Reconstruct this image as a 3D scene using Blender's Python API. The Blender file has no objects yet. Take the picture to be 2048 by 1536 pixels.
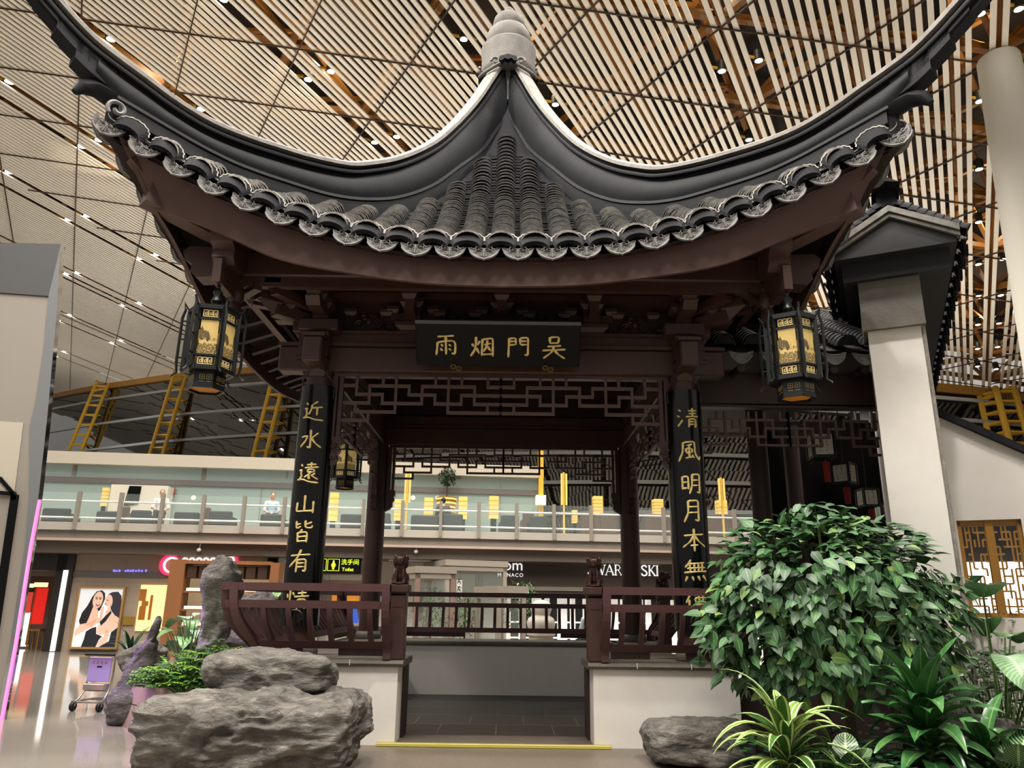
import bpy, bmesh, math, random
from mathutils import Vector, Matrix, noise
random.seed(7)
SC = bpy.context.scene
COL = SC.collection
PI = math.pi

# ------------------------------------------------------------------ camera
CAM = Vector((0.146, -9.68, 1.55))
FPX, PITCH, ROLL = 1518.0, math.radians(16.16), math.radians(0.74)
_fw = Vector((0, math.cos(PITCH), math.sin(PITCH)))
_rt0 = Vector((1, 0, 0)); _up0 = _rt0.cross(_fw)
_up = _up0 * math.cos(ROLL) - _rt0 * math.sin(ROLL)
_rt = _rt0 * math.cos(ROLL) + _up0 * math.sin(ROLL)
cd = bpy.data.cameras.new('camera'); cam = bpy.data.objects.new('camera', cd); COL.objects.link(cam)
cd.sensor_width = 36.0; cd.sensor_fit = 'HORIZONTAL'; cd.lens = 36.0 * FPX / 2048.0
cd.clip_start = 0.05; cd.clip_end = 400
cam.matrix_world = Matrix((( _rt.x, _up.x, -_fw.x, CAM.x), (_rt.y, _up.y, -_fw.y, CAM.y),
                           (_rt.z, _up.z, -_fw.z, CAM.z), (0, 0, 0, 1)))
SC.camera = cam

# measuring the photograph: a pixel becomes a point on a plane of the place
def ray(px, py): return _fw + _rt * ((px - 1024) / FPX) - _up * ((py - 768) / FPX)
def on_plane(px, py, n, d):
    r = ray(px, py); n = Vector(n); return CAM + r * ((d - n.dot(CAM)) / n.dot(r))
def at(px, py, Y): return on_plane(px, py, (0, 1, 0), Y)
def at_z(px, py, Z): return on_plane(px, py, (0, 0, 1), Z)

# ------------------------------------------------------------------ world, view
w = bpy.data.worlds.new('hall_ambience'); SC.world = w; w.use_nodes = True
wn = w.node_tree; wbg = wn.nodes['Background']
wt = wn.nodes.new('ShaderNodeTexCoord'); ws = wn.nodes.new('ShaderNodeSeparateXYZ'); wr_ = wn.nodes.new('ShaderNodeValToRGB')
wn.links.new(wt.outputs['Generated'], ws.inputs[0]); wn.links.new(ws.outputs[2], wr_.inputs[0]); wn.links.new(wr_.outputs[0], wbg.inputs[0])
wr_.color_ramp.elements[0].position = .0; wr_.color_ramp.elements[0].color = (.42, .40, .37, 1)      # shop fronts and floors beyond, dimmer
wr_.color_ramp.elements[1].position = .5; wr_.color_ramp.elements[1].color = (1.0, .95, .87, 1)      # pale slatted ceiling overhead
wbg.inputs[1].default_value = 0.66
vs = SC.view_settings
SC.display_settings.display_device = 'sRGB'
vs.view_transform = 'Standard'; vs.look = 'None'; vs.exposure = 0.0; vs.gamma = 1.0; vs.use_curve_mapping = False
SC.cycles.use_denoising = True
SC.cycles.max_bounces = 6; SC.cycles.transparent_max_bounces = 12
SC.cycles.sample_clamp_indirect = 6.0
SC.cycles.caustics_reflective = False; SC.cycles.caustics_refractive = False

# ------------------------------------------------------------------ slatted ceiling frame (a tilted plane)
CN = Vector((.148, .032, .989)).normalized(); CDST = 18.30
CR = Vector((.493, .864, -.101)); CR = (CR - CN * CN.dot(CR)).normalized()    # slat direction
CS = CN.cross(CR)                                                            # across the slats
def ceil_pt(s, w_, up=0.0): return CS * s + CR * w_ + CN * (CDST + up)
def ceil_px(px, py):
    p = on_plane(px, py, CN, CDST); return p.dot(CS), p.dot(CR)

# lamps in the slatted ceiling (the unaimed spots sit on its fixture rows)
def spot(name, p, energy, size=2.3, r=.35, col=(1, .945, .86), aim=None, blend=.8):
    l = bpy.data.lights.new(name, 'SPOT'); l.energy = energy; l.spot_size = size; l.spot_blend = blend
    l.shadow_soft_size = r; l.color = col
    o = bpy.data.objects.new(name, l); COL.objects.link(o); o.location = p
    d = (Vector(aim) - Vector(p)) if aim else Vector((0, 0, -1))
    o.rotation_euler = d.to_track_quat('-Z', 'Y').to_euler()
    return o
for (s_, w_, e_) in ((20.4, 1.8, 1), (14.8, 5.8, 1), (8.3, 6.1, 1), (1.5, 10.0, 1), (7.0, 9.8, 1), (14.8, -2.0, 1), (8.3, -1.5, 1.2), (0.3, 2.5, 1),
                 (-5.2, 2.8, 1.3), (8.3, -8.0, 1.7), (1.5, -6.0, 1.7), (-5.2, -4.5, 1.7), (14.8, -9.5, 1.5), (20.4, -6.0, .8), (-5.2, 17.2, .6), (27.3, 5.5, .8), (20.4, 13.0, .5),
                 (1.5, 17.5, .5), (13.7, 14.0, .45)):
    spot('ceiling_and_fill_spot', ceil_pt(s_, w_, -.12), 3600 * e_)
for (s_, w_) in ((9.5, -11), (4.5, -12), (-1.5, -11), (-6.5, -9), (13, -14), (1.5, -16)):  # added spots behind the viewer, aimed to brighten the pavilion front
    spot('ceiling_and_fill_spot', ceil_pt(s_, w_, -.12), 5600, 1.5, 1.6, (1, .93, .84), (0, -1.0, 1.5), .7)
# added unseen up-lights around the hall, only there to brighten the slats
for p, e_ in (((-14, 19, 6.9), 1800), ((-4, 20.5, 6.9), 2200), ((6, 21.5, 6.9), 2000), ((16, 22, 6.6), 2400), ((-13, 2, 6.6), 1500), ((-24, 34, 8), 2600), ((-38, 52, 9), 3600), ((-14, 30, 8), 1800), ((13, -3, 5.0), 2600), ((9.5, 9, 5.0), 2600), ((-6, -16, 5.0), 1500), ((6, -16, 5.0), 2600)):
    spot('ceiling_fill', p, e_, 2.7, .5, (1, .94, .84), (p[0], p[1], 30))
# point lights added above the slats to brighten the roof frame
for s_, w_ in ((1.0, 8), (-5.7, 12), (-5.7, 22), (14.2, 6), (7.6, 9), (0.9, 22), (20.4, 4), (-5.7, 31), (28, 7), (14.2, 1)):
    l = bpy.data.lights.new('void_fill', 'POINT'); l.energy = 150; l.shadow_soft_size = .15; l.color = (1, .85, .6)
    o = bpy.data.objects.new('void_fill', l); COL.objects.link(o); o.location = ceil_pt(s_, w_, 1.0)

# ------------------------------------------------------------------ materials
def lin(c):
    if isinstance(c, str):
        c = c.lstrip('#'); c = [int(c[i:i + 2], 16) / 255 for i in (0, 2, 4)]
        return tuple(x / 12.92 if x <= .04045 else ((x + .055) / 1.055) ** 2.4 for x in c)
    return tuple(c)
MATS = {}
def mat(name, base, rough=.6, metal=0, n=None, bump=None, emit=None, spec=.5, alpha=None, trans=0, ior=1.45, coat=0, stretch=None):
    """n = (scale, colour, contrast)  bump = (scale, strength)  emit = (colour, strength)"""
    if name in MATS: return MATS[name]
    m = bpy.data.materials.new(name); m.use_nodes = True; nt = m.node_tree; b = nt.nodes['Principled BSDF']
    b.inputs['Base Color'].default_value = (*lin(base), 1); b.inputs['Roughness'].default_value = rough
    b.inputs['Metallic'].default_value = metal; b.inputs['Specular IOR Level'].default_value = spec
    b.inputs['IOR'].default_value = ior
    if trans: b.inputs['Transmission Weight'].default_value = trans
    if coat: b.inputs['Coat Weight'].default_value = coat; b.inputs['Coat Roughness'].default_value = .05
    if alpha is not None: b.inputs['Alpha'].default_value = alpha
    tc = None
    def coords():
        nonlocal tc
        if tc is None:
            t = nt.nodes.new('ShaderNodeTexCoord'); tc = t.outputs['Object']
            if stretch:
                mp = nt.nodes.new('ShaderNodeMapping'); mp.inputs['Scale'].default_value = stretch
                nt.links.new(tc, mp.inputs[0]); tc = mp.outputs[0]
        return tc
    if n:
        t = nt.nodes.new('ShaderNodeTexNoise'); t.inputs['Scale'].default_value = n[0]; t.inputs['Detail'].default_value = 8
        t.inputs['Roughness'].default_value = .62
        r = nt.nodes.new('ShaderNodeValToRGB'); k = n[2] if len(n) > 2 else .25
        r.color_ramp.elements[0].position = .5 - k; r.color_ramp.elements[1].position = .5 + k
        r.color_ramp.elements[0].color = (*lin(base), 1); r.color_ramp.elements[1].color = (*lin(n[1]), 1)
        nt.links.new(coords(), t.inputs[0]); nt.links.new(t.outputs[0], r.inputs[0]); nt.links.new(r.outputs[0], b.inputs['Base Color'])
    if bump:
        t = nt.nodes.new('ShaderNodeTexNoise'); t.inputs['Scale'].default_value = bump[0]; t.inputs['Detail'].default_value = 8
        bp = nt.nodes.new('ShaderNodeBump'); bp.inputs['Strength'].default_value = bump[1]; bp.inputs['Distance'].default_value = .03
        nt.links.new(coords(), t.inputs[0]); nt.links.new(t.outputs[0], bp.inputs['Height']); nt.links.new(bp.outputs[0], b.inputs['Normal'])
    if emit:
        b.inputs['Emission Color'].default_value = (*lin(emit[0]), 1); b.inputs['Emission Strength'].default_value = emit[1]
    MATS[name] = m
    return m

# ------------------------------------------------------------------ mesh helpers
ORG = {}
class MB:
    def __init__(s, M=None): s.v = []; s.f = []; s.mi = []; s.uv = []; s.M = M; s.hasuv = False
    def add(s, vs_, fs, mi=0, uvs=None):
        o = len(s.v)
        for p in vs_:
            p = Vector(p); s.v.append(s.M @ p if s.M else p)
        for i, f in enumerate(fs):
            s.f.append(tuple(x + o for x in f)); s.mi.append(mi)
            if uvs: s.uv.append(uvs[i]); s.hasuv = True
            else: s.uv.append(None)
        return s
    def box(s, x0, x1, y0, y1, z0, z1, mi=0, R=None, bev=0):
        if bev:
            # chamfered box
            c = Vector(((x0 + x1) / 2, (y0 + y1) / 2, (z0 + z1) / 2)); h = (abs(x1 - x0) / 2, abs(y1 - y0) / 2, abs(z1 - z0) / 2)
            b = min(bev, min(h) * .9); pts = []; idx = {}
            for sx in (-1, 1):
                for sy in (-1, 1):
                    for sz in (-1, 1):
                        for ax in range(3):
                            q = [sx * (h[0] - b), sy * (h[1] - b), sz * (h[2] - b)]; sg = (sx, sy, sz); q[ax] = sg[ax] * h[ax]
                            idx[(sx, sy, sz, ax)] = len(pts); pts.append(c + Vector(q))
            fs = []
            for ax in range(3):
                a, d = [(1, 2), (2, 0), (0, 1)][ax]
                for sg in (-1, 1):
                    q = []
                    for (sa, sd) in ((-1, -1), (1, -1), (1, 1), (-1, 1)):
                        k = [0, 0, 0]; k[ax] = sg; k[a] = sa; k[d] = sd; q.append(idx[(*k, ax)])
                    fs.append(q if sg > 0 else q[::-1])
                for sa in (-1, 1):
                    for sd in (-1, 1):
                        q = []
                        for se, p_ in ((-1, a), (-1, d), (1, d), (1, a)):
                            k = [0, 0, 0]; k[a] = sa; k[d] = sd; k[ax] = se; q.append(idx[(*k, p_)])
                        fs.append(q if sa * sd < 0 else q[::-1])
            for sx in (-1, 1):
                for sy in (-1, 1):
                    for sz in (-1, 1):
                        q = [idx[(sx, sy, sz, 0)], idx[(sx, sy, sz, 1)], idx[(sx, sy, sz, 2)]]
                        fs.append(q if sx * sy * sz > 0 else q[::-1])
            if R: pts = [R @ p for p in pts]
            return s.add(pts, fs, mi)
        p = [Vector((x, y, z)) for x in (x0, x1) for y in (y0, y1) for z in (z0, z1)]
        if R: p = [R @ q for q in p]
        return s.add(p, [(0, 1, 3, 2), (4, 6, 7, 5), (0, 4, 5, 1), (2, 3, 7, 6), (0, 2, 6, 4), (1, 5, 7, 3)], mi)
    def bar(s, a, b, w_, h, up=(0, 0, 1), mi=0):
        a = Vector(a); b = Vector(b); d = (b - a).normalized(); u = Vector(up)
        x = d.cross(u)
        if x.length < 1e-4: x = d.cross(Vector((0, 1, 0)))
        x.normalize(); z = x.cross(d); x *= w_ / 2; z *= h / 2
        p = [a - x - z, a + x - z, a + x + z, a - x + z, b - x - z, b + x - z, b + x + z, b - x + z]
        return s.add(p, [(3, 2, 1, 0), (4, 5, 6, 7), (0, 1, 5, 4), (1, 2, 6, 5), (2, 3, 7, 6), (3, 0, 4, 7)], mi)
    def tube(s, path, r, n=8, mi=0, cap=True):
        path = [Vector(p) for p in path]; rs = r if isinstance(r, (list, tuple)) else [r] * len(path)
        vs_ = []; fs = []; px = None
        for i, p in enumerate(path):
            d = (path[min(i + 1, len(path) - 1)] - path[max(i - 1, 0)]).normalized()
            if px is None:
                px = d.cross(Vector((0, 0, 1)))
                if px.length < 1e-3: px = d.cross(Vector((1, 0, 0)))
            px = (px - d * px.dot(d)).normalized(); py = d.cross(px)
            for k in range(n):
                a = 2 * PI * k / n; vs_.append(p + (px * math.cos(a) + py * math.sin(a)) * rs[i])
        for i in range(len(path) - 1):
            for k in range(n):
                k2 = (k + 1) % n; fs.append((i * n + k, i * n + k2, (i + 1) * n + k2, (i + 1) * n + k))
        if cap: fs.append(tuple(range(n))[::-1]); fs.append(tuple(range((len(path) - 1) * n, len(path) * n)))
        return s.add(vs_, fs, mi)
    def lathe(s, prof, c=(0, 0, 0), n=24, mi=0, caps=True):
        c = Vector(c); vs_ = []; fs = []
        for r, z in prof:
            for k in range(n):
                a = 2 * PI * k / n; vs_.append(c + Vector((r * math.cos(a), r * math.sin(a), z)))
        for i in range(len(prof) - 1):
            for k in range(n):
                k2 = (k + 1) % n; fs.append((i * n + k, i * n + k2, (i + 1) * n + k2, (i + 1) * n + k))
        if caps: fs.append(tuple(range(n))[::-1]); fs.append(tuple(range((len(prof) - 1) * n, len(prof) * n)))
        return s.add(vs_, fs, mi)
    def prism(s, poly, axis, d0, d1, mi=0):
        """poly: 2-D outline; axis 'x','y','z' = extrusion axis; other two axes in order"""
        def P(a, b, d): return {'x': (d, a, b), 'y': (a, d, b), 'z': (a, b, d)}[axis]
        n = len(poly); vs_ = [P(a, b, d0) for a, b in poly] + [P(a, b, d1) for a, b in poly]
        ar = sum(poly[i][0] * poly[(i + 1) % n][1] - poly[(i + 1) % n][0] * poly[i][1] for i in range(n))
        fs = [tuple(range(n)), tuple(range(n, 2 * n))[::-1]] + [(i, i + n, (i + 1) % n + n, (i + 1) % n) for i in range(n)]
        flip = (ar > 0) != (axis == 'y')
        if (d1 < d0): flip = not flip
        if flip: fs = [f[::-1] for f in fs]
        return s.add(vs_, fs, mi)
    def grid(s, rows, mi=0, uv=False, flip=False, closed=False):
        nr = len(rows); nc = len(rows[0]); fs = []; uvs = []
        for i in range(nr - 1):
            for j in range(nc if closed else nc - 1):
                j2 = (j + 1) % nc
                f = [i * nc + j, i * nc + j2, (i + 1) * nc + j2, (i + 1) * nc + j]
                u = [(j / (nc - 1), i / (nr - 1)), ((j + 1) / (nc - 1), i / (nr - 1)), ((j + 1) / (nc - 1), (i + 1) / (nr - 1)), (j / (nc - 1), (i + 1) / (nr - 1))]
                if flip: f.reverse(); u.reverse()
                fs.append(f); uvs.append(u)
        return s.add([p for r in rows for p in r], fs, mi, uvs if uv else None)
    def sphere(s, c, r, nu=12, nv=8, mi=0, R=None):
        c = Vector(c); r = r if isinstance(r, (tuple, list)) else (r, r, r); rows = []
        for i in range(nv + 1):
            t = PI * i / nv
            row = []
            for j in range(nu):
                a = 2 * PI * j / nu
                q = Vector((r[0] * math.sin(t) * math.cos(a), r[1] * math.sin(t) * math.sin(a), -r[2] * math.cos(t)))
                if R: q = R @ q
                row.append(c + q)
            rows.append(row)
        return s.grid(rows, mi, closed=True)
    def mesh(s, name, mats, smooth=None):
        me = bpy.data.meshes.new(name)
        me.from_pydata([tuple(p) for p in s.v], [], s.f)
        for m in (mats if isinstance(mats, (list, tuple)) else [mats]): me.materials.append(m)
        me.polygons.foreach_set('material_index', s.mi)
        if s.hasuv:
            ul = me.uv_layers.new(name='uv'); k = 0; flat = []
            for f, u in zip(s.f, s.uv): flat += [c for q in (u or [(0, 0)] * len(f)) for c in q]
            ul.data.foreach_set('uv', flat)
        if smooth is not None:
            me.polygons.foreach_set('use_smooth', [True] * len(me.polygons))
            me.set_sharp_from_angle(angle=math.radians(smooth))
        me.update()
        return me
    def build(s, name, mats, parent=None, smooth=None, origin=None):
        me = s.mesh(name, mats, smooth)
        if parent is not None: og = ORG[parent.name]
        elif origin is not None: og = Vector(origin)
        else:
            xs = [p.x for p in s.v]; ys = [p.y for p in s.v]; zs = [p.z for p in s.v]
            og = Vector(((min(xs) + max(xs)) / 2, (min(ys) + max(ys)) / 2, min(zs)))
        me.transform(Matrix.Translation(-og))
        o = bpy.data.objects.new(name, me); COL.objects.link(o); ORG[o.name] = og
        if parent is not None: o.parent = parent
        else: o.location = og
        return o
def tag(o, label, cat, group=None, kind=None):
    o['label'] = label; o['category'] = cat
    if group: o['group'] = group
    if kind: o['kind'] = kind
    return o
def thing(name, loc, label, cat, group=None):
    o = bpy.data.objects.new(name, None); o.empty_display_size = .2; COL.objects.link(o); o.location = loc
    ORG[o.name] = Vector(loc); return tag(o, label, cat, group)
def struct(o): o['kind'] = 'structure'; return o
def copy_part(o, parent, M=None):
    c = o.copy(); COL.objects.link(c); c.parent = parent; ORG[c.name] = ORG[o.name]
    if M is not None: c.matrix_local = M @ o.matrix_local
    return c
def copy_thing(root, loc, rz=None, label=None, sc=None):
    r = root.copy(); COL.objects.link(r); r.location = loc; ORG[r.name] = Vector(loc)
    if rz is not None: r.rotation_euler = (0, 0, rz)
    if sc: r.scale = sc if isinstance(sc, (tuple, list)) else (sc, sc, sc)
    if label: r['label'] = label
    for ch in list(root.children):
        c = ch.copy(); COL.objects.link(c); c.parent = r; ORG[c.name] = ORG[r.name]
        for g in list(ch.children):
            d = g.copy(); COL.objects.link(d); d.parent = c; ORG[d.name] = ORG[r.name]
    return r
def interp(tab, x):
    if x <= tab[0][0]: 
        a, b = tab[0], tab[1]
    elif x >= tab[-1][0]: a, b = tab[-2], tab[-1]
    else:
        for a, b in zip(tab, tab[1:]):
            if a[0] <= x <= b[0]: break
    # monotone-ish smooth interpolation (Catmull-Rom on the neighbours)
    i = tab.index(a); p0 = tab[max(i - 1, 0)]; p3 = tab[min(i + 2, len(tab) - 1)]
    t = (x - a[0]) / (b[0] - a[0])
    if t < 0 or t > 1: return a[1] + (b[1] - a[1]) * t
    m1 = (b[1] - p0[1]) / (b[0] - p0[0]) * (b[0] - a[0]); m2 = (p3[1] - a[1]) / (p3[0] - a[0]) * (b[0] - a[0])
    return (2 * t ** 3 - 3 * t * t + 1) * a[1] + (t ** 3 - 2 * t * t + t) * m1 + (-2 * t ** 3 + 3 * t * t) * b[1] + (t ** 3 - t * t) * m2
def remesh(mb, voxel, smooth_it=3):
    """one continuous surface out of overlapping volumes"""
    me = mb.mesh('tmp', []); o = bpy.data.objects.new('tmp', me); COL.objects.link(o)
    m = o.modifiers.new('r', 'REMESH'); m.mode = 'VOXEL'; m.voxel_size = voxel
    if smooth_it: sm = o.modifiers.new('s', 'SMOOTH'); sm.iterations = smooth_it; sm.factor = .5
    dg = bpy.context.evaluated_depsgraph_get(); dg.update()
    m2 = bpy.data.meshes.new_from_object(o.evaluated_get(dg)); r = MB(); r.add([v.co.copy() for v in m2.vertices], [tuple(p.vertices) for p in m2.polygons])
    bpy.data.objects.remove(o); bpy.data.meshes.remove(m2); return r
def text_mb(txt, size, M, depth=.01, align='CENTER', bevel=0, shear=0, space=1.0, offset=0):
    cu = bpy.data.curves.new('t', 'FONT'); cu.body = txt; cu.size = size; cu.extrude = depth; cu.bevel_depth = bevel; cu.align_x = align; cu.align_y = 'CENTER'
    cu.shear = shear; cu.space_character = space; cu.offset = offset; cu.resolution_u = 3
    o = bpy.data.objects.new('t', cu); COL.objects.link(o); dg = bpy.context.evaluated_depsgraph_get(); dg.update()
    m2 = bpy.data.meshes.new_from_object(o.evaluated_get(dg))
    r = MB(M); r.add([v.co.copy() for v in m2.vertices], [tuple(p.vertices) for p in m2.polygons])
    bpy.data.objects.remove(o); bpy.data.curves.remove(cu); bpy.data.meshes.remove(m2); return r
def frame(o, x, y, z): 
    x = Vector(x).normalized(); y = Vector(y).normalized(); z = Vector(z).normalized(); o = Vector(o)
    return Matrix(((x.x, y.x, z.x, o.x), (x.y, y.y, z.y, o.y), (x.z, y.z, z.z, o.z), (0, 0, 0, 1)))

# palette
M_WOOD = mat('dark_red_lacquered_wood', '#4a322d', .42, n=(3, '#3c2824', .3), bump=(14, .06))
M_WOODD = mat('dark_brown_timber', '#35221f', .5, n=(3, '#2a1a18', .3))
M_FASC = mat('maroon_painted_board', '#5a443f', .55, n=(1.5, '#503b36', .3))
M_TILE = mat('charcoal_clay_tile', '#252529', .7, n=(9, '#17171b', .3), bump=(30, .15), spec=.15)
M_TEDGE = mat('pale_worn_lit_tile_edge', '#e8e4dd', .75, n=(11, '#85817e', .2))  # worn, dusty edge with the light it catches put into its tone
M_RIDGE = mat('charcoal_plaster_ridge', '#26272a', .6, n=(4, '#1b1c1f', .3), bump=(12, .08), spec=.14)
M_CAP = mat('weathered_grey_lit_ridge_top', '#8f8b85', .8, n=(7, '#6c6966', .25), bump=(18, .2))  # weathered cement; light falling from above is also put into this grey
M_STONE = mat('grey_cast_stone', '#77746f', .75, n=(6, '#595653', .3), bump=(24, .25))
M_WHITE = mat('white_lime_plaster', '#e9e5e0', .85, n=(2.2, '#dcd7d0', .3), bump=(8, .06))
M_COPE = mat('grey_coping_stone', '#6f6a60', .6, n=(8, '#58534b', .3))
M_BLACK = mat('black_lacquer', '#08090a', .13, spec=.45)
M_BLACKM = mat('black_satin_board', '#050607', .4, spec=.2)
M_GOLD = mat('gold_leaf_lettering', '#e6cd86', .4, metal=.25)
M_CHROME = mat('brushed_steel', '#b9b6b2', .3, metal=.9)
# ================================================================== the hall: floor, slatted ceiling, curved glass wall
M_FLOOR = mat('polished_terrazzo', '#8c857d', .07, n=(60, '#756f68', .35), spec=.6)
f = MB(); f.box(-70, 60, -30, 80, -.2, 0); struct(f.build('floor', M_FLOOR, origin=(0, 0, 0)))
M_GRAN = mat('speckled_granite', '#4f473f', .45, n=(75, '#85796c', .14))
f = MB(); f.box(-2.6, 6.5, -8.5, -.395, .0, .012); struct(f.build('floor_paving', M_GRAN, origin=(0, 0, 0)))

# curved glass wall: its top follows the ceiling, it leans outwards
GT = [ceil_px(*p) for p in ((-500, 905), (-200, 838), (60, 799), (190, 773), (330, 752), (450, 741), (560, 733), (680, 727), (780, 722), (890, 718), (1000, 716), (1120, 717), (1260, 721), (1400, 730), (1560, 742), (1700, 754), (1830, 766), (1940, 776), (2048, 789), (2300, 822), (2600, 870))]
GTOP = [ceil_pt(*p) for p in GT]
def wfar(s):
    t = sorted(GT); 
    for a, b in zip(t, t[1:]):
        if a[0] <= s <= b[0]: return a[1] + (b[1] - a[1]) * (s - a[0]) / (b[0] - a[0])
    return t[0][1] if s < t[0][0] else t[-1][1]
def gbot(p):
    v = Vector((p.x - CAM.x, p.y - CAM.y, 0)); q = CAM + v * .90; return Vector((q.x, q.y, 5.2))
GBOT = [gbot(p) for p in GTOP]
M_GLASSW = mat('dark_reflecting_glass', '#0b0d0e', .03, spec=.7, ior=1.75)
M_MULL = mat('pale_grey_metal', '#a7a8a6', .4, metal=.4)
M_YEL = mat('golden_yellow_painted_steel', '#dcae3e', .42)
g = MB(); rows = [[b.lerp(t, k / 6) for b, t in zip(GBOT, GTOP)] for k in range(7)]
g.grid(rows); struct(g.build('wall_glass', M_GLASSW, origin=(0, 0, 0)))
g = MB()
for k in range(1, 7):
    pts = [b.lerp(t, (k - .35) / 6.3) for b, t in zip(GBOT, GTOP)]
    for a, b in zip(pts, pts[1:]):
        n = (CAM - a); n.z = 0; n.normalize(); g.bar(a + n * .12, b + n * .12, .14, .2)
struct(g.build('trim_1', M_MULL, origin=(0, 0, 0)))
g = MB()
for a, b in zip(GTOP, GTOP[1:]):
    n = (CAM - a); n.z = 0; n.normalize(); g.bar(a + n * .2 - Vector((0, 0, .25)), b + n * .2 - Vector((0, 0, .25)), .5, .5)
struct(g.build('trim_2', mat('golden_brown_edge_beam', '#a97a30', .5), origin=(0, 0, 0)))

def truss(pt, pb, wd, label, n=7):
    """ladder mast of three yellow tubes with rungs, standing inside the glass wall"""
    nn = (CAM - pt); nn.z = 0; nn.normalize(); sd = Vector((-nn.y, nn.x, 0))
    r = thing('steel_mast', pb, label, 'mast', 'yellow ladder masts of the glass wall')
    ch = [(-wd / 2, .5), (wd / 2, .5), (0, 1.5)]
    for a, d in ch:
        mb = MB(); mb.tube([pb + sd * a + nn * d, pt + sd * a + nn * (d * .55 if d > 1 else d)], .17, 8); mb.build('chord', M_YEL, r, 40)
    for k in range(1, n + 1):
        mb = MB(); u = (k - .4) / n; c = pb.lerp(pt, u); dd = 1.5 - .65 * u
        a = c - sd * wd / 2 + nn * .5; b = c + sd * wd / 2 + nn * .5; e = c + nn * dd
        mb.tube([a, b], .1, 6); mb.tube([a, e], .08, 6); mb.tube([b, e], .08, 6); mb.build('rung', M_YEL, r, 40)
    mb = MB(); mb.tube([pb.lerp(pt, .86) - sd * wd / 2 + nn * .5, pt + sd * wd / 2 + nn * .5], .14, 6)
    mb.build('brace', M_YEL, r, 40)
def mast_px(top, bot, wd, label):
    s, w_ = ceil_px(*top); w2 = wfar(s); pt = ceil_pt(s, w2)
    # foot on the leaning wall under the given pixel
    tp = min(range(len(GTOP) - 1), key=lambda i: abs(((GTOP[i] + GTOP[i + 1]) / 2 - pt).length))
    a, b, c = GBOT[tp], GBOT[tp + 1], GTOP[tp]; n = (b - a).cross(c - a)
    pb = on_plane(*bot, n, n.dot(a)); truss(pt, pb, wd, label)
mast_px((218, 769), (163, 905), 2.2, 'yellow ladder mast leaning on the glass wall beside the grey kiosk')
mast_px((372, 747), (325, 915), 2.0, 'yellow ladder mast rising behind the hanging lantern at the left eave')
mast_px((577, 733), (530, 925), 1.8, 'yellow ladder mast just left of the couplet reading of near water')
mast_px((1992, 782), (2030, 930), 1.7, 'yellow ladder mast above the white garden wall at the right')

# ceiling: white slats, dark seams, dark deck above
M_SLAT = mat('warm_white_slat', '#efe6d8', .5, n=(.5, '#e6dccb', .3))
M_SEAM = mat('dark_brown_seam', '#3d2a18', .7)
M_DECK = mat('dark_brown_roof_deck', '#2a1e14', .85, n=(1.2, '#17110c', .3))
M_TRUSS = mat('orange_brown_steel', '#865823', .5)
LPX = [(444, 3), (224, 80), (665, 145), (619, 161), (405, 220), (19, 166), (162, 296), (191, 285), (24, 345), (174, 434), (147, 439), (279, 519), (304, 513), (391, 583), (135, 549), (157, 547), (248, 612), (277, 608), (143, 631), (120, 641), (244, 682), (222, 687), (132, 704), (113, 711), (932, 80), (799, 275), (752, 287), (1111, 212), (1949, 34), (2047, 20), (1512, 126), (1437, 147), (1491, 284), (1949, 208), (1949, 343), (1951, 448), (2013, 521), (1663, 558), (1687, 618), (1638, 627), (1706, 670), (1950, 532), (1950, 595), (2005, 593), (1950, 652), (2000, 649), (1950, 700), (1999, 696), (1950, 735), (2000, 740)]
LSW = [ceil_px(*p) for p in LPX]
PIT = 3.37 / 12
CL = []
for s, w_ in sorted(LSW):
    if CL and s - CL[-1][-1] < .62 and s - CL[-1][0] < 1.0: CL[-1].append(s)
    else: CL.append([s])
def row_of(s): return min((round(sum(c) / len(c) / PIT) for c in CL), key=lambda k: abs(k * PIT - s))
gaps = set(row_of(s) for s, w_ in LSW)
mb = MB()
for k in range(int(-24 / PIT), int(96 / PIT)):
    if k in gaps: continue
    s = k * PIT; w1 = wfar(s) - .1
    if w1 < -9: continue
    mb.bar(ceil_pt(s, -14), ceil_pt(s, w1), .15, .05, CN)
struct(mb.build('ceiling', M_SLAT, origin=(0, 0, 0)))
mb = MB()
for j in range(-8, 30):
    # seams across the slats in two directions of the triangular grid
    for sg in (1, -1):
        d = (CR * .5 + CS * (.866 * sg)).normalized()
        p0 = ceil_pt(.97 + 3.37 * 2 * 0, 8.21 + 3.75 * j - (0), -.06)
        a = p0 - d * 40; b = p0 + d * 110
        # clip by the far wall
        n_ = 75; last = a
        pts = [a.lerp(b, t / n_) for t in range(n_ + 1)]
        pts = [p for p in pts if p.dot(CR) < wfar(p.dot(CS)) and p.dot(CR) > -14 and p.dot(CS) < 96]
        if len(pts) > 1: mb.bar(pts[0], pts[-1], .04, .04, CN)
for j in range(-8, 30):
    pass
struct(mb.build('ceiling_seams', M_SEAM, origin=(0, 0, 0)))
mb = MB(); rows = [[ceil_pt(s, -15, 2.6), ceil_pt(s, wfar(s) + .5, 2.6)] for s in range(-26, 97, 3)]
mb.grid(rows); struct(mb.build('ceiling_deck', M_DECK, origin=(0, 0, 0)))
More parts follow.
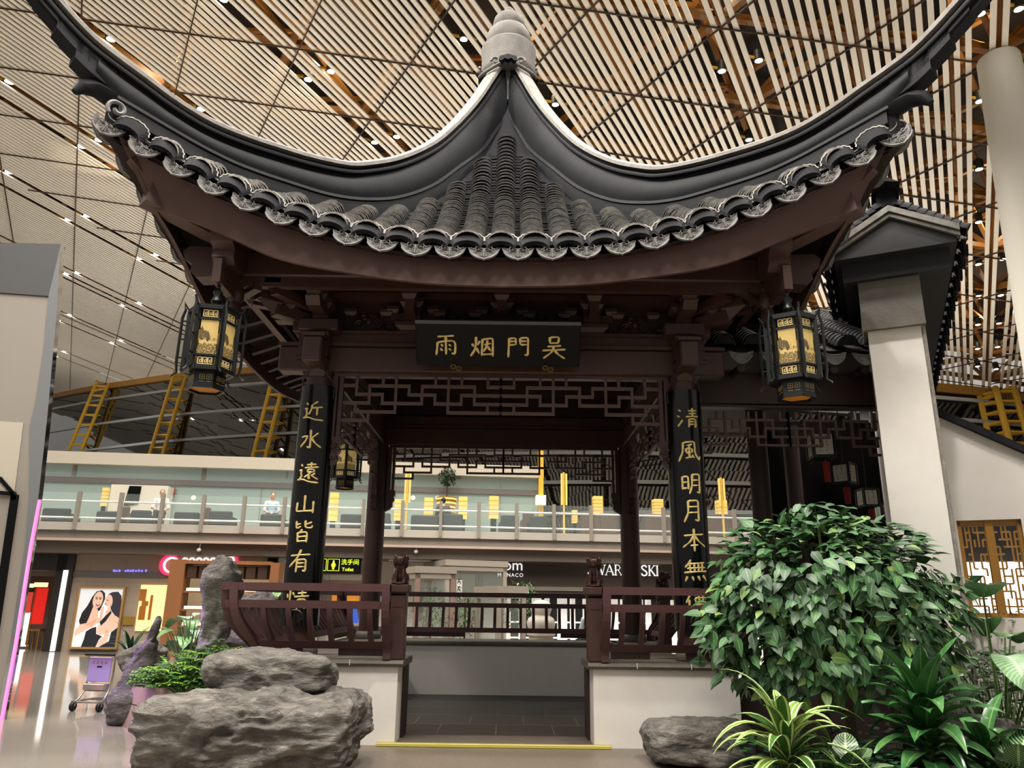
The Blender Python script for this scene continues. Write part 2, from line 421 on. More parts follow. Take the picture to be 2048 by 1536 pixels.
# space frame between slats and deck, one mesh: it is the fixed roof structure of the hall
mb = MB()
nodes = []
for i in range(-7, 27):
    for j in range(-8, 14):
        s = .97 + 3.37 * i; w_ = 8.21 + 3.75 * j - (1.875 if i % 2 else 0)
        if -14 < w_ < wfar(s) - .5 and s < 92: nodes.append((i, j, s, w_))
NS = {(i, j): (s, w_) for i, j, s, w_ in nodes}
for (i, j), (s, w_) in NS.items():
    a = ceil_pt(s, w_, .35); nb = [(i, j + 1), (i + 1, j), (i + 1, j + (1 if i % 2 == 0 else -1))]
    for q in nb:
        if q in NS and abs(NS[q][1] - w_) < 4.2: mb.bar(a, ceil_pt(*NS[q], .35), .2, .2)
    top = ceil_pt(s + 1.12, w_ + 1.0, 2.1)
    for q in ((i, j), (i + 1, j), (i, j + 1)):
        if q in NS: mb.bar(top, ceil_pt(*NS[q], .35), .14, .14)
    mb.bar(top, ceil_pt(s + 1.12 + 3.37, w_ + 2.87, 2.1), .17, .17); mb.bar(top, ceil_pt(s + 1.12, w_ + 4.75, 2.1), .17, .17)
struct(mb.build('ceiling_frame', M_TRUSS, origin=(0, 0, 0)))

# spotlights in the gaps between the slats
M_LENS = mat('glowing_lamp_lens', '#ffffff', .3, emit=('#fff6ea', 38))
M_HOUS = mat('dark_lamp_housing', '#2a2622', .5)
proto = thing('ceiling_spotlight', (0, 0, 0), 'small glowing spotlight set in a gap between the white ceiling slats', 'ceiling light', 'spotlights in the slatted ceiling')
mb = MB(); mb.lathe([(.11, .0), (.15, .02), (.15, .32), (.08, .4)], (0, 0, .02), 12, caps=False); mb.build('housing', M_HOUS, proto, 40)
mb = MB(); mb.lathe([(.125, 0), (.07, -.03), (.001, -.04)], (0, 0, .04), 12); mb.build('lens', M_LENS, proto, 40)
mb = MB(); mb.bar((-.42, 0, .12), (.42, 0, .12), .05, .07); mb.build('bracket', mat('lit_truss_yellow', '#c9a235', .5), proto)  # bright yellow bar stands in for the lit truss beside the lamp
for i, (s, w_) in enumerate(LSW):
    o = proto if i == 0 else copy_thing(proto, (0, 0, 0))
    o.location = ceil_pt(row_of(s) * PIT, w_, .03); o.rotation_euler = (0, 0, math.radians(12))
    sc_ = 1.0 + min(1.0, max(0, (s - 10) / 40)); o.scale = (sc_, sc_, sc_)
# ================================================================== the square pavilion, centre (0, 2.4)
PC = Vector((0, 2.4, 0))
PAV = thing('pavilion', PC, 'dark red timber garden pavilion with upswept grey tiled roof and stone finial', 'pavilion')
def rot4(k): return Matrix.Rotation(k * PI / 2, 4, 'Z')
def L(x, y, z): return Vector((x, y, z))
# --- roof surface.  t = distance from the centre line towards an eave, s = x / t
ZM = [(0, 10.9), (.42, 9.5), (.9, 8.5), (1.5, 7.6), (2.2, 6.86), (3.0, 6.17), (3.6, 5.77), (4.1, 5.52)]
RL0 = [(.05, 10.3), (.14, 9.95), (.3, 9.6), (.49, 9.13), (.89, 8.49), (1.25, 7.94), (1.7, 7.46), (2.13, 7.17), (2.52, 7.01), (2.9, 6.94), (3.42, 6.86), (3.74, 6.84), (4.04, 6.86), (4.33, 6.92), (4.55, 6.98)]
ZR = [(0, 10.6), (.3, 9.35), (.49, 8.9), (.89, 8.2), (1.25, 7.65), (1.7, 7.15), (2.13, 6.88), (2.52, 6.72), (2.9, 6.64), (3.42, 6.58), (4.04, 6.66), (4.55, 6.86)]
def T_eave(x): return 4.1 + .45 * min(1.1, abs(x) / 4.5) ** 3
def zr_(t): return interp(RL0, t) - .12
def surf(x, t):
    t = max(t, 1e-3); s = min(1.0, abs(x) / t); u = t / T_eave(x)
    zm = interp(ZM, u * 4.1); zr = zr_(u * 4.55)
    return zm + (zr - zm) * s ** 2.55
def eave_pt(x, dt=0, dz=0):
    t = T_eave(x); return Vector((x, 2.4 - t - dt, surf(x, t) + dz))
# roof shell of one side (front); three more by rotation
def roof_side_grid(dz, mirror=False):
    rows = []
    for i in range(25):
        u = i / 24; row = []
        for j in range(41):
            s = -1 + 2 * j / 40; x0 = s * 4.5; T = T_eave(x0); t = max(u * T, .02); x = s * min(u * 4.5, t)
            row.append((x, 2.4 - t, surf(x, t) + dz * (.35 + .65 * u)))
        rows.append(row)
    return rows
M_SOFF = mat('dark_brown_soffit', '#2e211f', .7)
mb = MB(); mb.grid(roof_side_grid(-.03), 0); o = mb.build('roof_slope', M_TILE, PAV, 60)
for k in (1, 2, 3): copy_part(o, PAV, rot4(k))
mb = MB(); mb.grid(roof_side_grid(-.2), 0, flip=True); o = mb.build('roof_soffit', M_SOFF, PAV, 60)
for k in (1, 2, 3): copy_part(o, PAV, rot4(k))

# --- cover tile rows
DX = .388
def slope_pts(x, t0, t1, step):
    """points down the roof from t0 (top) to t1 (eave) about every `step` metres"""
    out = []; t = t1; 
    while t > t0:
        out.append(t); dz = (surf(x, t) - surf(x, t - .02)) / -.02; t -= step / math.sqrt(1 + dz * dz)
    return out[::-1]
def tile_row(x, t0, r=.160, step=.115, arch=True):
    t1 = T_eave(x) + .02; ts = slope_pts(x, t0, t1, step); mb = MB()
    na = 8
    def ring(t, lift):
        z = surf(x, t); sx = (surf(x + .02, t) - surf(x - .02, t)) / .04; st = (surf(x, t + .02) - surf(x, t - .02)) / .04
        n = Vector((-sx, st, 1)).normalized(); xa = Vector((1, 0, sx)).normalized(); c = Vector((x, 2.4 - t, z)); row = []
        for k in range(na + 1):
            a = PI * k / na
            if arch: row.append(c + xa * (-math.cos(a) * r) + n * (math.sin(a) * r * .8 + lift))
            else: row.append(c + xa * (-math.cos(a) * r) + n * (.05 - math.sin(a) * .05 + lift))
        return row
    for i in range(len(ts) - 1):
        jit = random.uniform(-.006, .006)
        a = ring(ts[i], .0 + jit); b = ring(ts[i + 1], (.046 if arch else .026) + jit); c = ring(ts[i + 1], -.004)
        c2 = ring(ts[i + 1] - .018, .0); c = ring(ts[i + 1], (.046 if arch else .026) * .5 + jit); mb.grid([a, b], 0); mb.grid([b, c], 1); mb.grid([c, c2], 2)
    if arch:
        # rounded top where the row meets the ridge
        a = ring(ts[0], 0.0); z = ring(max(ts[0] - .05, .05), -.1); mb.grid([z, a], 0)
    return mb
def row_top(x): return abs(x) + (.30 if abs(x) > .05 else .44)
M_TGAP = mat('black_gap_shade', '#0d0d0f', .9, spec=.05)  # near-black band painting the shade beneath each tile lip
rowsM = []
for k in range(-11, 12):
    x = k * DX
    if T_eave(x) - row_top(x) < .06: continue
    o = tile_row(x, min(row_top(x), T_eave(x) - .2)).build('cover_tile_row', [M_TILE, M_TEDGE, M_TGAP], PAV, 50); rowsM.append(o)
pans = MB()
for k in range(-12, 12):
    x = (k + .5) * DX
    m_ = tile_row(x, min(abs(x) + .4, T_eave(x) - .15), .10, .10, False)
    o_ = len(pans.v); pans.v += m_.v; pans.f += [tuple(i + o_ for i in f) for f in m_.f]; pans.mi += m_.mi; pans.uv += m_.uv
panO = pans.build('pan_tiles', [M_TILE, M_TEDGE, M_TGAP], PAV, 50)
# --- scalloped end tile over each cover row and carved drip tile under each pan
def eave_axes(x):
    a = eave_pt(x - .03); b = eave_pt(x + .03); xa = (b - a).normalized(); y = Vector((0, -1, 0)); y = (y - xa * y.dot(xa)).normalized(); return eave_pt(x), xa, y, xa.cross(-y).normalized()
def end_tile(x):
    c, xa, y, n = eave_axes(x); mb = MB(); R = .182; N = 16; P0 = []; P1 = []; Q0 = []; Q1 = []
    for k in range(N + 1):
        a = PI * (k / N) ; sc = 1 + .035 * math.cos(k * PI)
        di = xa * -math.cos(a) * 1.08 + n * (math.sin(a) * .62)
        P0.append(c + y * .03 + di * R * sc + n * .045); Q0.append(c + y * .10 + di * R * .80 - n * .075)
        P1.append(c - y * .04 + di * R * .86 + n * .02)
    mb.grid([P1, P0], 1); mb.grid([P0, Q0], 0)
    for k in range(N):  # pale worn scallops on the rim
        m_ = (P0[k] + P0[k + 1]) / 2; mb.bar(P0[k] + y * .004, P0[k + 1] + y * .004, .012, .012, n, 1)
    mb.add([c + y * .03] + Q0, [(0, i + 2, i + 1) for i in range(N)], 0)
    return mb
def drip_tile(x):
    c, xa, y, n = eave_axes(x); mb = MB(); W = .186; N = 14; top = []; bot = []; topi = []; boti = []
    yy = (y + n * -.0).normalized(); dn = (-n + y * .12).normalized()
    for k in range(N + 1):
        u = -1 + 2 * k / N; up = -.035 - .05 * (1 - u * u)             # concave upper edge
        lo = -.05 - .15 * (1 - abs(u) ** 2.2) ** .62 - (.012 if abs(u) < .08 else 0)
        top.append(c + xa * (W * u) + n * up + y * .04); bot.append(c + xa * (W * u) + dn * (-lo) + y * .05)
        topi.append(c + xa * (W * u * .84) + n * (up - .016) + y * .048); boti.append(c + xa * (W * u * .84) + dn * (-lo * .9 + .002) + y * .058)
    th = y * -.03
    mb.grid([bot, top], 0); mb.grid([[p + th for p in top], [p + th for p in bot]], 0); mb.grid([[p + th for p in bot], bot], 0); mb.grid([top, [p + th for p in top]], 0)
    # raised rim and a scrolled leaf pattern
    rim = bot; 
    mb.tube([p + y * .008 for p in bot[1:-1]], .010, 5, 0)
    mb.tube([p + y * .008 for p in top[1:-1]], .008, 5, 0)
    q = c + dn * .125 + y * .062
    for sg in (-1, 1):
        for (du, dv, rr) in ((.032, .03, .026), (.075, .055, .02), (.04, -.025, .022), (.105, .035, .016)):
            cc = q + xa * du * sg + n * dv; mb.tube([cc + xa * (rr * math.cos(a) * sg) + n * (rr * math.sin(a)) for a in [i * .9 for i in range(6)]], .007, 4, 0)
    mb.tube([q + n * .055, q - n * .05], .009, 5, 0)
    return mb
M_DRIP = mat('pale_grey_carved_drip_tile', '#8b8a89', .7, n=(16, '#716f6e', .3))
ends = []; drips = []
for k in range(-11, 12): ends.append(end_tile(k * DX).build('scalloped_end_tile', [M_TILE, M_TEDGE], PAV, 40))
for k in range(-12, 12): drips.append(drip_tile((k + .5) * DX).build('drip_tile', M_DRIP, PAV, 40))
for k in (1, 3):   # the two flanks; seen from the front mostly as silhouettes
    for o in rowsM + [panO] + ends + drips: copy_part(o, PAV, rot4(k))

# --- hip ridges: built along the diagonal plane (u = distance from the centre along x = y), local frame then turned
RT = [(.40, 10.65), (.6, 10.11), (.915, 9.41), (1.28, 8.74), (1.737, 8.156), (2.165, 7.774), (2.365, 7.644), (2.754, 7.504), (3.114, 7.421), (3.456, 7.362), (3.776, 7.351), (4.084, 7.427), (4.3, 7.52), (4.527, 7.614), (4.72, 7.706), (4.89, 7.841), (5.0, 7.95), (5.2, 8.16), (5.45, 8.47), (5.75, 8.9)]
RL = [(.14, 9.95), (.3, 9.6), (.49, 9.13), (.89, 8.49), (1.25, 7.94), (1.7, 7.46), (2.13, 7.17), (2.52, 7.01), (2.9, 6.94), (3.42, 6.88), (3.74, 6.90), (4.04, 6.96), (4.33, 7.03), (4.54, 7.08)]
def DP(t, off, z):   # point of the front-left diagonal: t outwards, off across (towards the front side positive)
    q = 1 / math.sqrt(2); return Vector((-t - off * -q, 2.4 - t - off * q, z))
def sweep(ts, prof, zf, mi=0, mb=None, closed=True):
    """prof: list of (across, dz) swept along the ridge at height zf(t); dz is applied normal to the curve"""
    mb = mb or MB(); rows = []
    for t in ts:
        z = zf(t); sl = (zf(t + .02) - zf(t - .02)) / .04 / math.sqrt(2); n = Vector((sl / math.sqrt(2), sl / math.sqrt(2), 1)).normalized()
        rows.append([DP(t, a, z) + n * d for a, d in prof])
    mb.grid(rows, mi, closed=closed)
    if closed:
        k = len(prof); b = len(mb.v) - len(rows) * k; mb.f.append(tuple(range(b, b + k))); mb.f.append(tuple(range(b + (len(rows) - 1) * k, b + len(rows) * k))[::-1]); mb.mi += [mi, mi]; mb.uv += [None, None]
    return mb
def rng(a, b, n): return [a + (b - a) * i / (n - 1) for i in range(n)]
zt = lambda t: interp(RT, t); zl = lambda t: interp(RL, t)
W1 = .17
capP = [(-W1, -.07), (-W1, -.02), (-W1 * .7, .02), (0, .035), (W1 * .7, .02), (W1, -.02), (W1, -.07)]
ridge_parts = []
mb = sweep(rng(.16, 5.72, 80), capP, zt); ridge_parts.append(mb.build('ridge_cap', M_CAP, PAV, 50))
mb = sweep(rng(.12, 5.70, 80), [(-.085, -.05), (-.085, -.115), (-.145, -.125), (-.155, -.15), (-.145, -.175), (-.085, -.185), (-.08, -.235), (.08, -.235), (.085, -.185), (.145, -.175), (.155, -.15), (.145, -.125), (.085, -.115), (.085, -.05)], zt)
# body: stepped upswept end, thick slab between top moulding and lower moulding
ts = rng(.12, 4.70, 64); rows = []
for t in ts:
    a = zt(t) - .225; b = zl(t) if t <= 4.5 else zl(4.5) + (t - 4.5) * 1.1
    h_ = a - b; prof_ = [(.115, 0), (.150, .22), (.160, .45), (.150, .68), (.125, .86), (.10, .95), (.12, 1.0)]
    rows.append([DP(t, o_, b + h_ * v_) for o_, v_ in prof_] + [DP(t, -o_, b + h_ * v_) for o_, v_ in prof_[::-1]])
mb.grid(rows, 0, closed=True); b0 = len(mb.v) - 14; mb.f.append(tuple(range(b0 + 13, b0 - 1, -1))); mb.mi.append(0); mb.uv.append(None)
for (t0, t1, d0, d1) in ((4.55, 4.86, .19, .46), (4.55, 5.02, .19, .36), (4.55, 5.18, .19, .28)):
    rows = []
    for t in rng(t0, t1, 8):
        n = Vector((0, 0, 1)); rows.append([DP(t, .118, zt(t) - d1), DP(t, .118, zt(t) - d0), DP(t, -.118, zt(t) - d0), DP(t, -.118, zt(t) - d1)])
    mb.grid(rows, 0, closed=True); b0 = len(mb.v) - 4; mb.f.append((b0 + 3, b0 + 2, b0 + 1, b0)); mb.mi.append(0); mb.uv.append(None)
# lower moulding line and the plastered skirt that runs down onto the tiles
sweep(rng(.10, 4.52, 60), [(-.16, -.02), (-.15, .025), (.15, .025), (.16, -.02), (.15, -.03), (-.15, -.03)], zl, mb=mb)
rows = []
for t in rng(.12, 4.5, 60):
    zb = zl(t) - .02; dn = .15 + .05 * math.exp(-((t - 3.2) / 1.2) ** 2); e = .115
    dd = dn + (.30 if t < 2.8 else max(.0, .30 * (1 - (t - 2.8) / 1.0))); rows.append([DP(t, .10, zb - dd - .02), DP(t, e + .03, zb - dn), DP(t, .14, zb), DP(t, -.14, zb), DP(t, -e - .03, zb - dn), DP(t, -.10, zb - dd - .02)])
mb.grid(rows, 0, closed=True); b0 = len(mb.v) - 6; mb.f.append((b0 + 5, b0 + 4, b0 + 3, b0 + 2, b0 + 1, b0)); mb.mi.append(0); mb.uv.append(None)
# hooked end with a curl
hook = [DP(4.35, 0, 7.05), DP(4.52, 0, 7.13), DP(4.66, 0, 7.16), DP(4.76, 0, 7.10), DP(4.80, 0, 7.0)]
mb.tube(hook, [.13, .13, .11, .085, .04], 8)
mb.box(-4.56, -4.36, -2.16, -1.96, 6.74, 7.02)
ridge_parts.append(mb.build('ridge_body', M_RIDGE, PAV, 45))
mb = MB(); c0 = DP(4.50, .13, 6.93)
fx = Vector((-.7071, -.7071, 0)); sp = []
for i in range(26):
    a = -.7 + i * .27; r = .115 - .0034 * i; sp.append(c0 + (fx * math.cos(a) + Vector((0, 0, 1)) * math.sin(a)) * r)
mb.tube(sp, .026, 6); ridge_parts.append(mb.build('scroll', M_DRIP, PAV, 60))
for k in (1, 2, 3):
    for o in ridge_parts: copy_part(o, PAV, rot4(k))
# --- finial
mb = MB()
mb.lathe([(.22, 10.4), (.24, 10.98), (.46, 11.0), (.49, 11.04), (.50, 11.12), (.505, 11.42), (.52, 11.52), (.52, 11.58), (.47, 11.64), (.40, 11.66), (.385, 11.68), (.41, 11.74), (.425, 11.84), (.41, 11.94), (.36, 12.03), (.29, 12.08), (.27, 12.09), (.295, 12.14), (.305, 12.22), (.285, 12.31), (.22, 12.39), (.13, 12.43), (.105, 12.44), (.11, 12.49), (.09, 12.56), (.03, 12.63)], (0, 2.4, 0), 40)
mb.build('finial', M_STONE, PAV, 35)
for k in range(4):
    R = Matrix.Translation(PC) @ rot4(k) @ Matrix.Translation(-PC)
    pts = [Vector((sg * .12, 2.4 - .53, 11.02)) for sg in (1,)]
    for sg in (-1, 1):
        mb = MB(); sp = [R @ Vector((sg * (.22 + (.085 - .0042 * i) * math.cos(i * .42)), 2.4 - .52, 10.98 + (.085 - .0042 * i) * math.sin(i * .42))) for i in range(17)]
        mb.tube(sp, .024, 6)
        mb.tube([R @ Vector((sg * .14, 2.4 - .53, 10.93)), R @ Vector((sg * .27, 2.4 - .48, 10.88)), R @ Vector((sg * .40, 2.4 - .38, 10.86))], .034, 6)
        mb.build('finial_scroll', M_STONE, PAV, 60)
for k in range(4):
    mb = MB()
    R = Matrix.Translation(PC) @ rot4(k) @ Matrix.Translation(-PC)
    prof = [(a_, b_ - .14) for a_, b_ in [(-.17, 11.12), (-.12, 11.1), (-.06, 11.16), (0, 11.13), (.06, 11.16), (.12, 11.1), (.17, 11.12), (.15, 11.2), (.08, 11.22), (0, 11.25), (-.08, 11.22), (-.15, 11.2)]]
    vv = [R @ Vector((x, 2.4 - .56, z)) for x, z in prof] + [R @ Vector((x, 2.4 - .45, z)) for x, z in prof]; n_ = len(prof)
    mb.add(vv, [tuple(range(n_)), tuple(range(n_, 2 * n_))[::-1]] + [(i, i + n_, (i + 1) % n_ + n_, (i + 1) % n_) for i in range(n_)])
    mb.build('finial_bat_ornament', M_RIDGE, PAV)

# --- curved eave board under the tiles of each side
rows = []; BB = [(0, 5.06), (.86, 5.09), (1.73, 5.2), (2.6, 5.37), (3.3, 5.67), (3.7, 5.83), (4.12, 5.96), (4.3, 6.1)]
for i in range(49):
    x = -4.44 + 8.88 * i / 48; tp = eave_pt(x, -.09, -.1); xb = max(-4.12, min(4.12, x * (4.12 / 4.44))); zb = interp(BB, abs(xb)); yb = -1.6 - .11 * (abs(xb) / 4.1) ** 3
    a = Vector((xb, yb, zb)); rows.append([tp, a, a + Vector((0, .05, 0)), tp + Vector((0, .05, 0))])
mb = MB(); mb.grid(rows, closed=True, flip=True); o = mb.build('eave_board', M_FASC, PAV, 40)
for k in (1, 2, 3): copy_part(o, PAV, rot4(k))
# rafters below the soffit
raf = []
for i in range(-10, 11):
    x = i * .40
    xo = x * 1.04; a = Vector((xo, -1.52, surf(xo, 3.92) - .36)); b = Vector((x * .8 if abs(x) > 2 else x, -.15, min(6.1, surf(x * .7, 2.55) - .75)))
    mb = MB(); mb.bar(a, b, .1, .09); raf.append(mb.build('rafter', M_WOODD, PAV))
for k in (1, 3):
    for o in raf: copy_part(o, PAV, rot4(k))
# ================================================================== timber frame, walls, benches of the pavilion
M_CUT = M_WOOD
def col(x, y):
    mb = MB(); mb.lathe([(.178, .98), (.178, 2.5), (.17, 4.9)], (x, y, 0), 28, caps=True); c = mb.build('column', M_WOOD, PAV, 40)
    mb = MB(); mb.lathe([(.19, .90), (.235, .93), (.245, .98), (.22, 1.03), (.18, 1.05)], (x, y, 0), 28); mb.build('column_base', M_COPE, c, 40)
for x in (-2.4, 2.4):
    for y in (0, 4.8): col(x, y)
def dou(mb, x, y, z, w, h, d=None):
    """flaring bracket block: narrow foot, wide head"""
    d = d or w; b = .68
    p = [(x + sx * w / 2 * b, y + sy * d / 2 * b, z) for sx, sy in ((-1, -1), (1, -1), (1, 1), (-1, 1))] + [(x + sx * w / 2, y + sy * d / 2, z + h * .5) for sx, sy in ((-1, -1), (1, -1), (1, 1), (-1, 1))] + [(x + sx * w / 2, y + sy * d / 2, z + h) for sx, sy in ((-1, -1), (1, -1), (1, 1), (-1, 1))]
    fs = [(3, 2, 1, 0), (8, 9, 10, 11)] + [(i + o, (i + 1) % 4 + o, (i + 1) % 4 + 4 + o, i + 4 + o) for o in (0, 4) for i in range(4)]
    mb.add(p, fs)
side = []
mb = MB(); mb.box(-2.95, 2.95, -.12, .12, 4.47, 4.81, bev=.02); mb.box(-2.96, 2.96, -.15, .15, 4.81, 4.855); mb.box(-2.6, 2.6, -.1, .1, 4.855, 4.99)
mb.box(-2.7, 2.7, -.17, .17, 4.985, 5.02)
side.append(mb.build('tie_beam', M_WOOD, PAV))
mb = MB(); mb.box(-2.4, 2.4, .0, .06, 5.02, 5.6); side.append(mb.build('frieze_board', M_WOODD, PAV))
mb = MB(); mb.box(-2.9, 2.9, -.2, .12, 5.47, 5.56); mb.box(-2.9, 2.9, -.12, .12, 5.56, 5.84); side.append(mb.build('wall_plate', M_WOOD, PAV))
# eave purlin with carved ends crossing at the corners
mb = MB(); mb.box(-3.55, 3.55, -1.01, -.79, 5.42, 5.74, bev=.02)
for sg in (-1, 1):
    pr = [(3.5, 5.40), (3.78, 5.38), (3.86, 5.46), (3.84, 5.56), (3.95, 5.62), (3.98, 5.74), (3.9, 5.80), (3.5, 5.78)]
    mb.prism([(sg * a, b) for a, b in pr], 'y', -1.03, -.77)
mb.box(-3.4, 3.4, -.95, -.85, 5.30, 5.42)
side.append(mb.build('eave_purlin', M_WOOD, PAV))
mb = MB()
for x in [(-3.2), -2.95, 2.95, 3.2]: mb.tube([(x, -1.28, 5.83), (x * .93, -.5, 5.86)], .055, 10)
side.append(mb.build('rafter_logs', M_WOOD, PAV, 40))
# bracket sets standing on the plate
for x in (-1.2, 0, 1.2):
    mb = MB(); dou(mb, x, -.12, 5.02, .42, .1, .3); mb.box(x - .11, x + .11, -.22, -.02, 5.12, 5.34); dou(mb, x, -.16, 5.33, .32, .13, .26)
    mb.box(x - .06, x + .06, -.5, -.1, 5.2, 5.33); dou(mb, x, -.48, 5.33, .2, .12)
    mb.box(x - .3, x + .3, -.1, -.02, 5.2, 5.3)
    for s in (-1, 1): dou(mb, x + s * .27, -.06, 5.3, .16, .09)
    side.append(mb.build('bracket_set', M_WOOD, PAV))
def curl(mb, c, r, sg, turns=1.5, rad=.018, plane='xz'):
    n = int(turns * 12); pts = []
    for i in range(n + 1):
        a = i / 12 * 2 * PI; rr = r * (1 - .75 * i / n)
        pts.append(Vector(c) + Vector((sg * rr * math.cos(a), 0, rr * math.sin(a))))
    mb.tube(pts, rad, 5)
for x in (-1.8, -.6, .6, 1.8):
    mb = MB()
    mb.prism([(x - .5, 5.02), (x + .5, 5.02), (x + .42, 5.07), (x + .2, 5.1), (x + .15, 5.22), (x + .08, 5.3), (x - .08, 5.3), (x - .15, 5.22), (x - .2, 5.1), (x - .42, 5.07)], 'y', -.045, .0)
    for sg in (-1, 1):
        curl(mb, (x + sg * .12, -.06, 5.14), .075, sg); curl(mb, (x + sg * .30, -.05, 5.08), .06, -sg); curl(mb, (x + sg * .06, -.06, 5.25), .04, sg)
    mb.sphere((x, -.06, 5.2), (.045, .03, .06), 8, 6)
    side.append(mb.build('carved_cloud_panel', M_WOODD, PAV, 40))
    for s in (-1, 1):
        mb = MB(); mb.box(x + s * .24 - .06, x + s * .24 + .06, -.1, 0, 5.3, 5.36); dou(mb, x + s * .24, -.06, 5.26, .17, .09, .14)
        side.append(mb.build('bracket_block', M_WOOD, PAV))
# column heads: cap block, beam tongue
for sg in (-1, 1):
    x = sg * 2.4; mb = MB(); mb.box(x - .26, x + .26, -.36, -.06, 4.96, 5.12, bev=.015)
    mb.box(x - .13, x + .13, -.3, -.1, 4.62, 4.96); mb.box(x - .14, x + .14, -.32, -.1, 4.68, 4.72); mb.box(x - .14, x + .14, -.31, -.1, 4.62, 4.65)
    mb.prism([(-.3, 4.62), (-.1, 4.62), (-.1, 4.38), (-.18, 4.38)], 'x', x - .1, x + .1)
    side.append(mb.build('beam_tongue', M_WOOD, PAV))
    mb = MB(); mb.box(x - .1, x + .1, -.3, -.12, 5.12, 5.28); dou(mb, x, -.2, 5.28, .32, .13, .28); mb.box(x - .09, x + .09, -.66, -.1, 5.18, 5.3); dou(mb, x, -.62, 5.3, .2, .12)
    mb.prism([(-.66, 5.18), (-.75, 5.28), (-.66, 5.32)], 'x', x - .09, x + .09)
    dou(mb, x, -.2, 5.46, .26, .14, .24)
    side.append(mb.build('bracket_set', M_WOOD, PAV))
# diagonal corner brackets and the angle rafter (front left corner, turned for the others)
mb = MB(); d = Vector((-.7071, -.7071, 0)); c = Vector((-2.4, 0, 0))
def dbar(a, b, z0, z1, w_): mb.bar(c + d * a + Vector((0, 0, (z0 + z1) / 2)), c + d * b + Vector((0, 0, (z0 + z1) / 2)), w_, z1 - z0)
dbar(.15, .75, 5.08, 5.22, .16); dbar(.15, 1.0, 5.24, 5.36, .18); dbar(.2, 1.28, 5.40, 5.56, .2)
for a, z in ((.55, 5.2), (.8, 5.32), (1.1, 5.36)):
    R = c + d * a; dou(mb, R.x, R.y, z, .26, .11)
mb.add([c + d * .75 + Vector((0, 0, 5.08)), c + d * 1.0 + Vector((0, 0, 5.24)), c + d * .7 + Vector((.07, -.07, 5.24)), c + d * .7 + Vector((-.07, .07, 5.24))], [(0, 1, 2), (0, 3, 1)])
for (ax, ay) in ((-.5, -.05), (.05, -.5), (-.85, -.45), (-.45, -.85)):
    q = c + Vector((ax, ay, 0)); mb.bar(c + Vector((ax * .2, ay * .2, 5.3)), q + Vector((0, 0, 5.3)), .12, .12); dou(mb, q.x, q.y, 5.3, .2, .12)
for a in (.42, .9):
    q = c + d * a; mb.bar(q + Vector((-.32, .02, 5.3)), q + Vector((.02, -.32, 5.3)), .1, .1)
side.append(mb.build('corner_bracket', M_WOOD, PAV))
mb = MB(); mb.bar((-2.55, -.15, 5.72), (-4.16, -1.76, 6.12), .24, .3); mb.bar((-4.0, -1.6, 6.16), (-4.3, -1.9, 6.5), .14, .16)
mb.prism([(a, b) for a, b in ((-3.6, 5.86), (-4.16, 5.97), (-4.3, 6.2), (-4.0, 6.3))], 'y', -.01, .01) if 0 else None
side.append(mb.build('angle_rafter', M_FASC, PAV))
mb = MB(); q = Vector((-3.3, -.9, 5.3)); mb.lathe([(.05, .12), (.085, .06), (.06, .02), (.095, -.06), (.10, -.14), (.06, -.2), (.07, -.22), (.10, -.34), (.02, -.38)], q, 10); side.append(mb.build('carved_pendant', M_WOOD, PAV, 40))

# --- hanging lattice under the tie beam
ST = 2.08 / 12; RZ = [4.425, 4.305, 4.187, 4.068, 3.95, 3.832]
HSEG = [(1, 0, 1), (2, 1, 3), (1, 2, 5), (3, 0, 2), (3, 3, 6), (4, 1, 4), (5, 0, 2), (2, 5, 7), (1, 6, 10), (3, 7, 9), (4, 8, 12), (2, 9, 12), (3, 10, 12), (1, 11, 12)]
VSEG = [(1, 0, 2), (2, 1, 3), (3, 0, 1), (3, 2, 3), (4, 0, 4), (1, 3, 4), (2, 4, 5), (5, 1, 2), (6, 1, 3), (7, 0, 1), (7, 2, 3), (8, 0, 4), (9, 0, 1), (9, 2, 3), (10, 1, 3), (11, 0, 1), (11, 3, 4), (12, 0, 4)]
def lattice(mb, X0, st, y=0, b=.036, d=.05, cx=0):
    for sg in (1, -1):
        gx = lambda i: cx + sg * (X0 + i * st)
        for r, i, j in HSEG:
            a, c_ = sorted((gx(i), gx(j))); mb.box(a - b / 2, c_ + b / 2, y - d / 2, y + d / 2, RZ[r] - b / 2, RZ[r] + b / 2)
        for i, r, q in VSEG:
            mb.box(gx(i) - b / 2, gx(i) + b / 2, y - d / 2 + .002, y + d / 2 - .002, RZ[q], RZ[r])
def lattice_frieze():
    mb = MB(); lattice(mb, -2.08, ST)
    lat = mb.build('lattice_frieze', M_FASC, PAV)
    mb = MB(); mb.box(-2.2, 2.2, -.055, .055, 4.42, 4.475)
    for sg in (-1, 1):
        a, c_ = sorted((sg * 2.08, sg * 2.13)); mb.box(a, c_, -.04, .04, 3.6, 4.42); a, c_ = sorted((sg * 2.15, sg * 2.22)); mb.box(a, c_, -.06, .06, 3.55, 4.42)
    fr = mb.build('lattice_frame', M_WOOD, lat)
    for sg in (-1, 1):
        mb = MB(); pr = [(2.225, 3.6), (2.06, 3.6), (2.05, 3.52), (2.08, 3.47), (2.06, 3.42), (2.1, 3.36), (2.09, 3.30), (2.14, 3.24), (2.225, 3.2)]
        mb.prism([(sg * a, b_) for a, b_ in pr], 'y', -.05, .05)
        curl(mb, (sg * 2.13, -.055, 3.46), .05, sg); curl(mb, (sg * 2.15, -.055, 3.34), .04, -sg)
        mb.build('carved_foot', M_WOOD, lat, 40)
    return lat
lat0 = lattice_frieze()
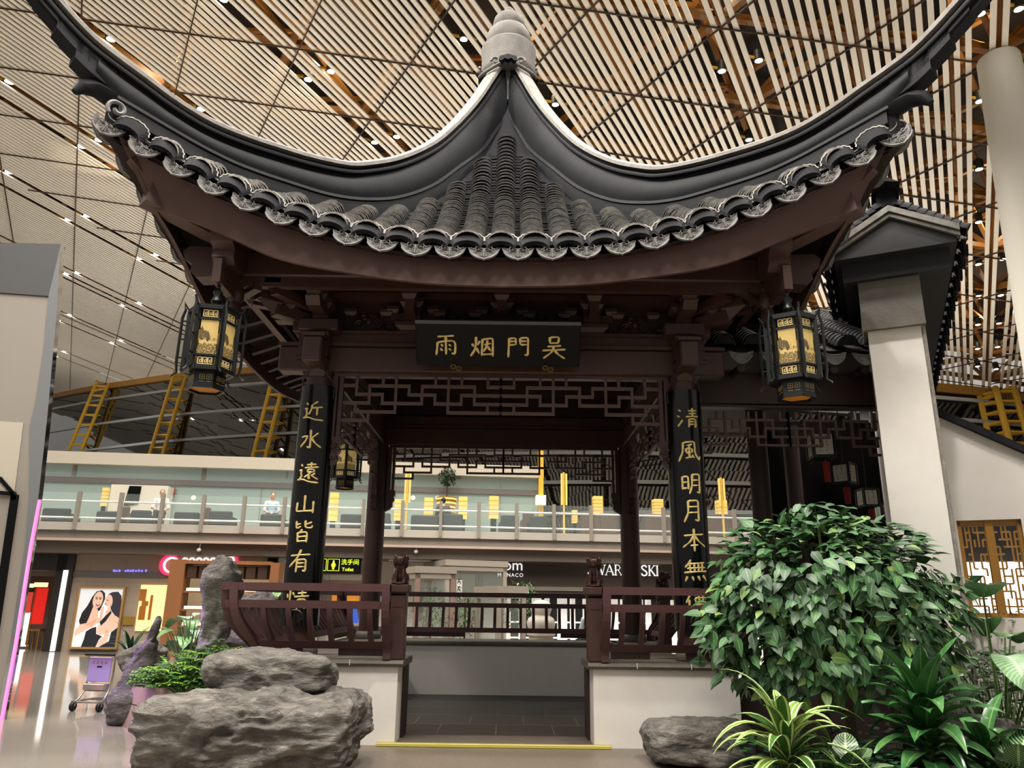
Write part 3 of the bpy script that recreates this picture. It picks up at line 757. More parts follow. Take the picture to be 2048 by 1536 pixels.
for k in (1, 2, 3):
    c_ = copy_part(lat0, PAV, rot4(k))
    for g_ in list(lat0.children): copy_part(g_, c_)
for o in side:
    for k in (1, 2, 3): copy_part(o, PAV, rot4(k))

# --- low plastered bench walls with rounded copings
def bench_wall(x0, x1, k):
    mb = MB(); mb.box(x0, x1, -.39, .36, .0, .84); o = mb.build('bench_wall', M_WHITE, PAV)
    mb = MB(); pr = [(-.44, .85), (-.455, .875), (-.44, .905), (-.41, .92), (.40, .92), (.42, .9), (.42, .86), (.40, .84), (-.41, .84)]
    mb.prism(pr, 'x', x0 - .062, x1 + .062)
    cp = mb.build('coping', M_COPE, o)
    mb = MB(); x = x0 + .5
    while x < x1 - .2: mb.box(x - .004, x + .004, -.4565, -.43, .855, .915); x += .62
    if mb.v: mb.build('coping_joint', M_WHITE, cp)
    if k: o.matrix_local = rot4(k)
    return o
W0 = 2.79
for k in (0, 1): bench_wall(-W0 + .76 * k, -1.12, k); bench_wall(1.12, W0, k)
bench_wall(-W0 + .76, W0, 2); bench_wall(-W0 + .76, W0 - .76, 3)
M_INFL = mat('dark_grey_floor_slabs', '#2c2623', .4, n=(3, '#241f1c', .3))
mb = MB(); mb.box(-2.2, 2.2, .25, 4.6, 0, .03)
fl = mb.build('floor_slabs', M_INFL, PAV)
mb = MB(); mb.box(-1.155, 1.155, -.385, .25, 0, .028); mb.build('stone_sill', mat('grey_brown_sill_stone', '#6b5f57', .55, n=(40, '#5a504a', .3)), PAV)
mb = MB()
for i in range(5):
    mb.box(-2.2, 2.2, .25 + i * .87 - .005, .25 + i * .87 + .005, .03, .031)
for i in range(-3, 4):
    for j in range(5): x = i * .72 + (.36 if j % 2 else 0); mb.box(x - .004, x + .004, .25 + j * .87, 1.12 + j * .87, .03, .031) if .25 + j * .87 + .87 < 4.7 else None
mb.build('floor_joints', mat('pale_floor_joint', '#6f665f', .6), PAV)

# --- curved "beauty" railings leaning outwards from the bench walls
PRF = [(0, .92), (0, 1.02), (-.03, 1.09), (-.11, 1.18), (-.19, 1.28), (-.245, 1.38), (-.275, 1.48), (-.29, 1.58), (-.295, 1.70)]
YB = -.40
def prof_y(z): return interp([(b, a) for a, b in PRF], z)
M_RAIL = mat('reddish_brown_railing_timber', '#57393a', .5, n=(4, '#4a3031', .3))
def railing(x0, x1, m0, m1, k, nb, foot0=True, foot1=True):
    """m0/m1 = 1 where the railing mitres round a corner (end leans outwards too)"""
    def X(x, z):
        u = (x - x0) / (x1 - x0); dy = -prof_y(z); return x + (-dy * m0 * (1 - u) ** 9) + dy * m1 * u ** 9
    r = bpy.data.objects.new('railing', None); COL.objects.link(r); r.parent = PAV; ORG[r.name] = ORG[PAV.name]
    def rail(z0, z1, nm, dep=.07):
        mb = MB(); za = (z0 + z1) / 2; y = YB + prof_y(za); p = []
        for z in (z0, z1):
            for x in (x0, x1): p += [(X(x, z), YB + prof_y(z) - dep / 2, z), (X(x, z), YB + prof_y(z) + dep / 2, z)]
        mb.add(p, [(0, 1, 3, 2), (4, 6, 7, 5), (0, 2, 6, 4), (1, 5, 7, 3), (0, 4, 5, 1), (2, 3, 7, 6)]); mb.build(nm, M_RAIL, r)
    rail(1.665, 1.75, 'top_rail', .09); rail(1.475, 1.56, 'middle_rail', .06); rail(1.03, 1.115, 'bottom_rail', .07)
    mb = MB(); za = .96
    mb.box(x0 + .12, x0 + .12 + (x1 - x0) * .28, YB - .02, YB + .03, .955, 1.03); mb.build('skirt_board', M_WOODD, r); mb = MB(); mb.box(x0 + (x1 - x0) * .62, x1 - .1, YB - .02, YB + .03, .955, 1.03); mb.build('skirt_board', M_WOODD, r)
    def stick(x, w_, z0, z1, nm, dep):
        mb = MB(); rows = []
        for i in range(13):
            z = z0 + (z1 - z0) * i / 12; xx = X(x, z); y = YB + prof_y(z); s = -(prof_y(z + .01) - prof_y(z - .01)) / .02; t = Vector((0, 1, s)).normalized() * dep / 2
            c_ = Vector((xx, y, z)); rows.append([c_ + Vector((-w_ / 2, 0, 0)) - t, c_ + Vector((w_ / 2, 0, 0)) - t, c_ + Vector((w_ / 2, 0, 0)) + t, c_ + Vector((-w_ / 2, 0, 0)) + t])
        mb.grid(rows, closed=True); b = len(rows) * 4 - 4; mb.f += [(3, 2, 1, 0), (b, b + 1, b + 2, b + 3)]; mb.mi += [0, 0]; mb.uv += [None, None]
        return mb.build(nm, M_RAIL, r)
    stick(x0 + .045, .09, .92, 1.74, 'end_stile', .1); stick(x1 - .045, .09, .92, 1.74, 'end_stile', .1)
    for i in range(nb):
        stick(x0 + (x1 - x0) * (i + 1) / (nb + 1), .055, 1.1, 1.5, 'baluster', .06)
    if k: r.matrix_local = rot4(k)
    return r
for k in (0, 1):
    railing(-2.80, -1.21, 1, 0, k, 6); railing(1.21, 2.80, 0, 1, k, 6)
railing(-2.80, 2.80, 1, 1, 2, 22); railing(-2.80, 2.80, 1, 1, 3, 22)

# --- newel posts with seated lions beside the two openings
def lion_mb():
    mb = MB(); E = lambda c, r, R=None: mb.sphere(c, r, 14, 10, R=R)
    rx = lambda a: Matrix.Rotation(a, 3, 'X')
    E((0, .03, .10), (.075, .085, .095)); E((0, -.005, .17), (.065, .06, .10), rx(.25)); E((0, -.03, .215), (.072, .05, .06))
    for sg in (-1, 1):
        E((sg * .06, -.03, .055), (.032, .065, .05)); E((sg * .055, -.085, .02), (.026, .035, .02)); E((sg * .042, -.07, .10), (.024, .026, .095)); E((sg * .075, .02, .07), (.03, .06, .06))
    E((0, -.045, .285), (.072, .066, .062)); E((0, -.10, .268), (.05, .035, .034)); E((0, -.125, .285), (.022, .016, .014))
    E((0, -.10, .242), (.042, .03, .018))
    for sg in (-1, 1):
        E((sg * .036, -.098, .306), (.017, .014, .015)); E((sg * .036, -.09, .323), (.024, .016, .01)); E((sg * .066, -.02, .325), (.022, .014, .026)); E((sg * .068, -.03, .27), (.022, .04, .05))
        E((sg * .06, .02, .25), (.03, .04, .06)); E((sg * .045, -.07, .25), (.02, .02, .03))
    for a in range(7):
        t = (a / 6 - .5) * 2.6; E((math.sin(t) * .075, .015, .29 + math.cos(t) * .055), (.022, .03, .022)); E((math.sin(t) * .07, .05, .25 + math.cos(t) * .05), (.022, .024, .024))
    E((0, .10, .10), (.03, .03, .07)); E((0, .10, .19), (.035, .03, .05)); E((0, 0, .012), (.11, .13, .02))
    return remesh(mb, .0075, 1)
LM = lion_mb(); M_LION = mat('dark_carved_wood', '#3d2320', .38, n=(20, '#2a1715', .3))
lion_me = None
def newel(x, k, yaw=0):
    global lion_me
    sg = 1 if x > 0 else -1; mb = MB(); xi = x
    mb.box(xi - .095, xi + .095, -.43, -.25, .92, 1.66, bev=.012); mb.box(xi - .125, xi + .125, -.46, -.22, 1.66, 1.755, bev=.012); mb.box(xi - .1, xi + .1, -.43, -.25, 1.63, 1.66)
    mb.box(xi - .06, xi + .06, -.436, -.43, 1.5, 1.55)
    p = mb.build('newel_post', M_WOOD, PAV)
    if lion_me is None:
        q = MB(); q.add([v + Vector((xi, -.34, 1.755)) for v in LM.v], LM.f); l = q.build('lion_carving', M_LION, p, 80); lion_me = (l.data, xi)
    else:
        l = bpy.data.objects.new('lion_carving', lion_me[0]); COL.objects.link(l); l.parent = p; ORG[l.name] = ORG[p.name]
        # turn about the lion's own axis
        ax = Vector((lion_me[1], -.34 - 2.4, 0)); l.matrix_local = Matrix.Translation(Vector((xi - lion_me[1], 0, 0))) @ Matrix.Translation(ax) @ Matrix.Rotation(yaw, 4, 'Z') @ Matrix.Translation(-ax)
    # dark plank lining the opening
    mb = MB(); a, b = sorted((sg * 1.085, sg * 1.118)); mb.box(a, b, .02, .35, .03, .84); mb.build('jamb_board', M_WOODD, p)
    if k: p.matrix_local = rot4(k)
for k in (0, 1): newel(-1.155, k, .25 if k == 0 else 0); newel(1.155, k, -.15)

# --- yellow anti-slip strip on the ground at the opening
mb = MB(); mb.box(-1.31, 1.30, -.475, -.405, .012, .05, 0, bev=.006); mb.box(-1.312, 1.302, -.449, -.431, .0502, .052, 1)
M_STRIP = mat('yellow_strip', '#c5bb5c', .45)
tag(mb.build('threshold_strip', [M_STRIP, mat('grey_strip_insert', '#8a8066', .6)]), 'long yellow edging strip on the ground across the pavilion opening', 'floor strip')

# ================================================================== brush lettering
S1 = lambda *a: list(a)
def chi(dx, dy, sx=1, sy=1): return lambda P: [(dx + x * sx, dy + y * sy) for x, y in P]
QING = [[(52, 22), (88, 19)], [(70, 10), (70, 46)], [(54, 34), (86, 31)], [(42, 47), (96, 43)], [(56, 56), (54, 92)], [(56, 57), (84, 54), (84, 90), (76, 86)], [(58, 68), (82, 66)], [(58, 79), (82, 77)]]
ZOU = [[(22, 16), (30, 24)], [(14, 40), (30, 37), (20, 52), (30, 60), (18, 74)], [(8, 78), (30, 75), (60, 87), (94, 88)]]
GLY = {
 '雨': [[(20, 18), (80, 14)], [(20, 38), (18, 62), (14, 88)], [(20, 40), (50, 34), (82, 33), (85, 50), (82, 86), (70, 80)], [(50, 16), (50, 86)], [(32, 47), (40, 55)], [(29, 63), (38, 72)], [(60, 47), (70, 54)], [(60, 63), (70, 71)]],
 '烟': [[(14, 42), (20, 54)], [(42, 32), (34, 48)], [(29, 16), (28, 50), (22, 70), (8, 90)], [(29, 58), (40, 80)], [(52, 24), (49, 88)], [(52, 26), (90, 20), (89, 90)], [(58, 46), (84, 40)], [(70, 29), (68, 50), (56, 72)], [(70, 52), (82, 70)], [(51, 83), (88, 81)]],
 '門': [[(18, 18), (15, 92)], [(18, 20), (42, 17), (42, 44)], [(20, 31), (40, 30)], [(20, 44), (42, 43)], [(58, 18), (58, 44)], [(58, 18), (87, 15), (86, 86), (74, 80)], [(60, 30), (84, 29)], [(60, 43), (84, 42)]],
 '吴': [[(34, 12), (35, 36)], [(34, 13), (68, 10), (65, 34)], [(35, 35), (66, 33)], [(26, 48), (76, 44)], [(8, 63), (92, 58)], [(50, 48), (44, 68), (12, 93)], [(52, 62), (66, 78), (90, 93)]],
 '近': [[(68, 10), (48, 24)], [(46, 24), (45, 42), (34, 66)], [(47, 38), (88, 32)], [(67, 37), (67, 68)]] + ZOU,
 '水': [[(50, 8), (51, 86), (38, 78)], [(12, 38), (40, 32), (30, 56), (8, 78)], [(80, 20), (56, 42)], [(54, 44), (70, 64), (94, 80)]],
 '遠': [[(46, 18), (82, 14)], [(63, 7), (63, 28)], [(38, 30), (92, 25)], [(50, 37), (52, 49)], [(50, 37), (78, 34), (75, 46)], [(52, 48), (75, 46)], [(62, 49), (50, 61), (38, 68)], [(56, 58), (56, 78), (63, 71)], [(80, 51), (68, 59)], [(64, 57), (76, 68), (92, 74)]] + ZOU,
 '山': [[(50, 16), (50, 78)], [(20, 44), (17, 81), (84, 76)], [(83, 38), (83, 86)]],
 '皆': [[(24, 12), (24, 43), (44, 33)], [(26, 27), (43, 22)], [(60, 9), (60, 38), (86, 38), (86, 27)], [(84, 15), (62, 26)], [(50, 45), (42, 54)], [(32, 57), (34, 94)], [(32, 58), (69, 54), (68, 95)], [(34, 74), (66, 71)], [(34, 91), (67, 89)]],
 '有': [[(12, 31), (88, 25)], [(53, 7), (40, 40), (8, 74)], [(40, 46), (38, 94)], [(40, 47), (73, 43), (73, 92), (62, 87)], [(42, 60), (70, 58)], [(42, 74), (70, 72)]],
 '情': [[(24, 10), (24, 94)], [(10, 36), (14, 52)], [(34, 30), (41, 42)]] + QING,
 '清': [[(14, 16), (26, 25)], [(8, 41), (20, 48)], [(10, 86), (18, 76), (30, 60)]] + QING,
 '風': [[(26, 14), (23, 56), (6, 92)], [(26, 15), (72, 10), (73, 60), (92, 88), (96, 70)], [(62, 22), (38, 28)], [(36, 40), (38, 58)], [(36, 41), (62, 38), (60, 57)], [(38, 58), (60, 56)], [(49, 28), (49, 77)], [(33, 80), (64, 74)], [(60, 66), (69, 79)]],
 '明': [[(16, 22), (16, 74)], [(16, 23), (39, 20), (39, 74)], [(18, 46), (37, 44)], [(18, 70), (38, 68)], [(55, 13), (53, 60), (42, 92)], [(55, 14), (86, 11), (85, 90), (72, 83)], [(57, 37), (83, 35)], [(57, 58), (83, 56)]],
 '月': [[(34, 9), (33, 58), (16, 94)], [(34, 10), (74, 7), (73, 92), (58, 84)], [(36, 34), (71, 32)], [(36, 57), (71, 55)]],
 '本': [[(12, 33), (88, 27)], [(50, 6), (50, 94)], [(48, 33), (34, 58), (6, 78)], [(52, 33), (68, 56), (96, 75)], [(35, 72), (65, 69)]],
 '無': [[(33, 7), (24, 22), (10, 36)], [(26, 23), (86, 18)], [(6, 56), (96, 50)], [(28, 24), (30, 56)], [(45, 22), (46, 55)], [(61, 21), (61, 54)], [(77, 20), (75, 53)], [(18, 40), (88, 36)], [(18, 70), (8, 90)], [(36, 70), (41, 87)], [(58, 68), (65, 86)], [(78, 66), (92, 86)]],
 '價': [[(28, 8), (8, 46)], [(20, 34), (20, 94)], [(36, 18), (95, 14)], [(42, 28), (44, 44)], [(42, 28), (90, 25), (87, 43)], [(44, 44), (87, 42)], [(57, 18), (57, 43)], [(73, 17), (73, 43)], [(48, 51), (48, 79)], [(48, 52), (83, 49), (83, 79)], [(50, 61), (80, 59)], [(50, 70), (80, 68)], [(49, 79), (83, 77)], [(58, 81), (38, 96)], [(73, 80), (93, 95)]],
}
def brush(mb, ch, place, size, width=6.6, depth=.012):
    """strokes with a swelling brush width; place(u, v, d) -> point, u right, v up, d outwards"""
    for st in GLY[ch]:
        pts = []
        for a, b in zip(st, st[1:]):
            n = max(2, int(math.hypot(b[0] - a[0], b[1] - a[1]) / 6))
            pts += [(a[0] + (b[0] - a[0]) * i / n, a[1] + (b[1] - a[1]) * i / n) for i in range(n)]
        pts.append(st[-1]); N = len(pts)
        for _ in range(2):   # round the turns
            pts = [pts[0]] + [((pts[i - 1][0] + 2 * pts[i][0] + pts[i + 1][0]) / 4, (pts[i - 1][1] + 2 * pts[i][1] + pts[i + 1][1]) / 4) for i in range(1, N - 1)] + [pts[-1]]
        rows = []; Lt = sum(math.hypot(pts[i + 1][0] - pts[i][0], pts[i + 1][1] - pts[i][1]) for i in range(N - 1))
        for i, (x, y) in enumerate(pts):
            u = i / (N - 1); a = pts[max(i - 1, 0)]; b = pts[min(i + 1, N - 1)]; dx, dy = b[0] - a[0], b[1] - a[1]; l = math.hypot(dx, dy) or 1
            horiz = abs(dx) > abs(dy)
            w_ = width * (.95 if not horiz else .72) * (1.25 - .75 * u ** 1.5 if Lt < 30 else (1.12 - .45 * math.sin(PI * u) ** 2 * .8 - .35 * max(0, u - .75) * 4 * (0 if horiz else 1)))
            if i == 0 or i == N - 1: w_ *= .62
            nx, ny = -dy / l * w_ / 2, dx / l * w_ / 2; s = size / 100
            q = [((x + nx - 50) * s, (50 - y - ny) * s), ((x - 50) * s, (50 - y) * s), ((x - nx - 50) * s, (50 - y + ny) * s)]
            rows.append([place(*q[0], 0), place(*q[0], depth * .6), place(*q[1], depth), place(*q[2], depth * .6), place(*q[2], 0)])
        mb.grid(rows); k = len(rows) * 5 - 5
        b = len(mb.v) - len(rows) * 5; mb.f += [tuple(range(b, b + 5)), tuple(range(b + k, b + k + 5))[::-1]]; mb.mi += [0, 0]; mb.uv += [None, None]

def couplet(cx, chars, px, pys, label):
    r = thing('couplet_board', (cx, 0, 1.28), label, 'couplet board'); R0, R1 = .205, .232; N = 22; rows = []
    z0, z1 = 1.27, 4.25
    mb = MB(); A = lambda k: -PI / 2 + (k / N - .5) * math.radians(196)
    for z in (z0, z1):
        rows.append([Vector((cx + R1 * math.cos(A(k)), R1 * math.sin(A(k)), z)) for k in range(N + 1)] + [Vector((cx + R0 * math.cos(A(k)), R0 * math.sin(A(k)), z)) for k in range(N, -1, -1)])
    mb.grid(rows, closed=True); n = len(rows[0])
    for k in range(N): 
        a = [k, k + 1, n - 2 - k, n - 1 - k]; mb.f.append(tuple(a)[::-1]); mb.f.append(tuple(i + n for i in a)); mb.mi += [0, 0]; mb.uv += [None, None]
    mb.build('board', M_BLACK, r, 40)
    for ch, py in zip(chars, pys):
        zc = at(px, py, -.23).z; mb = MB()
        def place(u, v, d, zc=zc):
            a = -PI / 2 + u / R1; return Vector((cx + (R1 + .001 + d) * math.cos(a), (R1 + .001 + d) * math.sin(a), zc + v))
        brush(mb, ch, place, .31, 9.4); mb.build('gold_character', M_GOLD, r, 50)
    mb = MB(); sp = [Vector((cx - .2, -.06, z1 - .03)), Vector((cx - .19, -.14, z1 + .08)), Vector((cx - .10, -.22, z1 + .19)), Vector((cx, -.25, z1 + .24)), Vector((cx + .10, -.22, z1 + .19)), Vector((cx + .19, -.14, z1 + .08)), Vector((cx + .2, -.06, z1 - .03))]
    mb.tube(sp, .012, 6); mb.tube([(cx, -.25, z1 + .23), (cx, -.25, z1 + .29)], .02, 6)
    for s in (-1, 1): mb.box(cx + s * .2 - .02, cx + s * .2 + .02, -.1, -.06, z1 - .16, z1 - .02)
    mb.build('hanger', M_WOODD, r, 40)
    mb = MB(); zb = 1.30; yb = -.245
    mb.tube([(cx + .09 * math.cos(a), yb, zb + .075 + .075 * math.sin(a)) for a in [i * PI / 10 for i in range(-2, 13)]], .012, 6)
    for s in (-1, 0, 1): mb.tube([(cx + s * .045, yb, zb + .12), (cx + s * .05, yb, zb)], .009, 5)
    mb.build('foot_clasp', mat('dark_bronze_clasp', '#3a3430', .4, metal=.6), r, 40)
couplet(-2.4, '近水遠山皆有情', 635, [822, 880, 946, 1008, 1062, 1122, 1196], 'black curved board of gold characters on the column behind the stacked rocks')
couplet(2.4, '清風明月本無價', 1370, [835, 902, 967, 1022, 1080, 1142, 1208], 'black curved board of gold characters on the column beside the leafy bush')

# name board over the opening
pt = at(998, 643, -.72); pb = at(998, 733, -.36); vz = (pt - pb); H = vz.length; vz.normalize(); xv = Vector((1, 0, 0)); yo = xv.cross(vz) * -1
yo = vz.cross(xv); yo = -yo if yo.y > 0 else yo
PLM = frame((pt + pb) / 2 + Vector((-.012, 0, 0)), xv, vz, yo)
r = thing('name_board', (pt + pb) / 2, 'wide black board with four gold characters hung tilted over the pavilion opening', 'name board')
mb = MB(PLM); mb.box(-1.045, 1.045, -H / 2, H / 2, -.05, .0, bev=.008); mb.build('board', M_BLACKM, r)
mb = MB(PLM); mb.box(-1.047, 1.047, H / 2 - .04, H / 2 + .004, -.052, .003); mb.build('top_edge', mat('grey_lit_board_edge', '#55565a', .5), r)  # grey strip paints the light caught along the board's top edge
for ch, px in zip('雨烟門吴', (892, 964, 1036, 1108)):
    q = PLM.inverted() @ on_plane(px, 692 + (px - 998) * .02, PLM.to_3x3() @ Vector((0, 0, 1)), (PLM.to_3x3() @ Vector((0, 0, 1))).dot(PLM.translation)); mb = MB()
    def place(u, v, d, q=q): return PLM @ Vector((q.x + u, q.y + v, d + .001))
    brush(mb, ch, place, .35, 9.6); mb.build('gold_character', M_GOLD, r, 50)
for px in (912, 1096):
    q = PLM.inverted() @ at(px, 730, -.38); mb = MB(PLM)
    for s in (-1, 1): mb.lathe([(.028, -.015), (.04, 0), (.028, .015), (.016, .0), (.028, -.015)], (q.x + s * .035, -H / 2 - .015 - .012 * s, .02), 12, caps=False)
    mb.build('bracket_knob', mat('aged_brass', '#8d7a45', .35, metal=.8), r, 40)
mb = MB()
for s in (-.8, .8): mb.tube([PLM @ Vector((s, H / 2 - .05, -.03)), Vector((s, -.16, 5.25))], .012, 6)
mb.build('hanging_rod', M_WOODD, r)
# ================================================================== hanging lanterns at the eave corners
def painted_panel_mat():
    m = bpy.data.materials.new('lit_landscape_panel'); m.use_nodes = True; nt = m.node_tree; b = nt.nodes['Principled BSDF']
    uv = nt.nodes.new('ShaderNodeUVMap'); uv.uv_map = 'uv'
    sep = nt.nodes.new('ShaderNodeSeparateXYZ'); nt.links.new(uv.outputs[0], sep.inputs[0])
    def noise_(sc, det=6):
        mp = nt.nodes.new('ShaderNodeMapping'); mp.inputs['Scale'].default_value = sc; nt.links.new(uv.outputs[0], mp.inputs[0])
        t = nt.nodes.new('ShaderNodeTexNoise'); t.inputs['Scale'].default_value = 1; t.inputs['Detail'].default_value = det; nt.links.new(mp.outputs[0], t.inputs[0]); return t.outputs[0]
    def math_(op, a, b_):
        n = nt.nodes.new('ShaderNodeMath'); n.operation = op; n.use_clamp = False
        for i, x in enumerate((a, b_)):
            if hasattr(x, 'node'): nt.links.new(x, n.inputs[i])
            else: n.inputs[i].default_value = x
        return n.outputs[0]
    u, v = sep.outputs[0], sep.outputs[1]
    # a far ridge falling to the right, a middle bank and a foreground of shrubs
    hill = math_('ADD', math_('SUBTRACT', .80, math_('MULTIPLY', u, .42)), math_('MULTIPLY', math_('SUBTRACT', noise_((7, 7, 7)), .5), .34))
    far = math_('MULTIPLY', math_('LESS_THAN', v, hill), math_('GREATER_THAN', v, math_('ADD', .44, math_('MULTIPLY', math_('SUBTRACT', noise_((5, 9, 3)), .5), .5))))
    speck = noise_((16, 26, 5)); far = math_('MULTIPLY', far, math_('MULTIPLY', math_('GREATER_THAN', speck, .37), .85))
    fore = math_('MULTIPLY', math_('LESS_THAN', v, math_('ADD', .2, math_('MULTIPLY', noise_((6, 5, 2)), .2))), math_('MULTIPLY', math_('GREATER_THAN', noise_((18, 24, 9)), .44), .8))
    bank = math_('MULTIPLY', math_('MULTIPLY', math_('LESS_THAN', v, .47), math_('GREATER_THAN', v, .39)), math_('MULTIPLY', math_('GREATER_THAN', noise_((5, 20, 4)), .5), .55))
    script = math_('MULTIPLY', math_('MULTIPLY', math_('GREATER_THAN', u, .66), math_('GREATER_THAN', v, .78)), math_('MULTIPLY', math_('GREATER_THAN', math_('SINE', math_('MULTIPLY', u, 75), 0), .55), math_('MULTIPLY', math_('GREATER_THAN', noise_((2, 60, 1)), .5), .5)))
    ink = math_('MINIMUM', math_('ADD', math_('ADD', far, fore), math_('ADD', bank, script)), 1.0)
    mx = nt.nodes.new('ShaderNodeMix'); mx.data_type = 'RGBA'; nt.links.new(ink, mx.inputs[0])
    mx.inputs[6].default_value = (*lin('#b39a5e'), 1); mx.inputs[7].default_value = (*lin('#2a1d14'), 1)
    nt.links.new(mx.outputs[2], b.inputs['Base Color']); nt.links.new(mx.outputs[2], b.inputs['Emission Color']); b.inputs['Emission Strength'].default_value = .45
    b.inputs['Roughness'].default_value = .3
    return m
M_PAINT = painted_panel_mat()
M_LANT = mat('black_lantern_wood', '#15181a', .35)
M_FRET = mat('lit_gold_fretwork', '#b8a066', .4, emit=('#e2c98c', .2))
def lantern(loc, yaw, label):
    """hexagonal palace lantern; loc = centre of its body"""
    r = thing('palace_lantern', loc, label, 'lantern'); Lc = Vector(loc); R = .275; hh = .36
    def V(k, rad, z): a = yaw + k * PI / 3; return Lc + Vector((rad * math.cos(a), rad * math.sin(a), z))
    mb = MB()
    for k in range(6):
        mb.bar(V(k, R, -hh), V(k, R, hh), .045, .045, (V(k, 1, 0) - Lc))
        for z in (-hh, hh): mb.bar(V(k, R, z), V(k + 1, R, z), .04, .05)
        for z in (-.215, .215): mb.bar(V(k, R - .012, z), V(k + 1, R - .012, z), .02, .022)
    for z in (-hh - .02, hh + .02): mb.add([V(k, R * .98, z) for k in range(6)], [tuple(range(6)) if z > 0 else tuple(range(6))[::-1]])
    mb.build('frame', M_LANT, r)
    for k in range(6):
        a, b = V(k, R - .02, 0), V(k + 1, R - .02, 0); e = (b - a).normalized(); W = (b - a).length; n = Vector((e.y, -e.x, 0)); Z = Vector((0, 0, 1))
        if n.dot(a - Lc) < 0: n = -n
        mid = (a + b) / 2; ex = e if e.cross(Z).dot(n) > 0 else -e
        P = lambda u, z, d=0: mid + ex * u + Z * z + n * d
        mb = MB(); w2 = W / 2 - .032
        mb.add([P(-w2, -.2), P(w2, -.2), P(w2, .2), P(-w2, .2)], [(0, 1, 2, 3)], 0, [[(0, 0), (1, 0), (1, 1), (0, 1)]])
        pn = mb.build('painted_panel', M_PAINT, r)
        for z0 in (.225, -.335):
            mb = MB(); mb.add([P(-w2, z0 - .005, -.004), P(w2, z0 - .005, -.004), P(w2, z0 + .115, -.004), P(-w2, z0 + .115, -.004)], [(0, 1, 2, 3)])
            mb.build('band', M_LANT, pn)
        for z0 in (.245, -.318):
            mb = MB(); n_ = 3; cw = (2 * w2 - .03) / n_; hgt = .075; t = .011
            for i in range(n_):
                x0 = -w2 + .015 + i * cw; x1 = x0 + cw - .012
                S = [((x0, 0), (x0, hgt)), ((x0, hgt), (x1, hgt)), ((x1, hgt), (x1, .02)), ((x1, .02), (x0 + cw * .36, .02)), ((x0 + cw * .36, .02), (x0 + cw * .36, hgt * .62)), ((x0 + cw * .36, hgt * .62), (x0 + cw * .62, hgt * .62)), ((x0, 0), (x1 + .012, 0))]
                for (xa, za), (xb, zb) in S: mb.bar(P(xa, z0 + za, .002), P(xb, z0 + zb, .002), t, .004, n)
            mb.build('gold_fret', M_FRET, pn)
    mb = MB()
    for k in range(6):
        a, b = V(k, R * .74, -hh - .03), V(k + 1, R * .74, -hh - .03); c, d = V(k + 1, R * .74, -hh - .21), V(k, R * .74, -hh - .21)
        mb.add([a, b, c, d], [(3, 2, 1, 0)]); mb.bar(c, d, .02, .02)
    mb.build('base', M_LANT, r)
    mb = MB(); mb.add([V(k, R * .66, -hh - .19) for k in range(6)], [tuple(range(6))[::-1]]); mb.build('base_opening', mat('amber_inner_glow', '#7a4e14', .5, emit=('#a8660f', .35)), r)
    for k in range(6):
        a, b = V(k, R * .745, -hh - .12), V(k + 1, R * .745, -hh - .12); e = (b - a).normalized(); m_ = (a + b) / 2
        for u in (-.045, .03):
            mb = MB()   # pale seal marks on the base
            for (p, q) in (((0, 0), (.05, 0)), ((0, .05), (.05, .05)), ((0, 0), (0, .05)), ((.05, 0), (.05, .05)), ((.012, .025), (.038, .025)), ((.025, .01), (.025, .04)), ((0, -.03), (.05, -.03))):
                mb.bar(m_ + e * (u + p[0]) + Vector((0, 0, p[1])), m_ + e * (u + q[0]) + Vector((0, 0, q[1])), .006, .005)
            mb.build('seal_mark', mat('dull_gold_marks', '#9a8a5c', .5), r)
    for k in range(6):
        mb = MB(); o = [V(k, R + .015, hh + .02), V(k, R + .07, hh + .10), V(k, R + .05, hh + .02), V(k, R + .075, hh - .08), V(k, R + .075, -hh + .1), V(k, R + .06, -hh - .02), V(k, R + .12, -hh - .07)]
        mb.tube(o, [.012, .016, .014, .017, .017, .014, .011], 6)
        for z in (.24, 0.02, -.2): mb.tube([V(k, R, z), V(k, R + .075, z)], .012, 5)
        mb.build('corner_scroll', M_LANT, r, 50)
    mb = MB(); mb.lathe([(.02, hh), (.06, hh + .02), (.05, hh + .06), (.02, hh + .08)], Lc, 10); mb.tube([Lc + Vector((0, 0, hh + .05)), Vector((Lc.x, Lc.y, 5.18))], .02, 6)
    mb.lathe([(.03, hh + .1), (.07, hh + .15), (.04, hh + .22), (.06, hh + .27), (.02, hh + .32)], Lc, 10)
    mb.build('hanger', M_LANT, r, 50)
lantern((-3.33, -1.38, 4.40), math.radians(-108 + 60), 'lit hexagonal lantern hanging from the eave corner in front of the yellow mast')
lantern((3.36, -1.42, 4.38), math.radians(-92), 'lit hexagonal lantern hanging from the eave corner beside the tile roofed garden wall')
lantern((-3.33, 6.2, 4.40), math.radians(-80), 'lit hexagonal lantern half hidden behind the couplet column by the rocks')
# short beam ends that carry the lanterns
for (x, y0, y1) in ((-3.33, -1.5, -1.0), (3.36, -1.5, -1.0), (-3.33, 5.8, 6.3)):
    mb = MB(); mb.box(x - .05, x + .05, y0, y1, 5.12, 5.42); mb.build('lantern_arm', M_WOOD, PAV)

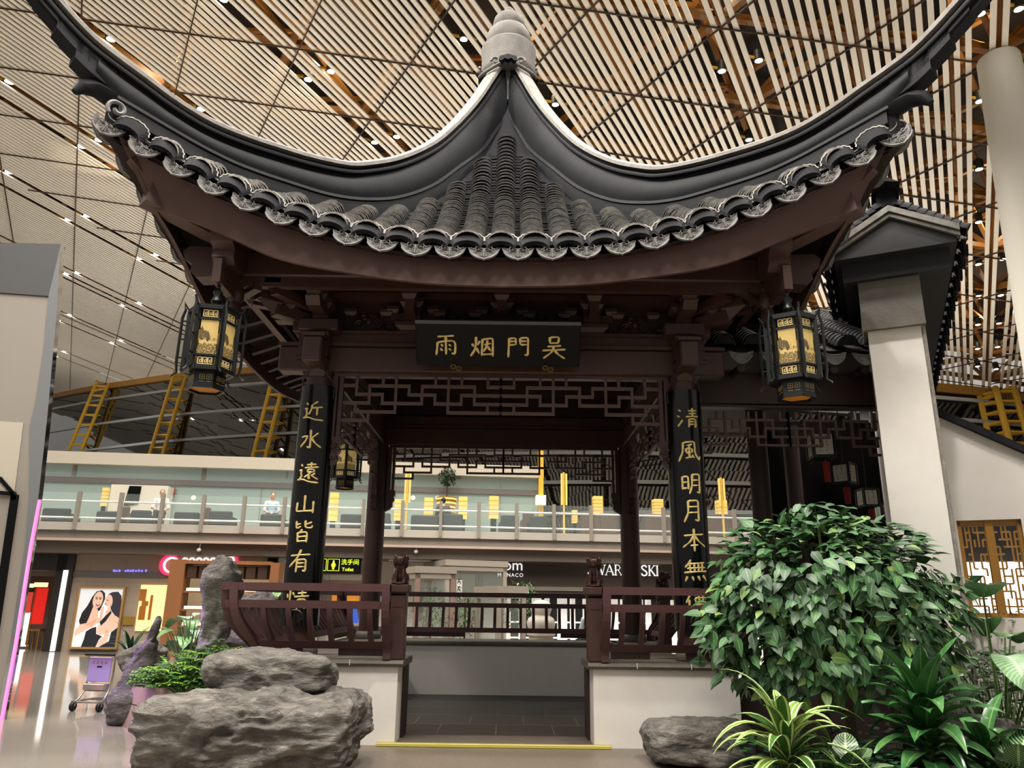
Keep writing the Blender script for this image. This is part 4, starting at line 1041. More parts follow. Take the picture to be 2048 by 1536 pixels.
# ================================================================== covered walkway joining the pavilion on the right
WK = thing('covered_walkway', (4.1, 1.6, 0), 'dark timber walkway with tiled eave joining the pavilion to the garden wall', 'walkway')
mb = MB(); mb.box(2.6, 5.35, .52, .72, 4.27, 4.72); mb.box(2.6, 5.35, .48, .76, 4.70, 4.74); mb.box(2.6, 5.35, .54, .7, 4.22, 4.25); mb.build('eave_beam', M_WOODD, WK)
mb = MB()
RZo = RZ; RZ = [z - .25 for z in RZo]
lattice(mb, -1.32, .11, .62, .03, .05, 4.0); RZ = RZo
mb.build('lattice_frieze', M_FASC, WK)
mb = MB(); mb.box(2.6, 5.4, .40, 5.6, 4.98, 5.06); mb.add([(2.3, .15, 4.93), (5.5, .15, 4.93), (5.5, 2.9, 6.46), (2.3, 2.9, 6.46)], [(0, 1, 2, 3)]); mb.add([(2.3, 5.6, 4.93), (5.5, 5.6, 4.93), (5.5, 2.9, 6.46), (2.3, 2.9, 6.46)], [(3, 2, 1, 0)])
mb.build('roof_deck', M_SOFF, WK)
def straight_row(mb, p0, p1, xa, n, r=.13, step=.075, na=8):
    """stacked half-round tiles from the ridge p0 down to the eave p1"""
    p0, p1, xa, n = map(Vector, (p0, p1, xa, n)); N = int((p1 - p0).length / step)
    def ring(u, lift): 
        c = p0.lerp(p1, u) + n * lift; return [c + xa * (-math.cos(PI * k / na) * r) + n * (math.sin(PI * k / na) * r) for k in range(na + 1)]
    for i in range(N):
        a = ring(i / N, 0); b = ring((i + 1) / N, .024); c = ring((i + 1) / N, 0); m_ = [p.lerp(q, .55) for p, q in zip(b, c)]; mb.grid([a, b], 0); mb.grid([b, m_], 1); mb.grid([m_, c], 2)
    e = ring(1, .03); mb.add(e, [tuple(range(na + 1))], 0)
def drip_at(mb, c, xa, y, n, W=.17):
    c, xa, y, n = map(Vector, (c, xa, y, n)); N = 12; bot = []; top = []
    for k in range(N + 1):
        u = -1 + 2 * k / N; top.append(c + xa * W * u - n * (.05 * (1 - u * u))); bot.append(c + xa * W * u - n * (.02 + .17 * (1 - abs(u) ** 1.7) ** .8) + y * .02)
    mb.grid([top, bot]); mb.grid([[p - y * .03 for p in bot], [p - y * .03 for p in top]]); mb.grid([bot, [p - y * .03 for p in bot]])
    mb.tube([p + y * .01 for p in bot[1:-1]], .011, 5); mb.tube([p + y * .01 for p in top[1:-1]], .009, 5)
    for sg in (-1, 1): mb.tube([c - n * (.1 - .03 * math.cos(a)) + xa * sg * (.06 + .03 * math.sin(a)) + y * .015 for a in [i * .8 for i in range(7)]], .007, 4)
nn = Vector((0, -1.53, 2.78)).normalized()
for i in range(8):
    x = 2.62 + i * .42
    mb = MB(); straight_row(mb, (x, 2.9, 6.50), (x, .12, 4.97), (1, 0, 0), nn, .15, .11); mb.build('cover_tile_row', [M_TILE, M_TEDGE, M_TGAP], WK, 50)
    if i < 7:
        mb = MB(); drip_at(mb, (x + .21, .10, 4.90), (1, 0, 0), (0, -1, 0), (0, 0, 1)); mb.build('drip_tile', M_DRIP, WK, 40)
        mb = MB(); mb.tube([(x + .21, .13, 4.66), (x + .21, .8, 4.72)], .055, 10); mb.build('rafter_end', M_WOODD, WK, 40)
for (px, Y) in ((1520, 2.2), (1588, 4.6)):
    p = at(px, 960, Y); mb = MB(); mb.lathe([(.15, 0), (.15, 4.9)], (p.x, Y, 0), 16); mb.build('column', M_WOODD, WK, 40)
mb = MB(); p = at(1560, 900, 5.4); mb.box(p.x - .35, 7.75, 5.4, 5.5, 0, 5.2); mb.build('dark_backdrop', mat('near_black_shade_backing', '#070505', .8, spec=.05), WK)  # added black sheet standing in for the walkway's dark depth
mb = MB(); mb.box(2.85, 5.2, .5, .8, .0, .62); mb.build('plinth_wall', M_SOFF, WK)  # dark colour here stands in for the shade below the bush

# paper lanterns inside the walkway
M_PAPER = mat('white_rice_paper', '#c9c6bf', .8)
M_RED = mat('red_silk_tassel', '#8c1f1c', .7)
M_INK = mat('black_ink', '#1a1817', .7)
def paper_lantern(c, s, yaw, label):
    c = Vector(c); r = thing('paper_lantern', c, label, 'lantern'); R = Matrix.Translation(c) @ Matrix.Rotation(yaw, 4, 'Z')
    for k in range(4):
        Rk = R @ Matrix.Rotation(k * PI / 2, 4, 'Z'); mb = MB(Rk); mb.box(-s * .8, s * .8, -s - .004, -s, -s, s); p = mb.build('paper_pane', M_PAPER, r)
        mb = MB(Rk)
        for cx in (-.35, .25):
            for j in range(6):
                if random.random() < .85:
                    z = s * (.75 - j * .27); x = s * cx + random.uniform(-.01, .01)
                    for q in range(3): a = random.uniform(0, PI); l = s * .08; mb.bar((x - l * math.cos(a), -s - .006, z - l * math.sin(a)), (x + l * math.cos(a), -s - .006, z + l * math.sin(a)), s * .03, .002, (0, 1, 0))
        mb.build('ink_script', M_INK, p)
    mb = MB(R)
    for sx in (-1, 1):
        for sy in (-1, 1): mb.box(sx * s - .02, sx * s + .02, sy * s - .02, sy * s + .02, -s * 1.15, s * 1.12)
    for z in (-1.12, 1.08): mb.box(-s * 1.05, s * 1.05, -s * 1.05, s * 1.05, z * s - .02, z * s + .02)
    mb.build('frame', M_LANT, r)
    mb = MB(R); mb.tube([(0, 0, s * 1.1), (0, 0, 4.97 - c.z)], .008, 5); mb.build('cord', M_LANT, r)
    mb = MB(R); mb.tube([(s * .3, 0, -s * 1.12), (s * .3, 0, -s * 1.5)], .012, 6); mb.lathe([(.02, -s * 1.5), (.05, -s * 1.55), (.045, -s * 3.4), (.01, -s * 3.42)], (s * .3, 0, 0), 10); mb.build('tassel', M_RED, r, 40)
for (px, py, Y, s, yaw, lb) in ((1642, 892, 1.3, .155, -.12, 'white paper lantern with ink script hanging nearest under the dark walkway beam'), (1688, 948, 2.2, .135, .75, 'white paper lantern turned corner on, second in the row under the dark walkway'), (1735, 996, 3.2, .125, .05, 'white paper lantern low in the row, third under the dark walkway'), (1769, 1024, 4.2, .12, .1, 'white paper lantern farthest in the row, close to the white garden wall')):
    paper_lantern(at(px, py, Y), s, yaw, lb)

# ================================================================== white garden wall with its own gabled tile cap, running away to the right
gy = Vector((.43, .903, 0)).normalized(); gx = Vector((gy.y, -gy.x, 0)); G0 = at(1670, 500, -.5); gd = gy.dot(G0)
def gp(px, py, off=0): return on_plane(px, py, gy, gd + off)
GM = frame(Vector((G0.x, G0.y, 0)), gx, gy, (0, 0, 1)); GI = GM.inverted()
def gl(px, py, off=0): return GI @ gp(px, py, off)
ap = gl(1775, 410); el = gl(1668, 505); er = gl(1922, 452); wl = gl(1765, 900, .35); wr = gl(1898, 1000, .35)
GW = thing('garden_wall', GM @ Vector(((wl.x + wr.x) / 2, 4, 0)), 'tall white plastered wall end under a gabled dark tile cap', 'wall')
xc = ap.x; hw = (er.x - el.x) / 2; ez = (el.z + er.z) / 2; LEN = 11
wx0, wx1 = wl.x, wr.x; zg = gl(1808, 655, .35).z; zt_ = gl(1795, 552, .35).z
mb = MB(GM); mb.box(wx0, wx1, .35, LEN, 0, zg); GWb = mb.build('plaster_body', M_WHITE, GW)
mb = MB(GM); mb.box(wx0 - .05, wx1 + .03, .28, LEN, zg, zt_ + .3); mb.build('grey_cement_top', mat('stained_grey_cement', '#77726c', .85, n=(4, '#5e5a55', .3), bump=(20, .2)), GW)
mb = MB(GM); mb.box(wx1 - .03, wx1 + .02, .33, LEN, 0, zg, bev=.02); mb.build('worn_corner', mat('worn_grey_plaster_edge', '#a09b93', .9, n=(12, '#75716b', .25), bump=(30, .5)), GW)
# gable head
M_GAB = mat('dark_grey_plaster', '#2c2d2e', .7, n=(3, '#1d1e20', .35))
zb_ = gl(1790, 545).z
mb = MB(GM)
pr = [(xc - hw * .97, ez - .02), (xc, ap.z - .1), (xc + hw * .97, ez - .02), (xc + hw * .97, ez - .14), (xc - hw * .97, ez - .14)]
mb.prism(pr, 'y', .04, LEN); mb.box(xc - hw * .86, xc + hw * .86, .2, LEN, zt_ - .05, ez - .1); mb.build('gable_head', M_GAB, GW)
mb = MB(GM)
for sg in (-1, 1):
    for (dz, t, yy, hh_) in ((0, .07, -.04, .085), (-.1, .05, -.01, .05)):
        a = (xc, ap.z - .02 + dz); b = (xc + sg * hw * 1.02, ez + .06 + dz)
        pr = [a, b, (b[0], b[1] - hh_), (a[0], a[1] - hh_)]
        mb.prism(pr if sg > 0 else pr[::-1], 'y', yy, yy + .12)
mb.build('rake_moulding', mat('weathered_rake_moulding', '#8c8982', .8, n=(9, '#4d4b48', .3)), GW)
for sg in (-1, 1):
    ts_ = Vector((sg * hw, 0, ez - ap.z)).normalized(); nn_ = Vector((-ts_.z * sg, 0, ts_.x * sg)).normalized()
    if nn_.z < 0: nn_ = -nn_
    mb = MB(GM); mb.add([(xc, 0, ap.z + .02), (xc + sg * hw * 1.05, 0, ez + .02), (xc + sg * hw * 1.05, LEN, ez + .02), (xc, LEN, ap.z + .02)], [(0, 1, 2, 3) if sg < 0 else (3, 2, 1, 0)]); mb.build('cap_slope', M_TILE, GW)
    for i in range(26):
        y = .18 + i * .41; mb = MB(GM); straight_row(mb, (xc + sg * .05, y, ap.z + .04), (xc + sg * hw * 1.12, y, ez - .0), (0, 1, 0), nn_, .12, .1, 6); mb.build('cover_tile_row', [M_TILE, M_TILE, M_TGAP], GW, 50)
        mb = MB(GM); drip_at(mb, (xc + sg * hw * 1.1, y + .205, ez - .03), (0, 1, 0), (sg, 0, 0), (0, 0, 1), .16); mb.build('drip_tile', M_TILE, GW, 40)
mb = MB(GM); pr = [(xc - .13, ap.z + .02), (xc - .11, ap.z + .26), (xc, ap.z + .32), (xc + .11, ap.z + .26), (xc + .13, ap.z + .02)]; mb.prism(pr, 'y', .1, LEN); mb.prism([(xc - .17, ap.z + .25), (xc, ap.z + .37), (xc + .17, ap.z + .25), (xc, ap.z + .30)], 'y', -.1, LEN); mb.build('cap_ridge', M_RIDGE, GW)

# white wall with a lattice window further back
q0 = gl(1905, 1040, 3.2); q1 = gl(2041, 1236, 3.2)
WM = GM @ Matrix.Translation((0, 3.2, 0))
zw0, zw1 = q1.z, gl(1960, 1040, 3.2).z; xw0 = gl(1921, 1100, 3.2).x; xw1 = gl(2042, 1040, 3.2).x
s0 = gl(1900, 842, 3.2); s1 = gl(2048, 906, 3.2); k_ = (s1.z - s0.z) / (s1.x - s0.x)
top = lambda x: s0.z + (x - s0.x) * k_
XA, XB = s0.x - .9, s1.x + 6; mb = MB(WM)
def pris(x0, x1, zl0, zl1, zh0, zh1): mb.prism([(x0, zl0), (x1, zl1), (x1, zh1), (x0, zh0)], 'y', 0, .25)
pris(XA, xw0, 0, 0, top(XA), top(xw0)); pris(xw1, XB, 0, 0, top(xw1), top(XB)); pris(xw0, xw1, 0, 0, zw0, zw0); pris(xw0, xw1, zw1, zw1, top(xw0), top(xw1))
struct(mb.build('wall_garden', M_WHITE))
mb = MB(WM); mb.prism([(XA, top(XA) - .02), (XB, top(XB) - .02), (XB, top(XB) + .1), (XA, top(XA) + .1)], 'y', -.12, .37); struct(mb.build('trim_3', M_TILE))
M_WGOLD = mat('golden_brown_window_wood', '#a1742f', .45)
mb = MB(WM); fw_ = .05
for (a, b, c, d) in ((xw0, xw1, zw1 - .07, zw1), (xw0, xw1, zw0, zw0 + .05), (xw0, xw0 + fw_, zw0, zw1), (xw1 - fw_, xw1, zw0, zw1)): mb.box(a, b, .06, .14, c, d)
mid = (xw0 + xw1) / 2; mb.box(mid - .05, mid + .05, .05, .13, zw0, zw1)
W1_ = struct(mb.build('window_1', M_WGOLD))
def fret(mb, x0, x1, z0, z1, seed):
    rnd = random.Random(seed); nx, nz = 6, 12; dx, dz = (x1 - x0) / nx, (z1 - z0) / nz; b = .012
    hole = lambda i, j: 2 <= i < 4 and 6 <= j < 9
    for j in range(nz + 1):
        for i in range(nx):
            if (j in (0, nz) or rnd.random() < .62) and not (hole(i, j) and hole(i, j - 1)): mb.box(x0 + i * dx, x0 + (i + 1) * dx, .075, .105, z0 + j * dz - b, z0 + j * dz + b)
    for i in range(nx + 1):
        for j in range(nz):
            if (i in (0, nx) or rnd.random() < .62) and not (hole(i, j) and hole(i - 1, j)): mb.box(x0 + i * dx - b, x0 + i * dx + b, .077, .103, z0 + j * dz, z0 + (j + 1) * dz)
for n_, (a, b) in enumerate(((xw0 + fw_, mid - .05), (mid + .05, xw1 - fw_))):
    mb = MB(WM); fret(mb, a, b, zw0 + .05, zw1 - .07, 3 + n_); o = mb.build('window_lattice', M_WGOLD, None); o.parent = W1_; o.location = ORG[o.name] - ORG[W1_.name]; ORG[o.name] = ORG[W1_.name]
mb = MB(WM); mb.box(xw0 - .6, xw1 + 1.4, 2.0, 2.1, 0, zw1 + .4); struct(mb.build('wall_shop', mat('dark_shop_interior', '#1a1614', .6)))
mb = MB(WM); mb.box(xw0 - .2, mid + .62, 1.75, 1.8, zw0 - .5, zw1 - .52)
tag(mb.build('lit_display_screen', mat('bright_white_screen', '#ffffff', .4, emit=('#fff4ea', 2.2))), 'bright white display seen through the golden lattice window', 'display screen')

# tall round concrete column carrying the ceiling
s_, w_ = ceil_px(1996, 112); CPt = ceil_pt(s_, w_, -.1)
dz = (CPt - CAM).dot(_fw); rt_ = 38 * dz / FPX
mb = MB(); mb.lathe([(rt_ * 1.62, 0), (rt_ * 1.42, CPt.z * .4), (rt_ * 1.12, CPt.z * .85), (rt_, CPt.z - .05), (rt_ * .96, CPt.z)], (CPt.x, CPt.y, 0), 48)
tag(mb.build('round_column', mat('pale_grey_smooth_concrete', '#c9c5ba', .6, n=(.6, '#bdb9ae', .3)), None, 40), 'tall pale round column reaching the slatted ceiling at the right', 'column')

# grey kiosk at the left edge
KY = 1.2
def kp(px, py, Y=KY): q = at(px, py, Y); return (q.x, q.z)
KO = thing('kiosk', at(40, 1000, KY + 1.4).xy.to_3d(), 'pale grey kiosk with a mirrored edge and pink light strip', 'kiosk')
OUT = [(122, 488), (112, 640), (95, 830), (78, 985), (62, 1095), (32, 1290), (4, 1440)]
INN = [(97, 592), (88, 690), (72, 800), (60, 850), (58, 990), (50, 1090), (20, 1290), (-8, 1440)]
far = -11.5
mb = MB(); mb.prism([kp(*p) for p in INN] + [(far, 0), (far, kp(97, 592)[1] + .25)], 'y', KY + .02, KY + .12); mb.build('white_panel', mat('pale_warm_grey_panel', '#857f77', .45), KO)
mb = MB(); mb.box(far, -9.6, KY + .12, KY + 3, 0, kp(97, 592)[1]); mb.build('body', mat('pale_warm_grey_panel', '#857f77', .45), KO)
mb = MB(); p0 = kp(122, 488); p1 = kp(97, 592); mb.prism([p0, p1, (far, p1[1] + .28), (far, p0[1] + .05)], 'y', KY, KY + .12); mb.build('top_panel', mat('mid_grey_panel', '#4a4a4b', .45), KO)
mb = MB(); mb.prism([kp(*p) for p in OUT] + [kp(*p) for p in INN[::-1]], 'y', KY, KY + .1); mb.build('mirror_edge', mat('mirrored_steel', '#cfcfd0', .06, metal=1), KO)
mb = MB()
pk = [kp(*p) for p in ((80, 1000), (62, 1095), (32, 1290), (4, 1440))]
for a, b in zip(pk, pk[1:]): mb.bar((a[0] + .01, KY - .02, a[1]), (b[0] + .01, KY - .02, b[1]), .035, .035, (0, 1, 0))
mb.build('pink_light_strip', mat('pink_neon', '#ff7fb0', .4, emit=('#ff5f9e', 1.6)), KO)
mb = MB()
for a, b, w_ in (((0, 956), (26, 986), .05), ((26, 986), (30, 1000), .07), ((30, 990), (-14, 1290), .10), ((-2, 985), (28, 988), .05)): mb.bar((kp(*a)[0], KY, kp(*a)[1]), (kp(*b)[0], KY, kp(*b)[1]), .04, w_, (0, 0, 1))
mb.build('black_frame', M_BLACKM, KO)
mb = MB(); mb.prism([(far, kp(0, 845)[1] + .2), kp(46, 845), kp(28, 985), (far, kp(0, 985)[1] + .2)], 'y', KY + .005, KY + .03); mb.build('lower_ledge', mat('warm_grey_ledge', '#a9a294', .5), KO)

# the strip's own purple pink light on the rocks and the trolley
q_ = at(66, 1090, KY - .25); l = bpy.data.lights.new('strip_glow', 'SPOT'); l.energy = 420; l.color = (.55, .25, 1.0); l.shadow_soft_size = .25; l.spot_size = 1.2; l.spot_blend = .9
o = bpy.data.objects.new('strip_glow', l); COL.objects.link(o); o.location = q_; o.rotation_euler = (Vector((-4.4, 1.2, .8)) - q_).to_track_quat('-Z', 'Y').to_euler()
# ================================================================== two-storey shop gallery across the back
BO = Vector((-13.84, 13.39, 0)); BU = Vector((.9937, .1118, 0)); BN = Vector((-.1118, .9937, 0))
BM = frame(BO, BU, BN, (0, 0, 1)); BI = BM.inverted(); BD = BN.dot(BO)
def bp(px, py, off=0): q = BI @ on_plane(px, py, BN, BD + off); return q.x, q.z
def rect(px0, py0, px1, py1, off=0):
    a = bp(px0, (py0 + py1) / 2, off)[0]; b = bp(px1, (py0 + py1) / 2, off)[0]; c = (px0 + px1) / 2
    return a, b, bp(c, py1, off)[1], bp(c, py0, off)[1]
def bbox(mb, px0, py0, px1, py1, off=0, d=.1, mi=0, bev=0): a, b, z0, z1 = rect(px0, py0, px1, py1, off); return mb.box(a, b, off, off + d, z0, z1, mi, bev=bev)
A0, A1 = -9, 46
zz = lambda py, off=0: bp(250, py, off)[1]
M_BEIGE = mat('beige_stone_panel', '#a39383', .55, n=(.8, '#998979', .3))
M_FAW = mat('off_white_fascia', '#a8a298', .5)
M_GREYF = mat('warm_grey_fascia', '#857e75', .5)
M_DSOF = mat('dark_taupe_soffit', '#675d55', .6)
M_BAND = mat('mid_grey_band', '#6d6866', .5)
M_SHOPB = mat('dark_brown_shop_fascia', '#40362f', .5)
zt2, zb2 = zz(1046), zz(1062)
mb = MB(BM); mb.box(A0, A1, 0, 9, zb2, zt2); struct(mb.build('floor_gallery', M_FAW))
mb = MB(BM); mb.box(A0, A1, .12, 9, zz(1079, .12), zb2); struct(mb.build('trim_4', M_GREYF))
mb = MB(BM); mb.box(A0, A1, .05, .3, zz(1083, .05), zz(1078, .05)); struct(mb.build('trim_5', mat('pale_pink_edge', '#b09a8d', .5)))
mb = MB(BM); mb.box(A0, A1, .35, 9, zz(1107, .35), zz(1083, .35)); struct(mb.build('trim_6', M_DSOF))
SW = 1.2      # shop front plane
zs = zz(1107, SW)
aw0 = bp(135, 1200, SW)[0]; aw1 = bp(640, 1200, SW)[0]
mb = MB(BM); mb.box(aw0, aw1, SW, SW + .3, 0, zs)
struct(mb.build('wall_back', M_BEIGE))
mb = MB(BM); mb.box(aw0, bp(335, 1150, SW)[0], SW - .04, SW, zz(1155, SW), zz(1144, SW)); struct(mb.build('trim_7', M_BAND))
mb = MB(BM)
for k in range(12): a = aw0 + k * 1.05 + .5; mb.box(a - .006, a + .006, SW - .003, SW, 0, zs)
for z in (.7, 1.45, 2.2): mb.box(aw0, aw1, SW - .003, SW, z - .005, z + .005)
struct(mb.build('trim_8', mat('panel_joint', '#8f8275', .7)))
# dark shop portal at the far left
mb = MB(BM); a0, a1 = A0, aw0; bbox(mb, -60, 1107, 135, 1140, SW - .1, .3); a, b, z0, z1 = rect(102, 1107, 135, 1305, SW - .1); mb.box(b - .5, b, SW - .1, SW + 2, 0, z1); struct(mb.build('door_1', mat('near_black_portal', '#26211f', .35)))
mb = MB(BM); mb.box(A0, aw0 - .4, SW + 2.6, SW + 2.8, 0, zs); struct(mb.build('wall_boutique', mat('brown_boutique_wall', '#5a4a40', .6)))
mb = MB(BM); mb.box(A0, aw0 - .4, SW + 1.9, SW + 2.6, zz(1155, SW + 2), zz(1141, SW + 2)); struct(mb.build('trim_9', M_BAND))
a, b, z0, z1 = rect(113, 1140, 122, 1305, SW - .14)
mb = MB(BM); mb.box(a, b, SW - .14, SW - .1, .02, z1)
tag(mb.build('light_strip', mat('white_light_strip', '#ffffff', .4, emit=('#fff2e2', 2.5))), 'upright white light strip on the black shop portal', 'light')
def panel(name, px, off, m, label, cat, d=.06, par=None):
    mb = MB(BM); bbox(mb, *px, off, d); return tag(mb.build(name, m), label, cat) if par is None else mb.build(name, m, par)
O2 = SW + 1.6
M_REDP = mat('red_lit_panel', '#cf3a34', .4, emit=('#e2433a', .7))
r = thing('display_panel', BM @ Vector((rect(36, 1170, 62, 1290, O2)[0] + .3, O2, 0)), 'red and white lit display panel inside the black portal shop', 'display')
panel('white_field', (14, 1225, 60, 1293, ), O2, mat('white_lit_panel', '#ffffff', .4, emit=('#fff0e6', 1.6)), 0, 0, .06, r); panel('red_field', (24, 1184, 62, 1226), O2 - .01, M_REDP, 0, 0, .06, r); panel('header', (30, 1167, 66, 1175), O2, mat('warm_lit_header', '#ffe3b0', .4, emit=('#ffdca0', 1.5)), 0, 0, .08, r); panel('sign_band', (30, 1175, 66, 1184), O2 - .02, mat('dark_brown_band', '#4a2f20', .5), 0, 0, .06, r)
r = thing('banner', BM @ Vector((rect(64, 1170, 92, 1250, O2)[0] + .2, O2, 0)), 'tall bright red banner beside the red and white display', 'banner')
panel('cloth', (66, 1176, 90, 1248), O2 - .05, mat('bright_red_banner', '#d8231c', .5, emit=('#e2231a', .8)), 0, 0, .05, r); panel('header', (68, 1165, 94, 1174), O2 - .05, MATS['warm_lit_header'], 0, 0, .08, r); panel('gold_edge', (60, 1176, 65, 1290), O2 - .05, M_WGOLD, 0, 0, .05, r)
r = thing('side_table', BM @ Vector((rect(60, 1270, 85, 1300, O2)[0] + .2, O2 - .3, 0)), 'small golden wooden table standing under the red banner', 'table')
a, b, z0, z1 = rect(56, 1258, 80, 1300, O2 - .4)
mb = MB(BM); mb.box(a, b, O2 - .5, O2 - .1, z1 - .06, z1); mb.build('tabletop', M_WGOLD, r)
for xx in (a + .03, b - .03):
    for yy in (O2 - .47, O2 - .13): mb = MB(BM); mb.box(xx - .02, xx + .02, yy - .02, yy + .02, 0, z1 - .06); mb.build('leg', M_WGOLD, r)

# lit advertising poster with two laughing women in black tops
a, b, z0, z1 = rect(152, 1177, 239, 1294, SW - .1); PO = thing('poster', BM @ Vector(((a + b) / 2, SW - .1, z0)), 'lit poster of two women in black tops embracing, in a gold frame', 'poster')
W_, H_ = b - a, z1 - z0
mb = MB(BM); t = .06
for (x0, x1, y0, y1) in ((a - t, b + t, z1, z1 + t), (a - t, b + t, z0 - t, z0), (a - t, a, z0, z1), (b, b + t, z0, z1)): mb.box(x0, x1, SW - .14, SW, y0, y1)
mb.build('gold_frame', mat('gold_poster_frame', '#b58f56', .4, metal=.4), PO)
def poly_panel(name, polys, m, d):
    mb = MB(BM)
    for pl in polys: mb.prism([(a + u * W_, z0 + v * H_) for u, v in pl], 'y', SW - .1 - d, SW - .1 - d + .004)
    return mb.build(name, m, PO)
def lit(nm, c, e=.75): return mat(nm, c, .5, emit=(c, e * .35))
poly_panel('white_ground', [[(0, 0), (1, 0), (1, 1), (0, 1)]], lit('lit_white', '#d9dbdd', 1.4), 0)
ell = lambda cx, cy, rx, ry, n=18, t=0: [(cx + rx * math.cos(i * 2 * PI / n) * math.cos(t) - ry * math.sin(i * 2 * PI / n) * math.sin(t), cy + rx * math.cos(i * 2 * PI / n) * math.sin(t) + ry * math.sin(i * 2 * PI / n) * math.cos(t)) for i in range(n)]
poly_panel('long_hair', [[(.30, .86), (.38, .95), (.50, .97), (.58, .92), (.60, .82), (.52, .62), (.36, .58), (.33, .45), (.26, .32), (.14, .33), (.08, .44), (.12, .58), (.22, .70)]], lit('printed_dark_hair', '#241f22', .3), .004)
poly_panel('smooth_hair', [[(.66, .90), (.74, .94), (.88, .95), (.97, .88), (1.0, .74), (1.0, .50), (.93, .44), (.86, .56), (.78, .62), (.74, .72), (.70, .80)]], lit('printed_dark_hair2', '#35333d', .35), .004)
poly_panel('skin', [ell(.44, .80, .115, .15, t=-.15), [(.36, .70), (.47, .64), (.50, .52), (.42, .34), (.24, .36), (.30, .50)], [(.24, .40), (.36, .42), (.52, .50), (.57, .44), (.40, .34), (.16, .24), (.04, .18), (.02, .26), (.12, .38)], ell(.70, .78, .085, .12, t=.2), [(.66, .66), (.76, .66), (.84, .56), (.98, .50), (1, .36), (.86, .26), (.58, .20), (.52, .26), (.54, .38), (.62, .36), (.66, .50)], [(.50, .02), (.62, .02), (.80, .10), (.82, .24), (.74, .30), (.70, .18)], [(.55, .68), (.60, .70), (.61, .52), (.57, .40), (.53, .44)]], lit('printed_skin', '#e8bfa8', .75), .008)
poly_panel('black_tops', [[(.22, .0), (.55, .0), (.60, .12), (.66, .18), (.52, .22), (.50, .34), (.40, .32), (.28, .26), (.26, .12)], [(.56, .42), (.66, .52), (.78, .62), (.80, .58), (.70, .44), (.60, .36)], [(.62, .0), (1.0, .0), (1.0, .34), (.86, .25), (.84, .1)]], lit('printed_black_top', '#22242c', .25), .012)
poly_panel('faces', [ell(.455, .725, .045, .032, 12), ell(.635, .735, .02, .012, 8)], lit('printed_lips', '#b04a48', .5), .012)
poly_panel('eyes', [ell(.405, .825, .026, .010, 10), ell(.49, .82, .026, .010, 10), [(.37, .852), (.43, .856), (.43, .848), (.37, .844)], [(.46, .852), (.52, .845), (.52, .837), (.46, .844)], ell(.665, .80, .02, .008, 8)], lit('printed_eye', '#2a1d1a', .2), .012)
poly_panel('teeth', [ell(.455, .735, .03, .014, 10), ell(.67, .665, .035, .035, 10)], lit('printed_white', '#ffffff', 1), .016)
panel('wall_plate', (246, 1233, 268, 1250), SW - .05, mat('gold_sign_plate', '#a98a3c', .35, metal=.5), 'small gold plate on the beige wall beside the poster', 'sign')
r = thing('shop_window', BM @ Vector((rect(275, 1170, 332, 1250, SW)[0] + .5, SW, 0)), 'glowing yellow shop window with wooden fittings between poster and shelf unit', 'shop window')
panel('lit_interior', (276, 1170, 336, 1262), SW - .06, mat('glowing_yellow_interior', '#f3d489', .4, emit=('#f6d27c', 1.5)), 0, 0, .06, r)
for px in ((279, 1178, 292, 1202), (277, 1212, 290, 1240), (298, 1190, 303, 1240), (283, 1202, 296, 1212)): panel('wooden_fitting', px, SW - .1, mat('orange_wood_fitting', '#b06a22', .5), 0, 0, .04, r)

# partly hidden glowing red-and-white sign, blue lettering over the grey band
r = thing('glowing_sign', BM @ Vector((bp(390, 1128, SW)[0], SW - .1, zz(1145, SW))), 'red glowing sign with white halo half hidden behind the wooden shelf unit', 'sign')
def ring(px, py, rad, a0, a1, tr, m, nm, off, par):
    x, z = bp(px, py, off); mb = MB(BM); mb.tube([(x + rad * math.cos(t), off, z + rad * math.sin(t)) for t in [a0 + (a1 - a0) * i / 16 for i in range(17)]], tr, 6); mb.build(nm, m, par, 60)
M_REDN = mat('red_neon', '#e0355a', .4, emit=('#ff3060', 1.2)); M_WHN = mat('white_halo_neon', '#fff1ec', .4, emit=('#ffe9e0', 1.8))
ring(340, 1130, .26, .8, 5.4, .07, M_REDN, 'red_stroke', SW - .1, r); ring(343, 1130, .22, .4, 5.8, .035, M_WHN, 'white_halo', SW - .16, r)
ring(460, 1122, .2, -1.2, 2.6, .06, M_REDN, 'red_stroke', SW - .1, r); ring(458, 1122, .15, -1.4, 2.8, .03, M_WHN, 'white_halo', SW - .16, r)
for i in range(6): ring(370 + i * 14, 1121, .07, 0, 3.2, .03, M_WHN, 'white_stroke', SW - .12, r)
mb = MB(BM)
for i, px in enumerate((226, 231, 237, 249, 254, 259, 264, 270, 276, 282, 290)): bbox(mb, px, 1139 + (i % 2), px + 3.4, 1143.6, SW - .06, .03)
tag(mb.build('blue_lettering', mat('blue_violet_neon', '#8a80ff', .4, emit=('#7d74ff', 1.4))), 'low blue violet glowing letters standing on the grey band of the beige wall', 'sign')

